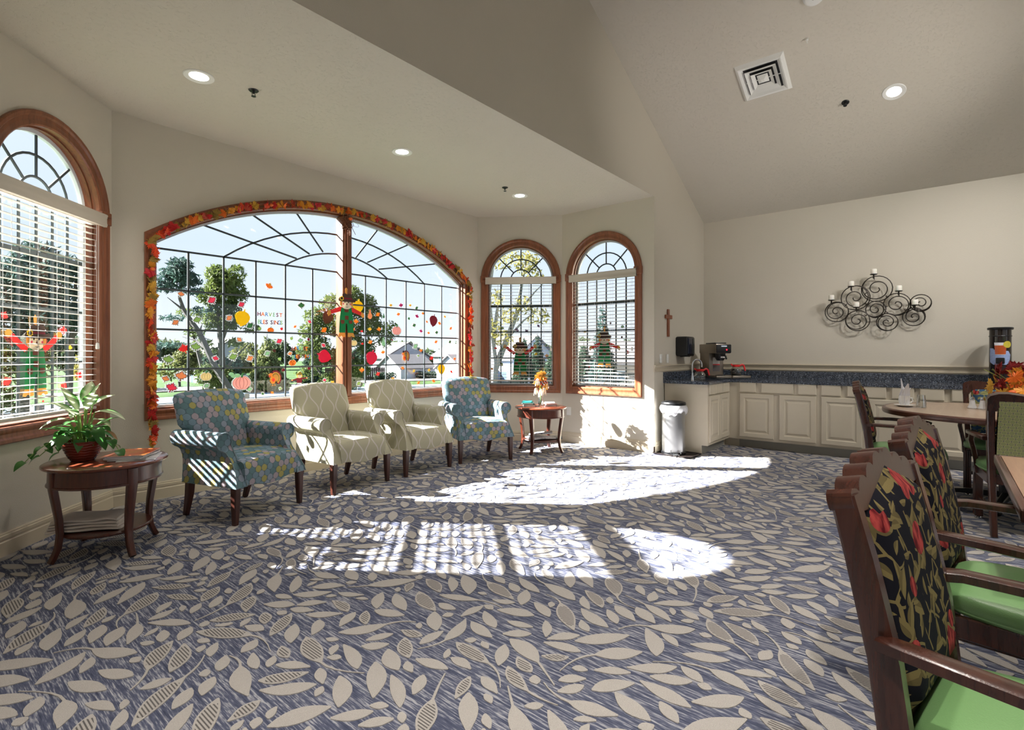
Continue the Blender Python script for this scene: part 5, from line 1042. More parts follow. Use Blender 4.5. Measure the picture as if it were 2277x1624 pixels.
def sprinkler(label, loc, tilt):
    t = thing('fire_sprinkler', label, 'sprinkler', loc, 0, 'fire sprinklers'); t.rotation_euler = (0,tilt,0)
    MB().lathe([(.012,-.006),(.030,-.008),(.036,-.002),(.036,.003),(0,.003)], 24).build('escutcheon', m_black, t)
    MB().cyl((0,0,-.005),(0,0,-.026),.010,.007,10).tube([(-.011,0,-.024),(-.012,0,-.036),(0,0,-.046)],.0025,6).tube([(.011,0,-.024),(.012,0,-.036),(0,0,-.046)],.0025,6).build('body', m_black, t)
    MB().lathe([(0,-.048),(.016,-.047),(.018,-.045),(0,-.044)], 16).build('deflector', m_black, t)
sprinkler('black sprinkler beside the nearest recessed light in the bay ceiling', (1.803,3.933,HB), 0)
sprinkler('black sprinkler beside the farthest recessed light in the bay ceiling', (4.797,3.964,HB), 0)
sprinkler('black sprinkler in the sloping ceiling below the vent', (6.641,.80,slope_z(6.641)), TILT)
hk = thing('ceiling_hook', 'small white hook high on the sloping ceiling above the vent', 'hook', (5.838,1.014,slope_z(5.838))); hk.rotation_euler = (0,TILT,0)
MB().cyl((0,0,.002),(0,0,-.02),.012,.012,12).tube([(0,0,-.02),(0,0,-.035),(.012,0,-.045),(.02,0,-.035)],.004,6).build('hook_body', m_white, hk)
sm = thing('smoke_detector', 'white round smoke detector at the top edge of the sloping ceiling', 'detector', (5.475,.90,slope_z(5.475))); sm.rotation_euler = (0,TILT,0)
MB().lathe([(0,-.04),(.06,-.04),(.075,-.034),(.088,-.012),(.09,.003),(0,.003)], 32).build('housing', m_white, sm)
MB().lathe([(0,-.044),(.012,-.044),(.014,-.039),(0,-.039)], 12).build('button', m_black, sm)
vt = thing('ceiling_vent', 'square white louvred air vent on the sloping ceiling', 'vent', (6.09,1.467,slope_z(6.09))); vt.rotation_euler = (0,TILT,0)
MB().box(-.205,.205,-.205,.205,-.006,.002).build('opening_shade_plate', m_black, vt)  # shade inside the vent, put in as a black plate
def ringf(mb, r0, r1, z0, z1):
    P = [[(r*sx_, r*sy_, z) for sx_, sy_ in ((-1,-1),(1,-1),(1,1),(-1,1))] for r, z in ((r0,z0),(r1,z1),(r1,z1+.003),(r0,z0+.003))]
    vs = [p for l in P for p in l]; mb.add(vs, [(i*4+j, i*4+(j+1)%4, ((i+1)%4)*4+(j+1)%4, ((i+1)%4)*4+j) for i in range(4) for j in range(4)])
mb = MB(); ringf(mb, .236, .205, .0, -.034); ringf(mb, .205, .192, -.034, -.030); ringf(mb, .192, .165, -.030, -.008); mb.build('frame', m_white, vt, smooth=0)
for r0, r1, z0 in ((.150,.112,-.036),(.100,.066,-.038)):
    mb = MB(); ringf(mb, r0, r1, z0, -.010); mb.build('louvre', m_white, vt, smooth=0)
MB().loft([[(r*a,r*b,z) for a,b in ((-1,-1),(1,-1),(1,1),(-1,1))] for r, z in ((.052,-.010),(.050,-.012),(.016,-.046),(.0005,-.046))]).build('centre_cone', m_white, vt, smooth=0)
MB().box(-.004,.004,.05,.19,-.016,-.008).box(-.004,.004,-.19,-.05,-.016,-.008).build('bracket', m_white, vt)
# recessed lights added out of frame over the hall, to brighten its floor
for i, (lab, a, b) in enumerate((('added recessed fill light over the square table right of the camera',3.9,-1.4),('added recessed fill light over the round table end of the hall',6.3,-1.9),('added recessed fill light over the walkway right behind the camera',1.2,-.9),('added recessed fill light over the floor just ahead of the camera',3.31,.9),('added recessed fill light over the entry side of the hall',-.3,.6),('added recessed fill light near the rear wall, counter end',6.3,-3.8),('added recessed fill light near the rear wall, middle of the hall',3.6,-3.8),('added recessed fill light near the rear wall, entry end',.8,-3.6))):
    can_light(lab, (a,b,min(slope_z(a), HE+SL*(a-A0))-.001), TILT if a > RIDGE else (-TILT if a < RIDGE else 0), FILL_HALL_POWER)
# wall washers: unseen swivelled fittings added at right to brighten the counter wall
for i, (lab, a, b, aim) in enumerate((('added swivelled fill light washing the sconce end of the counter wall',5.4,-1.7,(8.07,1.3,1.5)),('added swivelled fill light washing the middle of the counter wall',5.9,-2.4,(8.07,.1,1.5)),('added swivelled fill light washing the dispenser end of the counter wall',5.6,-3.2,(8.07,-1.2,1.5)))):
    can_light(lab, (a,b,slope_z(a)-.001), TILT, FILL_WASH_POWER*(1,.7,.4)[i])
    l = [o for o in bpy.data.objects if o.type == 'LIGHT' and o.parent and o.parent['label'] == lab][0]
    d = Vector(aim)-Vector((a,b,slope_z(a))); l.rotation_euler = (Matrix.Rotation(-TILT,3,'Y') @ d.to_track_quat('-Z','Y').to_matrix()).to_euler(); l.data.spot_size = math.radians(62); l.data.spot_blend = 1.0; l.data.color = (1,.98,.95)
# unseen uplighter, added at the right only to brighten the sloping ceiling
ul = thing('added_uplighter', 'added fill uplighter shaped as a black floor lamp, out of frame at right', 'lamp', (4.5,-2.3,.004))
MB().lathe([(0,0),(.15,0),(.155,.01),(.14,.022),(0,.026)], 32).build('base', m_black, ul); MB().cyl((0,0,.02),(0,0,1.78),.012,.012,12).build('pole', m_black, ul)
MB().lathe([(.02,1.76),(.06,1.78),(.13,1.84),(.15,1.88),(.146,1.88),(.12,1.84),(.05,1.79),(0,1.785)], 32, cap=False).build('bowl_shade', m_black, ul)
l = bpy.data.lights.new('fill_uplight', 'SPOT'); l.energy = FILL_UPLIGHT_POWER; l.spot_size = math.radians(52); l.spot_blend = 1.0; l.color = (1,.95,.88); l.shadow_soft_size = .08
o = bpy.data.objects.new('fill_uplight', l); COL.objects.link(o); o.parent = ul; o.location = (0,0,1.90); o.rotation_euler = (Vector((6.5,1.5,3.9))-Vector((4.5,-2.3,1.9))).to_track_quat('-Z','Y').to_euler()
# ------------------------------------------------------------ kitchen counter
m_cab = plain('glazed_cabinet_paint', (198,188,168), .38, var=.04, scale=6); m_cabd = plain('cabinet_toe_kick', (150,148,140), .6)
def _granite():
    n = NT('dark_granite'); v = n.tc(); a = n.voro(v, 190, 'F1', '3D', 1).outputs['Color']; b = n.noise(v, 45, 3); f = n.m('ADD', n.m('MULTIPLY', n.sep(a)[0], .7), n.m('MULTIPLY', b, .4))
    n.set(n.ramp(f, [(.3,lin(24,28,36)),(.58,lin(58,66,80)),(.78,lin(92,100,114)),(.93,lin(170,178,190))]), .12, Coat_Weight=.3); return n.mat
m_gran = _granite()
def raised_panel(mb, w, h, panel=True):
    """front lies towards -y, local x across, z up, lower left at origin"""
    R = [(0,0),(0,-.014),(.006,-.02)] + ([(.055,-.02),(.062,-.012),(.074,-.010),(.098,-.019),(.104,-.0195)] if panel else [(.012,-.02),(.016,-.0205)])
    L = [[(i,y,i),(w-i,y,i),(w-i,y,h-i),(i,y,h-i)] for i,y in R]; mb.loft(L)
def cabinet(label, p, ang, w, doors, drawers, side=None, h=.862, d=.54, group=None, z0=.11):
    t = thing('base_cabinet', label, 'cabinet', p, ang, group)
    MB().box(0,w,0.0,d,z0,h).box(.0,.0405,-.002,0,z0,h).box(w-.0405,w,-.002,0,z0,h).build('carcass', m_cab, t, smooth=0)
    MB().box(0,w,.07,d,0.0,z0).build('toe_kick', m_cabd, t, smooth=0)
    for x, ww in doors: mb = MB(); raised_panel(mb, ww, .575); mb.build('door', m_cab, t, Matrix.Translation((x,-.0022,.145)), smooth=0)
    for x, ww in drawers: mb = MB(); raised_panel(mb, ww, .135, False); mb.build('drawer', m_cab, t, Matrix.Translation((x,-.0022,.738)), smooth=0)
    if side: MB().box(side[0],side[1],-.004,d,z0,h).box(side[0],side[1],.07,d,0,z0).build('side_panel', m_cab, t, smooth=0)
    return t
CG = 'cream base cabinets along the counter wall'; FX = 7.505
for k, nm in enumerate(('first cream base cabinet right of the corner, beside the coffee maker','second cream base cabinet from the coffee maker corner, behind the left dining chair','third cream base cabinet from the corner, behind the round table','fourth cream base cabinet from the corner, below the tea dispenser')):
    cabinet(nm, (FX-.075, 2.10-.935*k, .003), -PI/2, .935, [(.024,.413),(.499,.407)], [(.024,.205),(.288,.374),(.711,.199)], group=CG)
cabinet('cream sink cabinet with a plain side panel behind the trash can', (6.60,2.215,.003), 0, .83, [(.02,.385),(.425,.37)], [(.02,.2),(.24,.27),(.53,.26)], side=(-.018,0))
MB().box(0,.085,0,.115,.11,.862).box(.07,.15,0,.20,0,.11).box(-.0,.07,.185,.20,0,.11).build('filler', m_cab, None, Matrix.Translation((7.432,2.10,.003)), smooth=0)
o = bpy.data.objects['filler']; o.name = 'corner_post'; tag(o, 'plain cream corner post joining the two cabinet runs', 'post')
ct = thing('countertop', 'dark speckled granite worktop running around the corner', 'worktop', (7.5,2.2,.868))
poly = [(6.555,YB-.002),(6.555,2.185),(7.402,2.185),(7.402,-1.72),(XC-.002,-1.72),(XC-.002,YB-.002)]
MB().prism([(a-7.5,b-2.2) for a,b in poly], 0, .038).build('slab', m_gran, ct, smooth=0)
MB().box(6.555-7.5,XC-.022-7.5,YB-.022-2.2,YB-.002-2.2,.0385,.140).build('backsplash', m_gran, ct, smooth=0)
MB().box(XC-.022-7.5,XC-.002-7.5,-1.72-2.2,YB-.002-2.2,.0385,.140).build('backsplash', m_gran, ct, smooth=0)
CT = .9068
# tap
tp = thing('kitchen_tap', 'chrome gooseneck tap on the granite worktop', 'tap', (6.86,2.50,CT))
MB().cyl((0,0,0),(0,0,.05),.024,.02,16).cyl((0,0,.05),(0,0,.09),.016,.014,16).build('base', m_chrome, tp)
MB().tube([(0,0,.08),(0,0,.2)]+[(.0+.066*(1-math.cos(a))*.75, -.066*(1-math.cos(a))*.66, .2+.066*math.sin(a)) for a in [PI*i/10 for i in range(1,11)]]+[(.099,-.087,.165)], .0105, 10).build('spout', m_chrome, tp)
MB().tube([(.018,.0,.035),(.05,-.015,.05),(.085,-.03,.07)], .007, 8).build('lever', m_chrome, tp)
# coffee maker
m_dsteel = plain('dull_steel', (150,140,128), .38, .85, var=.05)
cm = thing('coffee_maker', 'black and steel coffee brewer with a warming tray in the counter corner', 'coffee maker', (7.46,2.40,CT), math.radians(-42.6))
MB().rbox(-.11,.11,-.22,.24,.012,.045,.006).rbox(.11,.37,-.24,.06,.012,.045,.006).build('base', m_dsteel, cm)
MB().rbox(-.105,.105,-.02,.23,.045,.36,.008).build('tower', m_dsteel, cm)
MB().rbox(-.11,.11,-.20,.24,.345,.475,.012).build('head', m_dsteel, cm)
MB().rbox(-.105,.105,-.215,-.199,.352,.465,.01).build('control_panel', m_black, cm)
MB().rbox(-.08,.08,-.14,.12,.475,.492,.008).build('lid', m_black, cm)
MB().lathe([(0,.245),(.045,.25),(.062,.28),(.068,.345),(0,.345)], 24, (0,-.12,0)).build('brew_funnel', m_black, cm)
MB().tube([(0,-.18,.32),(0,-.25,.31),(0,-.27,.27)], .012, 8).build('funnel_handle', m_black, cm)
MB().box(-.04,.04,-.2165,-.2150,.435,.45).build('name_plate', m_chrome, cm); MB().box(.03,.045,-.2175,-.2150,.385,.405).build('switch', emit('red_switch',(1,.02,.05),1.2), cm)
MB().box(-.05,.05,-.0215,-.0195,.20,.29).build('label_panel', m_paper, cm); MB().box(-.05,.05,-.0215,-.0195,.10,.185).build('notice_panel', plain('grey_notice',(96,90,88),.5), cm); MB().box(-.05,.05,-.0216,-.0195,.185,.20).build('notice_stripe', m_red, cm)
MB().box(-.03,.03,-.1885,-.186,.285,.305).build('funnel_plate', m_paper, cm)
MB().lathe([(0,.0455),(.062,.0455),(.065,.05),(.06,.053),(0,.053)], 24, (.24,-.1,0)).lathe([(0,.0455),(.062,.0455),(.065,.05),(.06,.053),(0,.053)], 24, (0,-.12,0)).build('warmer_plate', m_black, cm)
def carafe(label, loc, rz, full):
    t = thing('coffee_pot', label, 'coffee pot', loc, rz, 'glass coffee pots')
    P = [(.05,0),(.068,.008),(.074,.035),(.070,.07),(.052,.10),(.040,.112),(.044,.122)]
    MB().lathe([(0,0)]+P, 24, cap=False).build('bowl', m_clear, t)
    if full: MB().lathe([(0,.003),(.048,.003),(.066,.010),(.072,.036),(.068,.068),(.06,.082),(0,.082)], 24).build('coffee', m_black, t)
    MB().lathe([(.041,.108),(.046,.112),(.047,.13),(.040,.138),(.0,.140)], 20, cap=False).build('lid', m_red, t)
    MB().bar([(.044,0,.122),(.085,0,.142),(.105,0,.130),(.118,0,.085),(.126,0,.055)], [.022,.022,.022,.02,.018], [.012,.012,.012,.012,.012], up=(0,1,0)).build('handle', m_red, t)
    MB().bar([(-.044,0,.124),(-.06,0,.14),(-.07,0,.145)], .02, .006, up=(0,1,0)).build('spout', m_red, t); return t
Mx = cm.matrix_basis; 
c = Vector((7.46,2.40)) + Vector((.24*math.cos(-.7435)+.1*math.sin(-.7435), .24*math.sin(-.7435)-.1*math.cos(-.7435)))
carafe('coffee pot full of black coffee with a bright red lid on the warming tray', (c.x,c.y,CT+.0535), math.radians(-50), True)
carafe('empty glass coffee pot with a dark red lid behind the tap', (7.02,2.46,CT), math.radians(-50), False)
# tea dispenser
td = thing('tea_dispenser', 'tall dark drink dispenser with an iced tea picture on the counter', 'dispenser', (7.80,-.455,CT), -PI/2-.1)
m_smoke = plain('smoked_plastic', (58,52,50), .12, .6, var=.05, spec=.7)
MB().lathe([(0,0),(.082,0),(.086,.01),(.084,.60),(0,.60)], 36, sx=1.05, sy=1.25).build('tank', m_smoke, td); MB().lathe([(.087,.525),(.089,.53),(.087,.535)], 36, sx=1.05, sy=1.25, cap=False).build('seam_ring', m_black, td)
MB().lathe([(0,.598),(.096,.598),(.100,.606),(.100,.618),(.095,.624),(0,.626)], 36, sx=1.05, sy=1.25).build('lid', m_black, td)
def decal(nm, rows, rgb, lift, var=.12):
    n = 12
    def w(u, v):
        z, xl, xr = rows[min(len(rows)-1, round(v*(len(rows)-1)))]; x = xl+(xr-xl)*u; a = x/.088; r = .0875+lift; return (1.05*r*math.sin(a), -1.25*r*math.cos(a), z)
    MB().surf(w, n, len(rows)).build(nm, plain('decal_'+nm, rgb, .3, var=var, scale=70), td, fix=False, smooth=180)
decal('ice_picture', [(.225,-.05,.05),(.25,-.085,.08),(.33,-.09,.09),(.37,-.088,.07),(.40,-.088,-.045)], (150,168,210), .0006, .4)
decal('glass_picture', [(.33,-.034,.045),(.46,-.042,.054)], (226,226,232), .0012); decal('tea_picture', [(.335,-.034,.045),(.43,-.04,.052)], (186,84,36), .0018, .3)
decal('lemon_picture', [(.44+.036*math.sin(t), .06-.034*math.cos(t), .06+.034*math.cos(t)) for t in [-PI/2+PI*i/10 for i in range(11)]], (206,190,60), .0024)
MB().rbox(-.03,.04,-.15,-.100,.235,.30,.008).cyl((.005,-.13,.24),(.005,-.13,.14),.016,.010,12).build('spigot', m_black, td)
# trash can on its tray
tr = thing('boot_tray', 'dark plastic tray on the carpet under the trash can', 'tray', (6.375,2.515,.004), math.radians(-3))
MB().loft([[(x*k*.185, y*k*.245, z) for x,y in ((-1,-.8),(-.9,-1),(.9,-1),(1,-.8),(1,.8),(.9,1),(-.9,1),(-1,.8))] for k, z in ((.93,0),(1,.02),(.985,.021),(.92,.004))]).build('tray_body', plain('dark_brown_plastic',(42,34,32),.45), tr)
bn = thing('trash_can', 'brushed steel pedal trash can with a white bag over its rim', 'trash can', (6.385,2.56,.009), math.radians(-60))
MB().lathe([(0,0),(.138,0),(.146,.006),(.148,.03),(.138,.035),(0,.035)], 40).build('base_ring', m_black, bn); MB().lathe([(.136,.034),(.136,.60)], 48, cap=False).build('body', m_steel, bn)
MB().lathe([(.132,.60),(.146,.605),(.148,.625),(.140,.64),(.10,.652),(0,.656)], 40, cap=False).build('lid', m_black, bn)
rb = random.Random(4); ph = [rb.uniform(0,6.28) for _ in range(8)]
def bag(u, v):
    a = 2*PI*u; r = .141+.022*math.sin(PI*min(1,v*1.15))**.7 + v*.008 + .010*v*(math.sin(9*a+ph[0])*.5+math.sin(17*a+ph[1])*.3+math.sin(5*a+ph[2])*.4); return (r*math.cos(a), r*math.sin(a), .608-v*(.105+.02*math.sin(3*a+ph[3])+.012*math.sin(11*a+ph[4])))
def bagm():
    n = NT('bag_film'); t1 = n.n('ShaderNodeBsdfTransparent'); tl = n.n('ShaderNodeBsdfTranslucent'); tl.inputs[0].default_value = (.9,.9,.92,1); mx = n.n('ShaderNodeMixShader'); m2 = n.n('ShaderNodeMixShader'); mx.inputs[0].default_value = .35; m2.inputs[0].default_value = .22
    n.set(lin(232,232,236), .25); n.t.links.new(n.b.outputs[0], mx.inputs[1]); n.t.links.new(tl.outputs[0], mx.inputs[2]); n.t.links.new(mx.outputs[0], m2.inputs[1]); n.t.links.new(t1.outputs[0], m2.inputs[2]); n.t.links.new(m2.outputs[0], n.out.inputs[0]); return n.mat
MB().surf(bag, 72, 10, cu=True).build('bag', bagm(), bn, fix=False, smooth=180)
MB().bar([(0,-.13,.02),(0,-.20,.016),(0,-.235,.02)], [.05,.07,.07], .01).build('pedal', m_steel, bn); MB().tube([(-.05,-.14,.06),(-.06,-.2,.03),(0,-.245,.018),(.06,-.2,.03),(.05,-.14,.06)], .005, 6).build('pedal_loop', m_black, bn)

# wall things
cr = thing('wall_cross', 'small wooden cross hanging on the wall above the light switches', 'cross', (6.70,YB-.002,1.652)); m_cw = wood('cross_wood', (112,58,34), (154,88,54), .4, 'z')
MB().rbox(-.028,.028,-.018,0,-.18,.18,.003,1).build('upright', m_cw, cr); MB().rbox(-.105,.105,-.022,-.002,.055,.105,.003,1).build('crossbar', m_cw, cr)
pt = thing('towel_dispenser', 'black paper towel dispenser on the wall left of the corner', 'dispenser', (7.10,YB-.002,1.215))
MB().rbox(-.135,.135,-.16,0,0,.265,.02,3).build('cabinet', m_black, pt); MB().rbox(-.115,.02,-.172,-.155,.03,.245,.012,2).build('cover', plain('navy_plastic',(28,34,52),.2), pt); MB().rbox(-.06,.06,-.13,-.03,-.008,.01,.004,1).build('outlet_lip', m_black, pt); MB().rbox(.05,.115,-.168,-.155,.03,.245,.008,2).build('window_strip', plain('smoky_strip',(60,62,60),.2), pt)
for lab, a in (('white rocker light switch nearest the bay corner, under the cross',6.475),('white blank wall plate right of the light switch',6.69)):
    s_ = thing('wall_switch', lab, 'switch', (a,YB-.001,1.185), 0, 'wall plates under the cross'); MB().rbox(-.036,.036,-.007,0,-.058,.058,.003,2).build('plate', m_white, s_)
    if 'rocker' in lab: MB().rbox(-.011,.011,-.013,-.006,-.022,.022,.003,1).build('rocker', m_white, s_)
ol = thing('wall_outlet', 'small white outlet plate low on the sunlit wall below the rightmost window', 'outlet', (6.279,4.02,.44), -PI/2); MB().rbox(-.036,.036,-.007,0,-.058,.058,.003,2).build('plate', m_white, ol); MB().rbox(-.016,.016,-.010,-.006,.006,.036,.003,1).rbox(-.016,.016,-.010,-.006,-.036,-.006,.003,1).build('socket', m_white, ol)

# sconce of iron spirals with candles
sc_ = thing('spiral_sconce', 'wrought iron wall candle holder of overlapping spirals on the counter wall', 'candle holder', (XC-.03,.66,1.80), -PI/2)
SP = [(1.06,1.79,.128,1,0),(.854,1.954,.152,-1,.045),(.639,2.055,.158,1,.0),(.834,1.666,.127,1,.02),(.65,1.799,.102,1,.0),(.438,1.847,.134,1,.03),(.534,1.636,.106,-1,.03),(.279,1.691,.107,1,.0),(.215,1.848,.100,-1,.045)]
for i, (b, z, r, dr, dep) in enumerate(SP):
    x0 = .66-b; pts = []; ph0 = .8+i*.7
    for k in range(64):
        u = k/63; a = ph0+dr*2*PI*2.75*u; rr = r*(1-.0*u) if u < .36 else r*(1-(u-.36)/.64*.88); pts.append((x0+rr*math.cos(a), -.015-dep-(.03*u), z-1.80+rr*math.sin(a)))
    MB().tube(pts, .0062, 6).build('spiral', m_iron, sc_)
for a, b in ((0,1),(1,2),(1,4),(2,5),(0,3),(3,4),(4,5),(4,6),(5,7),(7,8)):
    p, q = SP[a], SP[b]; MB().cyl((.66-(p[0]*.55+q[0]*.45), -.01, p[1]*.55+q[1]*.45-1.80), (.66-(p[0]*.45+q[0]*.55), -.07, p[1]*.45+q[1]*.55-1.80), .006, .006, 6).build('joint', m_iron, sc_)
m_wax = plain('candle_wax', (240,236,226), .5, var=.02, Subsurface_Weight=.1)
for i, (px, pz, lab) in enumerate(((1.108,1.975,'white pillar candle on the leftmost cup of the spiral sconce'),(.895,2.135,'white pillar candle second from left along the upper sconce edge'),(.664,2.265,'white pillar candle on the highest cup of the spiral sconce'),(.843,1.868,'white pillar candle low in the middle left of the sconce'),(.419,2.04,'white pillar candle right of the highest one on the sconce'),(.267,1.862,'white pillar candle on the rightmost cup of the sconce'))):
    x = .66-px; z = pz-1.80-.035; MB().cyl((x,-.09,z-.05),(x,-.09,z-.008),.010,.008,10).tube([(x,-.09,z-.045),(x,-.03,z-.055)], .006, 6).build('post', m_iron, sc_); MB().lathe([(0,-.010),(.030,-.008),(.040,.0),(.038,.002),(0,-.004)], 24, (x,-.09,z)).build('cup', m_iron, sc_)
    cd = MB().lathe([(0,0),(.0305,0),(.032,.004),(.032,.058),(.028,.064),(.006,.060),(0,.06)], 24).cyl((0,0,.058),(0,0,.068),.0015,.001,5).build('candle', m_wax); cd.location = (XC-.03-.09, px, pz-.035-.0005); tag(cd, lab, 'candle', 'pillar candles on the sconce')

# ------------------------------------------------------------ dining chairs
def dining_chair(label, loc, rz, tap, rear, crest='scallop', group='dining chairs with green seats'):
    t = thing('dining_chair', label, 'chair', loc, rz, group)
    for sg in (-1,1):
        MB().bar([(sg*.222,.285,0),(sg*.222,.245,.22),(sg*.224,.225,.44),(sg*.232,.245,.62),(sg*.240,.285,.82),(sg*.244,.315,.945)], [.036,.038,.042,.042,.042,.042], [.046,.052,.058,.056,.052,.048], up=(0,1,0)).build('post', m_mahog, t)
        mb = MB().rbox(sg*.222-.024,sg*.222+.024,-.236,-.188,.018,.40,.004,1)
        for k in (-.013,0,.013): mb.cyl((sg*.222+k,-.2365,.03),(sg*.222+k,-.2365,.39),.0055,.0055,8); mb.cyl((sg*.222+sg*.0245,-.212+k,.03),(sg*.222+sg*.0245,-.212+k,.39),.0055,.0055,8)
        o = mb.build('leg', m_mahog, t); MB().lathe([(0,0),(.014,0),(.018,.008),(.012,.02),(0,.02)], 12, (sg*.222,-.212,0)).build('glide', m_chrome, o)
        MB().bar([(sg*.258,.245,.662),(sg*.272,.20,.668),(sg*.282,.08,.668),(sg*.284,-.05,.664),(sg*.276,-.14,.660),(sg*.262,-.175,.652)], [.044,.050,.052,.054,.058,.050], [.028,.026,.026,.026,.028,.022]).build('arm', m_mahog, t)
        MB().bar([(sg*.272,-.12,.655),(sg*.276,-.135,.60),(sg*.262,-.115,.52),(sg*.250,-.115,.45),(sg*.246,-.12,.36)], [.040,.040,.036,.040,.040], [.030,.030,.028,.028,.026], up=(1,0,0)).build('arm_support', m_mahog, t)
        MB().rbox(sg*.222-.011,sg*.222+.011,-.19,.26,.15,.178,.003,1).build('stretcher', m_mahog, t)
    MB().rbox(-.222,.222,-.012,.012,.15,.178,.003,1).build('stretcher', m_mahog, t)
    MB().rbox(-.245,.245,-.225,-.203,.345,.415,.004,1).rbox(-.232,.232,.205,.228,.345,.415,.004,1).rbox(-.246,-.224,-.225,.22,.345,.415,.004,1).rbox(.224,.246,-.225,.22,.345,.415,.004,1).build('seat_frame', m_mahog, t)
    def pad(u, v):
        a = 2*PI*u; c, s = math.cos(a), math.sin(a); k = [1,1.012,1.015,1.0,.94,.72,.40][v]; z = [.415,.425,.445,.462,.474,.486,.492][v]
        y = .235*math.copysign(abs(s)**.42, s); w = .252 if y < 0 else .252-.03*(y/.235); return (w*k*math.copysign(abs(c)**.42, c), -.01+y*k - (.018*(1-(c)**2) if s < 0 else 0)*k, z)
    mb = MB(); mb.surf(lambda u,v: pad(u, round(v*6)), 44, 7, cu=True); mb.add([pad(i/44,6) for i in range(44)], [tuple(range(44))]); mb.add([pad(i/44,0) for i in range(44)], [tuple(range(44))]); o = mb.build('seat', m_vinyl, t, smooth=60)
    MB().tube([pad(i/44,1) for i in range(44)], .0045, 5, closed=True).build('welt', m_vinyl, o)
    # crest rail
    top = []
    if crest == 'scallop':
        for sgn in (-1,1):
            q = []
            for k in range(4):
                for j in range(5): s = (k+j/5)/4; q.append((.262*(1-s), .935+.019*k+.020*math.sin(PI*(.15+.85*j/5))))
            q = [(.266,.922),(.266,.938),(.260,.950)]+[(.249,.957) if k == 0 else (a,b) for k,(a,b) in enumerate(q)]
            top += [(-a,b) for a,b in q] if sgn < 0 else [(0,1.012)]+[(a,b) for a,b in q[::-1]]
        poly = top + [(.262,.915),(.22,.905),(.19,.903),(-.19,.903),(-.22,.905),(-.262,.915)]
    else:
        top = [(-.264,.90),(-.264,.945),(-.25,.968),(-.21,.983),(-.16,.985),(-.10,.975),(-.05,.966),(0,.964),(.05,.966),(.10,.975),(.16,.985),(.21,.983),(.25,.968),(.264,.945),(.264,.90)]
        poly = top + [(.264,.86),(.215,.86),(.20,.895),(-.20,.895),(-.215,.86),(-.264,.86)]
    mb = MB(); mb.M = Matrix.Translation((0,.316,.93)) @ Matrix.Rotation(math.radians(-14), 4, 'X') @ Matrix.Translation((0,0,-.93)); mb.prism(poly[::-1], -.024, .024, 'y'); mb.build('crest_rail', m_mahog, t, smooth=30)
    MB().rbox(-.215,.215,.222,.252,.455,.50,.004,1).build('back_rail', m_mahog, t)
    yz = lambda z: .232+(z-.5)*.0 + (.0 if z < .6 else 0) + .058*((z-.47)/.35)**1.5*1.0 if z > .47 else .232
    def bk(u, v, front):
        x = (-.205+.41*u); z = .505+.42*v; rim = min(1, min(u,1-u)*9, min(v,1-v)*10); rim = math.sin(rim*PI/2); y = yz(z)
        zz = z + (.055*(1-abs(x)/.205) if crest == 'scallop' else .0)*v**4
        return (x, y-.012-.034*rim if front else y+.022+.005*rim, zz)
    mb = MB(); mb.surf(lambda u,v: bk(u,v,True), 15, 15); mb.build('back_pad', tap, t, uv=True, smooth=60)
    mb = MB(); mb.surf(lambda u,v: bk(u,v,False), 11, 9); mb.surf(lambda u,v: ((lambda a,b: tuple(Vector(a)*(1-v)+Vector(b)*v))(bk(0 if u < 2 else 1, (u if u < 2 else u-2), True), bk(0 if u < 2 else 1, (u if u < 2 else u-2), False))), 2, 2); mb.build('rear_panel', rear, t, uv=True, smooth=60)
    return t
dining_chair('nearest dining chair with navy floral back and scalloped crest at lower right', (1.522,-.188,.0035), math.radians(-9.6), m_tap, m_latt)
dining_chair('second dining chair with navy floral back, just behind the nearest one', (2.43,-.23,.0035), math.radians(-8), m_tap, m_latt)
dining_chair('far left dining chair seen sideways in front of the cream cabinets', (5.50,.25,.0035), math.radians(3), m_tap, m_latt)
dining_chair('dining chair seen from behind with a green lattice back panel', (5.217,-.441,.0035), math.radians(97), m_tap, m_latt, 'wave')
dining_chair('farthest dining chair with a blue floral back facing the camera', (6.42,-.385,.0035), math.radians(-92), m_tap_b, m_latt, 'wave')
# round dining table
m_lam = wood('grey_brown_laminate', (150,128,108), (178,156,134), .3, 'x', .5, .3); m_rim = wood('dark_table_rim', (66,38,30), (98,60,46), .3, 'x', .5, .3)
rt = thing('round_dining_table', 'large round dining table with a dark rim on a black pedestal', 'table', (5.93,-.39,.0035), 0)
MB().lathe([(0,.762),(.80,.762),(.80,.776),(0,.776)], 64).build('tabletop', m_lam, rt); MB().lathe([(.797,.728),(.818,.730),(.824,.745),(.822,.768),(.812,.777),(.797,.777),(.797,.728)], 64, cap=False).lathe([(0,.730),(.80,.730),(.80,.761),(0,.761)], 48).build('rim', m_rim, rt)
MB().cyl((0,0,.09),(0,0,.73),.055,.055,24).lathe([(0,.70),(.18,.705),(.18,.729),(0,.729)], 24).build('column', m_black, rt)
for k in range(4):
    an = math.radians(168+90*k); c, s = math.cos(an), math.sin(an); MB().bar([(.03*c,.03*s,.10),(.25*c,.25*s,.085),(.42*c,.42*s,.062)], [.06,.05,.035], [.05,.04,.03]).build('foot', m_black, rt); MB().ball((.40*c,.40*s,.030),.030,12,8).build('caster', m_black, rt)
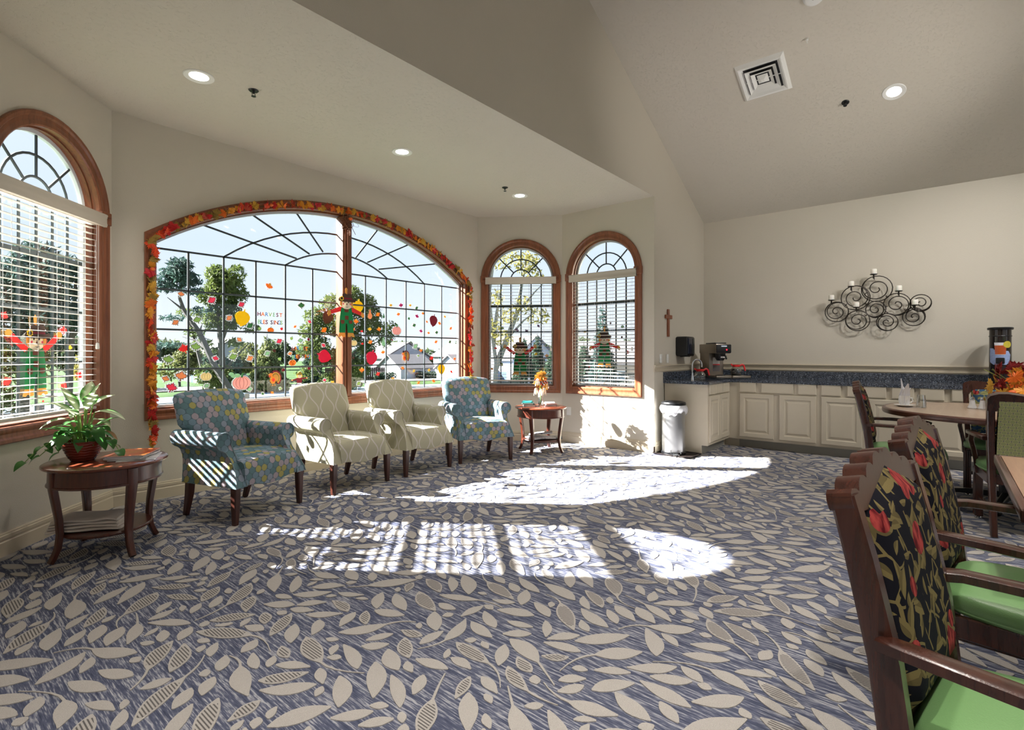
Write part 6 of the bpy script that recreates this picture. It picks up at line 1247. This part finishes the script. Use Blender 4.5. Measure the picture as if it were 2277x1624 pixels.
# near rectangular table
nt = thing('near_dining_table', 'corner of a square wood-topped dining table with a dark edge at the right', 'table', (2.965,-.745,.0035), 0)
m_lam2 = wood('brown_laminate', (146,108,82), (178,140,110), .28, 'x', .5, .3)
MB().box(-.585,.585,-.535,.535,.732,.7465).build('tabletop', m_lam2, nt, smooth=0); MB().rbox(-.61,.61,.535,.56,.705,.7475,.006,2).rbox(-.61,.61,-.56,-.535,.705,.7475,.006,2).rbox(-.61,-.585,-.56,.56,.705,.7475,.006,2).rbox(.585,.61,-.56,.56,.705,.7475,.006,2).box(-.59,.59,-.54,.54,.706,.731).build('edge_band', m_rim, nt)
MB().cyl((0,0,.06),(0,0,.706),.05,.05,20).build('column', m_black, nt)
for k in range(4):
    an = math.radians(90*k); c, s = math.cos(an), math.sin(an); MB().bar([(.03*c,.03*s,.09),(.3*c,.3*s,.07),(.46*c,.46*s,.035)], [.06,.05,.04], [.05,.045,.04]).build('foot', m_black, nt)
# things on the tables
TZ = .0035+.7765
sa = MB().lathe([(0,.004),(.04,.0),(.05,.003),(.078,.014),(.080,.016),(.05,.008),(0,.009)], 32).build('saucer', m_china); sa.location = (5.90,.27,TZ); tag(sa, 'white saucer under the cup at the left end of the round table', 'saucer')
cu = thing('coffee_cup', 'white coffee cup holding a folded napkin on the round table', 'cup', (5.90,.27,TZ+.0095), math.radians(-60)); MB().lathe([(0,.0),(.026,0),(.030,.006),(.038,.06),(.042,.088),(.039,.088),(.035,.06),(.026,.012),(0,.010)], 28).build('bowl', m_china, cu); MB().tube([(.036,0,.068),(.060,0,.066),(.064,0,.04),(.048,0,.022),(.032,0,.024)], .005, 8).build('handle', m_china, cu)
def napkin(label, loc, tips):
    mb = MB()
    for az, lean, h, w in tips:
        c, s = math.cos(az), math.sin(az); L = []
        for k in range(7):
            u = k/6; r = .012+lean*u*u; ww = w*math.sin(PI*(.35+.62*u))+.001; z = h*u; th = .008*(1-u)+.0015
            ctr = Vector((r*c, r*s, z)); sd = Vector((-s, c, 0)); od = Vector((c, s, .1)); L.append([ctr-sd*ww-od*th*.2, ctr-od*th, ctr+sd*ww-od*th*.2, ctr+od*th*.8+od*.004])
        mb.loft([[tuple(p) for p in l] for l in L])
    o = mb.build('napkin', m_linen, smooth=60); o.location = loc; return tag(o, label, 'napkin')
napkin('white napkin folded into tall petals standing in the coffee cup', (5.90,.27,TZ+.022), [(1.9,.012,.225,.046),(3.6,.05,.185,.036),(4.9,.03,.145,.040),(.3,.04,.155,.036),(2.8,.034,.135,.040)])
gl = MB().lathe([(0,.004),(.028,.004),(.036,.0),(.038,.0),(.034,.05),(.029,.108),(.0,.112),(0,.104),(.026,.10),(.031,.05),(.033,.006)], 28, cap=False).build('drinking_glass', m_clear); gl.location = (5.90,.155,TZ+.0005); tag(gl, 'upturned clear drinking glass right of the coffee cup', 'glass')
sp = thing('teaspoon', 'steel teaspoon lying in front of the saucer', 'spoon', (5.80,.19,TZ+.001), math.radians(-52)); MB().bar([(-.08,0,.002),(.0,0,.004),(.05,0,.003)], [.010,.005,.006], .002).build('handle', m_chrome, sp); MB().ball((.068,0,.004),(.022,.014,.003),12,6).build('bowl', m_chrome, sp)
def shaker(label, a, b):
    t = thing('salt_shaker', label, 'shaker', (a,b,TZ), 0, 'shakers on the round table'); MB().lathe([(0,0),(.030,0),(.032,.006),(.022,.03),(.016,.075),(0,.075)], 8).build('glass_body', plain('shaker_salt',(226,228,232),.12), t); MB().lathe([(.017,.073),(.018,.088),(.012,.098),(0,.100)], 16).build('cap', m_chrome, t)
shaker('white salt shaker nearest the left on the round table', 6.06,-.18); shaker('shaker half hidden behind the lattice chair crest', 6.04,-.245)
# centrepiece
ce = thing('autumn_centerpiece', 'centrepiece of red and yellow maple leaves with small pumpkins on the round table', 'flowers', (5.99,-.44,TZ)); rc = random.Random(21)
MB().lathe([(0,0),(.07,0),(.085,.03),(.075,.06),(.06,.07),(0,.07)], 24).build('basket', wood('wicker',(90,60,34),(150,110,66),.7,'z',3), ce)
m_dl = cloth('dark_red_leaf', (132,28,30)); LDR = [bent_leaf(m_dl, .5)]
for i in range(44):
    az = rc.uniform(0,2*PI); el = rc.uniform(-.1,1.35); R = rc.uniform(.08,.16); c = (R*math.cos(az)*math.cos(el*.7), R*math.sin(az)*math.cos(el*.7), .10+.24*math.sin(el)+rc.uniform(0,.05)); hi = c[2] > .31
    me = LDR[0] if (hi or i%7 == 0) else LM[rc.choice([4,5,4,8,9,5,2,3])]
    inst('leaf', me, ce, Matrix.Translation(c) @ Euler((rc.uniform(-.8,.8), rc.uniform(-3,3), az+PI/2)).to_matrix().to_4x4() @ Matrix.Scale(rc.uniform(.055,.085),4))
for c in ((-.03,.02,.33),(-.15,.03,.16),(-.13,.06,.12),(.0,-.09,.30)): inst('mini_pumpkin', pm, ce, Matrix.Translation(c) @ Matrix.Scale(.026,4))
for k in range(14): a = rc.uniform(0,6.28); MB().ball((.13*math.cos(a),.13*math.sin(a),.1+rc.uniform(0,.22)),.010,7,5).build('berry', m_redb if k%2 else m_pump, ce)
for k in range(7): a = rc.uniform(0,6.28); MB().tube([(0,0,.1),(.08*math.cos(a),.08*math.sin(a),.26),(.2*math.cos(a),.2*math.sin(a),.34)],.002,4).build('twig', m_olv, ce)
napkin('white napkin folded into a fan in front of the centrepiece', (5.66,-.46,TZ), [(2.6,.03,.135,.055),(3.3,.06,.10,.05),(1.9,.05,.09,.05)])
mn = thing('menu_card', 'white and blue folded menu card standing beside the centrepiece', 'card', (5.72,-.60,TZ), math.radians(70)); MB().add([(-.09,-.03,0),(.09,-.03,0),(.09,0,.13),(-.09,0,.13),(-.09,-.0315,0),(.09,-.0315,0),(.09,-.0015,.13),(-.09,-.0015,.13)], [(0,1,2,3),(4,5,6,7),(0,1,5,4),(1,2,6,5),(2,3,7,6),(3,0,4,7)]).build('front', m_paper, mn, smooth=0); MB().add([(-.09,.03,0),(.09,.03,0),(.09,0.0005,.13),(-.09,0.0005,.13)], [(0,1,2,3)]).build('back', plain('blue_card',(70,110,180),.4), mn, smooth=0)
fk = MB().bar([(-.09,0,.002),(0,0,.004),(.05,0,.003)], [.010,.005,.008], .002).box(.05,.09,-.009,-.006,.002,.004).box(.05,.09,-.003,0,.002,.004).box(.05,.09,.003,.006,.002,.004).box(.045,.052,-.009,.008,.002,.004).build('fork', m_chrome); fk.location = (2.95,-.42,.0035+.7475); fk.rotation_euler = (0,0,-.9); tag(fk, 'steel fork lying on the square table at the right edge', 'fork')
# ------------------------------------------------------------ outside: lawn, pond, street, houses, trees
def gnd(a, b):
    d = math.hypot(max(0, a-3)*.75, max(0, b-5)); k = max(0, min(1, (d-5)/24)); k = k*k*(3-2*k); z = -.45-2.35*k
    q = ((a-26)/36)**2 + ((b-41)/15.5)**2
    if q < 1.25: z -= .9*max(0, min(1, (1.25-q)/.35))
    return z + .05*math.sin(.31*a+.2*b) + .04*math.sin(.17*a-.4*b)
m_grass = (lambda n: (n.set(n.ramp(n.m('ADD', n.m('MULTIPLY', n.noise(n.tc(), .25, 4), .6), n.m('MULTIPLY', n.noise(n.tc(), 9, 3), .4)), [(.35,lin(44,66,34)),(.6,lin(58,80,44)),(.75,lin(76,88,52))]), .95, spec=.1), n.mat)[1])(NT('lawn_grass'))
xs = [-60,-40,-25,-15,-8,-3]+[1.5*i for i in range(0,44)]+[70,80,95,120,160,220]; ys = [5.5,7,8.5,10,12]+[13.5+1.5*i for i in range(0,34)]+[68,76,88,105,140,200,260]
xs2 = [8.6,10,12,15,19,24,30,38,48,60,80,110,160,220]; ys2 = [-40,-25,-15,-8,-4,0,2,4,5.5]
mb = MB()
def grid(X, Y):
    n = len(Y); mb.add([(x,y,gnd(x,y)) for x in X for y in Y], [(i*n+j,(i+1)*n+j,(i+1)*n+j+1,i*n+j+1) for i in range(len(X)-1) for j in range(n-1)])
grid(xs, ys); grid(xs2, ys2); grid([-60,-40,-25,-15,-8,-3,-1.8], [-40,-25,-15,-8,-4,0,2,4,5.5])
o = mb.build('lawn', m_grass, fix=False, smooth=180); struct(o)
n = NT('pond_water'); n.set(lin(150,176,204), .08, spec=.8).bump(n.noise(n.mapp(n.tc(),(1,3,1)), 2.2, 3), .02, .4)
o = MB().add([(26+38*math.cos(2*PI*i/48), 41+17*math.sin(2*PI*i/48), -3.0) for i in range(48)], [tuple(range(48))]).build('pond', n.mat, fix=False, smooth=0); tag(o, 'pale blue pond beyond the black railing', 'pond')
m_road = plain('pale_road', (150,146,142), .9, var=.04); m_drive = plain('concrete_drive', (160,154,150), .9, var=.04)
def strip(name, label, p0, p1, w, z, mat):
    a, b = Vector(p0), Vector(p1); d = (b-a).normalized(); s = Vector((-d.y,d.x))*w/2; N = 24; mb = MB(); vs = []
    for i in range(N+1):
        c = a+(b-a)*i/N
        for q in (c-s, c, c+s): vs.append((q.x,q.y,gnd(q.x,q.y)+z))
    mb.add(vs, [(3*i+k,3*i+3+k,3*i+4+k,3*i+1+k) for i in range(N) for k in (0,1)]); return tag(mb.build(name, mat, fix=False, smooth=60), label, 'road')
strip('street', 'pale street running along the far side of the pond', (10,66), (110,54), 5, .10, m_road)
strip('driveway', 'concrete drive curving past the house on the right', (30,22), (51,27.2), 3.4, .08, m_drive)
# black railing by the pond
rl = thing('railing', 'black metal railing between the building and the pond', 'fence', (3.0,8.1,-.6)); m_rail = plain('black_rail', (30,40,52), .45)
for z in (1.15,.95): MB().box(-9,15,-.018,.018,z-.02,z+.02).build('rail', m_rail, rl, smooth=0)
pk = MB().box(-.009,.009,-.009,.009,.1,1.15).mesh('picket', m_rail, smooth=0); ps = MB().box(-.035,.035,-.035,.035,0,1.24).mesh('post', m_rail, smooth=0)
for i in range(190): inst('picket', pk, rl, Matrix.Translation((-8.9+.125*i,0,0)))
for i in range(11): inst('post', ps, rl, Matrix.Translation((-9+2.4*i,0,0)))

# houses -------------------------------------------------------
m_rooff = plain('grey_shingles', (92,90,92), .9, var=.1); m_win = plain('dark_window', (70,84,100), .15, var=.2); m_gar = plain('garage_door', (228,226,226), .6)
def siding(name, rgb):
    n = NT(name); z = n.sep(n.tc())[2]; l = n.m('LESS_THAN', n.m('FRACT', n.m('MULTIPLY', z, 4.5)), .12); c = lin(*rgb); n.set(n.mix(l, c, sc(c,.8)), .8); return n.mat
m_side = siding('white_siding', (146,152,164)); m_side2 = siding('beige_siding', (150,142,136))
def house(label, loc, rz, w, d, eave, ridge, sd=None, wins=(), garage=None, group='houses across the pond', extra=None):
    """ridge runs along local x; gables at x = +-w/2; front faces -y"""
    t = thing('house', label, 'house', loc, rz, group); sd = sd or m_side; mb = MB()
    mb.prism([(-d/2,-1.5),(d/2,-1.5),(d/2,eave),(0,ridge),(-d/2,eave)], -w/2, w/2, 'x'); mb.build('walls', sd, t, smooth=0)
    s = (ridge-eave)/(d/2); o_ = .5; mb = MB()
    for sg in (-1,1): mb.prism([(sg*(d/2+o_), eave-s*o_+.05),(0,ridge+.05),(0,ridge+.3),(sg*(d/2+o_),eave-s*o_+.3)], -w/2-.4, w/2+.4, 'x')
    mb.build('roof', m_rooff, t, smooth=0)
    for x, z, ww, hh, face in wins:
        fr = MB(); pn = MB()
        if face == 'f': fr.box(x-ww/2-.1,x+ww/2+.1,-d/2-.08,-d/2-.005,z-.1,z+hh+.1); pn.box(x-ww/2,x+ww/2,-d/2-.1,-d/2-.085,z,z+hh)
        else: X = w/2*(1 if face == 'r' else -1); a, b = sorted((X+.005*(1 if X > 0 else -1), X+.08*(1 if X > 0 else -1))); fr.box(a,b,x-ww/2-.1,x+ww/2+.1,z-.1,z+hh+.1); e = (b,b+.02) if X > 0 else (a-.02,a); pn.box(e[0],e[1],x-ww/2,x+ww/2,z,z+hh)
        f = fr.build('window', m_gar, t, smooth=0); pn.build('pane', m_win, f, smooth=0)
    if garage:
        gx, gw, gd, ge, gr_ = garage; mb = MB(); y0, y1 = -d/2-gd, -d/2+.2
        mb.prism([(gx-gw/2,-1.5),(gx+gw/2,-1.5),(gx+gw/2,ge),(gx,gr_),(gx-gw/2,ge)], y0, y1+5.5, 'y'); mb.build('garage_walls', sd, t, smooth=0)
        s = (gr_-ge)/(gw/2); mb = MB()
        for sg in (-1,1): mb.prism([(gx+sg*(gw/2+.4), ge-s*.4+.05),(gx,gr_+.05),(gx,gr_+.25),(gx+sg*(gw/2+.4),ge-s*.4+.25)], y0-.4, -d/2+5.8, 'y')
        mb.build('garage_roof', m_rooff, t, smooth=0); MB().box(gx-gw*.36,gx+gw*.36,y0-.06,y0-.005,-.3,2.2).build('garage_door', m_gar, t, smooth=0)
    return t
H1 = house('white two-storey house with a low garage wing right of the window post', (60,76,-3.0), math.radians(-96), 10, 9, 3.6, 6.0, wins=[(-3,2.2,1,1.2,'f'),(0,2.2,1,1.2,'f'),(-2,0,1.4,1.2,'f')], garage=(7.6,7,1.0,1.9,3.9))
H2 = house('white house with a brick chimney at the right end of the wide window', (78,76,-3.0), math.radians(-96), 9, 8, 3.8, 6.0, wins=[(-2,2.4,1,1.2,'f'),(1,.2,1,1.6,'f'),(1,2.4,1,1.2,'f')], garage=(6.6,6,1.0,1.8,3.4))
MB().box(-1.0,-.2,-.4,.4,4.5,7.0).build('chimney', m_gar, H2, smooth=0)
house('blue-shaded house half hidden behind the left pair of trees', (33,82,-3.0), math.radians(-96), 9, 9, 3.4, 6.2, wins=[(0,2.2,1.2,1.2,'r'),(2,.2,1.2,1.2,'f')])
house('white house with a blue-grey roof seen through the middle arched window', (64.5,51.5,-2.9), math.radians(-100), 10, 9, 3.4, 6.6, garage=(-2.5,7,6,1.9,3.8), wins=[(3,.3,1.2,1.2,'f')])
house('beige stone house with a broad low roof seen through the rightmost arched window', (62.5,31.0,-2.4), math.radians(-62), 15, 10, 2.5, 5.0, sd=m_side2, wins=[(-4.5,.4,2.2,1.1,'f'),(-1,.4,1.2,1.1,'f')], garage=(5,7,4,2.4,4.2), group='houses on the right lawn')
fc = thing('board_fence', 'brown board fence left of the garage wing', 'fence', (47.5,69,-3.0), math.radians(-28)); m_bf = plain('brown_boards', (62,50,46), .85)
bmh = MB().box(-.14,.14,-.03,.03,0,2.1).mesh('board', m_bf, smooth=0)
for i in range(30): inst('board', bmh, fc, Matrix.Translation((-4.5+.3*i,0,0)))
MB().box(-4.6,4.4,.03,.08,.4,.55).box(-4.6,4.4,.03,.08,1.6,1.75).build('rail', m_bf, fc, smooth=0)
car = thing('parked_car', 'dark blue car parked in front of the far white house', 'car', (68,65,-2.75), math.radians(-30)); m_car = plain('car_paint', (46,62,92), .25)
MB().loft([[(x,y,z) for y,z in ((-.85,.35),(-.88,.75),(-.7,.9),(.7,.9),(.88,.75),(.85,.35))] for x in (-2.1,-2.0,1.9,2.1)]).build('body', m_car, car); MB().loft([[(x,y*k,z) for y,z in ((-.75,.9),(-.6,1.42),(.6,1.42),(.75,.9))] for x,k in ((-1.5,.9),(-1.0,1),(.6,1),(1.2,.85))]).build('cabin', m_win, car)
for x in (-1.3,1.3):
    for y in (-.82,.82): MB().cyl((x,y-.1,.32),(x,y+.1,.32),.32,.32,14).build('wheel', m_black, car)
sg_ = thing('street_sign', 'small grey street sign on a post seen through the middle arched window', 'sign', (31.5,26.2,gnd(31.5,26.2))); MB().cyl((0,0,-.3),(0,0,2.2),.03,.03,8).build('post', m_rail, sg_); MB().prism([(.33*math.cos(PI/8+i*PI/4), 1.9+.33*math.sin(PI/8+i*PI/4)) for i in range(8)], -.02, .02, 'x').build('plate', plain('sign_red',(150,60,70),.4), sg_)
# trees ----------------------------------------------------------
def foliage_mat(name, a, b):
    n = NT(name); f = n.noise(n.tc(), 1.3, 3); c = n.mix(n.ramp(f, [(.35,0.0),(.65,1.0)]), lin(*a), lin(*b)); tr = n.n('ShaderNodeBsdfTranslucent'); n.put(tr.inputs[0], c); mx = n.n('ShaderNodeMixShader'); mx.inputs[0].default_value = .35
    n.set(c, .7, spec=.2); n.t.links.new(n.b.outputs[0], mx.inputs[1]); n.t.links.new(tr.outputs[0], mx.inputs[2]); n.t.links.new(mx.outputs[0], n.out.inputs[0]); return n.mat
F_WILLOW = foliage_mat('willow_leaves', (52,68,36), (92,104,52)); F_BLUE = foliage_mat('blue_green_leaves', (44,64,62), (70,92,84)); F_SPRUCE = foliage_mat('spruce_needles', (56,68,40), (112,116,64)); F_DARK = foliage_mat('dark_evergreen', (34,52,42), (56,76,56)); F_YEL = foliage_mat('yellow_leaves', (104,104,56), (150,140,74)); F_BUSH = foliage_mat('olive_leaves', (60,72,42), (100,104,58)); F_FAR = foliage_mat('far_wood', (52,68,52), (84,96,60))
m_bark = plain('grey_bark', (82,78,78), .9, var=.25, scale=6); m_barkp = plain('pale_bark', (128,130,136), .9, var=.2, scale=6)
def leaves(blobs, n, s, mat, parent, seed, elong=1.0, lean=0.0):
    r = np.random.default_rng(seed); B = np.array([b[:6] for b in blobs], float); wgt = B[:,3]*B[:,4]*B[:,5]; idx = r.choice(len(B), n, p=wgt/wgt.sum())
    d = r.normal(size=(n,3)); d /= np.linalg.norm(d,axis=1)[:,None]; rad = r.uniform(.25,1,(n,1))**.5; P = B[idx,:3]+d*rad*B[idx,3:6]
    t = r.normal(size=(n,3)); t[:,2] -= lean; t /= np.linalg.norm(t,axis=1)[:,None]; u = np.cross(t, r.normal(size=(n,3))); u /= np.linalg.norm(u,axis=1)[:,None]
    S = s*r.uniform(.6,1.3,(n,1)); V = np.empty((n,4,3)); V[:,0] = P-t*S*elong; V[:,1] = P+u*S*.42; V[:,2] = P+t*S*elong; V[:,3] = P-u*S*.42
    me = bpy.data.meshes.new('foliage'); me.vertices.add(4*n); me.vertices.foreach_set('co', V.astype(np.float32).ravel()); me.loops.add(4*n); me.loops.foreach_set('vertex_index', np.arange(4*n, dtype=np.int32))
    me.polygons.add(n); me.polygons.foreach_set('loop_start', np.arange(0,4*n,4, dtype=np.int32)); me.polygons.foreach_set('loop_total', np.full(n,4,np.int32)); me.update(); me.materials.append(mat)
    o = bpy.data.objects.new('foliage', me); COL.objects.link(o); o.parent = parent; o['kind'] = 'stuff'; return o
def tree(label, loc, trunks, blobs, n, s, mat, seed, bark=None, group=None, elong=1.0, lean=0.0, name='tree'):
    t = thing(name, label, 'tree', loc, math.radians(-49.45), group)
    mb = MB()
    for pts, r0 in trunks: mb.tube(pts, [r0*(1-.8*i/(len(pts)-1)) for i in range(len(pts))], 8)
    if trunks: mb.build('trunk', bark or m_bark, t)
    leaves(blobs, n, s, mat, t, seed, elong, lean); return t
rt_ = random.Random(31)
def cl(pts, jit, rx, ry, rz_, k=1):
    out = []
    for x, z in pts:
        for _ in range(k): out.append((x+rt_.uniform(-jit,jit), rt_.uniform(-jit,jit)*1.5, z+rt_.uniform(-jit,jit), rx, ry, rz_))
    return out
GT = 'trees between the window and the pond'
tree('slim blue-green tree with a bare leaning trunk at the left of the wide window', (8.47,20.86,0), [([(.5,0,-2.4),(.34,0,-.35),(-.34,0,.68),(-1.03,.1,2.05),(-1.63,.1,2.91),(-1.8,.1,3.42),(-1.5,0,4.2)],.17), ([(-1.03,.1,2.05),(-.98,.2,2.4)],.05), ([(-.7,0,1.4),(-1.2,.2,1.75),(-1.8,.3,1.9)],.05), ([(-1.63,.1,2.91),(-2.2,0,3.4)],.05)],
     cl([(-1.5,4.3),(-2.0,4.4),(-1.7,4.7),(-2.2,3.9),(-1.4,4.0)], .12, .42,.5,.26, 2)+cl([(-2.5,3.6),(-1.3,3.55),(-2.2,2.7),(-1.0,3.0),(-2.6,1.7),(-1.7,1.6)], .15, .45,.5,.12), 2600, .075, F_BLUE, 1, group=GT, elong=1.5)
tree('tall green willow behind the slim tree, with several stems', (9.3,23.4,0), [([(.3,0,-2.6),(.09,0,-.4),(.09,0,1.0),(0,0,2.0),(-.1,0,3.0),(-.3,0,4.3)],.20), ([(-.25,.0,-2.6),(-.3,0,-1.2),(-.9,.1,.9),(-1.3,.1,2.4),(-1.5,.1,3.0)],.12), ([(.09,0,.4),(.7,.1,1.2),(1.2,.1,1.7)],.08), ([(0,0,1.6),(.45,.1,2.9),(.6,.1,4.2)],.09)],
     cl([(-.4,4.5),(0,4.6),(-.2,4.0),(-.5,3.6),(0,3.2),(-.2,2.7),(.3,4.1),(.6,4.5),(.7,3.9),(.6,3.3),(.5,2.7)], .15, .36,.5,.42, 2)+cl([(-1.3,2.9),(-1.2,2.2),(-.8,1.7),(1.2,2.5),(-.3,1.2),(.4,1.7),(-.6,3.1)], .2, .4,.45,.22)+cl([(-.4,.4),(.2,.2),(-.1,-.4)],.2,.5,.5,.5), 7500, .075, F_WILLOW, 2, group=GT, elong=1.6)
tree('broad blue-green tree standing behind the post of the wide window', (14.49,23.06,0), [([(0,0,-2.6),(.1,0,-.8),(.3,0,1.0),(.6,0,2.6),(.9,0,4.0)],.22), ([(.2,0,.6),(-.6,0,1.8),(-1.0,0,2.8)],.12), ([(.3,0,.5),(1.2,0,1.4),(2.4,0,1.9)],.09), ([(0,0,-.8),(-.7,0,.4),(-1.3,0,1.2)],.08)],
     cl([(1.6,3.9),(2.0,3.3),(1.9,2.5),(1.7,1.5),(1.5,.6),(0,3.7),(.1,2.4),(0,1.2),(.7,4.3),(1.1,4.1),(.9,3.5),(1.4,3.4),(.5,2.9),(1.2,2.7),(.6,2.1),(1.1,1.9),(-.9,3.1),(-.6,2.6),(-1.2,2.3),(-.7,1.8),(-1.3,1.5)], .15, .48,.6,.44, 2)+cl([(2.2,2.6),(2.6,2.0),(3.0,2.4),(.8,1.0),(1.0,.4),(.7,-.2),(-.8,.8),(-1.3,.4),(-.5,0),(-1.0,-.6),(.3,.1)], .2, .46,.5,.36, 2), 13500, .075, F_WILLOW, 3, group=GT, elong=1.4)
tree('pale-barked tree with sparse yellowing leaves outside the middle arched window', (11.33,9.83,0), [([(0,0,-.9),(.0,0,.2),(.05,0,1.0),(-.05,0,1.8),(-.1,0,3.0),(.05,0,4.0)],.16), ([(.05,0,.75),(.35,0,1.5),(.7,0,2.4),(.85,0,3.3),(1.0,0,4.1)],.10), ([(.0,0,1.2),(.12,0,2.4),(.3,0,3.4)],.07), ([(.35,0,1.6),(.9,0,2.2),(1.3,0,2.5)],.04), ([(.7,0,2.4),(1.2,0,3.0),(1.5,0,3.3)],.035)],
     cl([(.9,4.0),(1.2,3.8),(1.1,3.3),(.8,3.6),(.2,4.0),(.5,4.2),(.1,3.0),(.9,2.8),(1.4,2.5),(.5,2.5),(.2,2.1),(.1,1.6)], .2, .34,.5,.26, 1), 1500, .055, F_YEL, 4, m_barkp, GT, 1.3)
tree('bluish feathery pine outside the leftmost arched window', (2.14,15.96,0), [([(-.1,0,-1.6),(-.1,0,1),(0,0,3.6)],.16), ([(.6,.3,-1.6),(.75,.3,1.2),(.9,.3,3.3)],.11), ([(-.1,0,2.2),(-.6,0,2.9)],.05), ([(.75,.3,1.6),(1.3,.3,2.2)],.05)],
     cl([(0,3.4),(-.3,3.0),(.3,2.9),(-.4,2.3),(.4,2.2),(0,2.6),(-.6,1.8),(.1,1.7),(.8,3.2),(.9,2.6),(1.1,2.0)], .2, .45,.5,.26, 2), 5200, .075, F_BLUE, 5, group=GT, elong=1.6)
tree('green bushy tree low outside the leftmost arched window', (1.0,19.5,0), [([(0,0,-2),(0,0,1)],.15)], cl([(-1.5,.9),(-.6,1.2),(.4,1.0),(1.2,1.2),(2.0,.9),(0,.3),(1.2,.2),(-1,.1)], .2, .7,.7,.6, 1), 4200, .09, F_BUSH, 6, group=GT)
GF = 'trees on the far bank of the pond'
def spruce(label, loc, h, r, mat, seed, n=4200, s=.2, group=GF):
    B = []
    for i in range(9):
        u = i/9; B.append((0,0,h*(.08+.9*u), r*(1-u)+.1, r*(1-u)+.1, h*.08))
    return tree(label, loc, [([(0,0,-.6),(0,0,h*.5),(0,0,h)],.16)], B, n, s, mat, seed, group=group, elong=1.2, lean=.5, name='spruce')
spruce('yellow-green spruce left of the window post beyond the pond', (28.2,58.2,-2.9), 6.4, 2.4, F_SPRUCE, 7, 5200, .24)
spruce('dark pointed spruce between the yellow-green one and the post', (33.0,57.0,-2.9), 6.4, 1.7, F_DARK, 8)
spruce('second dark spruce nearest the window post beyond the pond', (36.2,54.4,-2.9), 5.8, 1.7, F_BUSH, 9)
spruce('dark conifer left of the three in the middle arched window', (44.5,34.1,-2.6), 5.6, 1.5, F_DARK, 10)
spruce('tallest dark conifer in the middle arched window', (51.9,37.8,-2.6), 6.3, 1.6, F_DARK, 11)
spruce('dark conifer right of the three in the middle arched window', (48.3,32.8,-2.6), 5.8, 1.6, F_DARK, 12)
spruce('tall thin pine rising above the beige stone house', (37.46,20.82,-1.6), 7.0, 1.2, F_BLUE, 13, 2600, .18)
spruce('dark evergreen left of the beige stone house', (44,26.5,-2.2), 4.6, 1.7, F_DARK, 14)
for i, (lab, a, b, m, h, w) in enumerate((('pale yellow-green tree at the far left of the wide window',16,70,F_YEL,5.0,4.0),('olive tree beyond the pond left of the hidden house',23.5,71,F_BUSH,5.6,3.4),('round olive tree beyond the pond behind the willow',30.5,70,F_BUSH,5.6,3.6),('dark round tree left of the yellow-green spruce',24.0,60,F_DARK,4.6,2.6),('dark bushy tree behind the window post beyond the pond',39.5,57,F_DARK,5.0,3.0),('dark tree beside the white two-storey house',44,67.5,F_DARK,4.8,2.6),('small reddish round tree between the two white houses',70,72,foliage_mat('red_brown_leaves',(80,58,60),(100,76,72)),3.6,1.8),('bright green tree behind the houses near the chimney',72,88,F_WILLOW,6.6,3.2))):
    B = [(rt_.uniform(-w*.5,w*.5), rt_.uniform(-1,1), h*rt_.uniform(.35,.85), w*.36, w*.36, h*.22) for _ in range(9)]
    tree(lab, (a,b,-2.9), [([(0,0,-.5),(0,0,h*.6)],.2)], B, 3000, .24, m, 40+i, group=GF)
for i, (lab, a, b) in enumerate((('low clipped hedge along the garage wing of the white house',57.3,63.9),('dark shrub at the left end of the garage wing',50.3,65.6),('dark shrub by the parked car',64.5,61.8))):
    B = [(-1.2+.6*k, 0, .7, .7,.6,.6) for k in range(5)]; tree(lab, (a,b,-2.9), [], B, 1200, .16, F_DARK, 60+i, group='shrubs by the far houses', name='shrub')
# wooded ridge behind the houses: far too many trees to count
def ridge(nm, pts, h, seed, n, mat):
    r = random.Random(seed); B = []
    for (a0,b0),(a1,b1) in zip(pts, pts[1:]):
        L = math.hypot(a1-a0,b1-b0); k = int(L/4)
        for i in range(k): u = (i+r.random())/k; B.append((a0+(a1-a0)*u+r.uniform(-2,2), b0+(b1-b0)*u+r.uniform(-3,3), -3+h*r.uniform(.3,.72), r.uniform(2.4,4.2), r.uniform(2.4,4), h*r.uniform(.26,.34)))
    o = leaves(B, n, .55, mat, None, seed); o.name = nm; o['kind'] = 'stuff'; o['label'] = 'wooded ridge of blue-green trees on the horizon behind the houses' if seed == 70 else 'wood behind the right lawn beyond the arched windows'; o['category'] = 'trees'; return o
ridge('wooded_ridge', [(-14,120),(20,128),(60,128),(95,112),(118,88),(128,60)], 8.5, 70, 26000, F_FAR)
ridge('wooded_ridge', [(128,60),(110,44),(104,25),(98,8)], 7.5, 71, 9000, F_DARK)
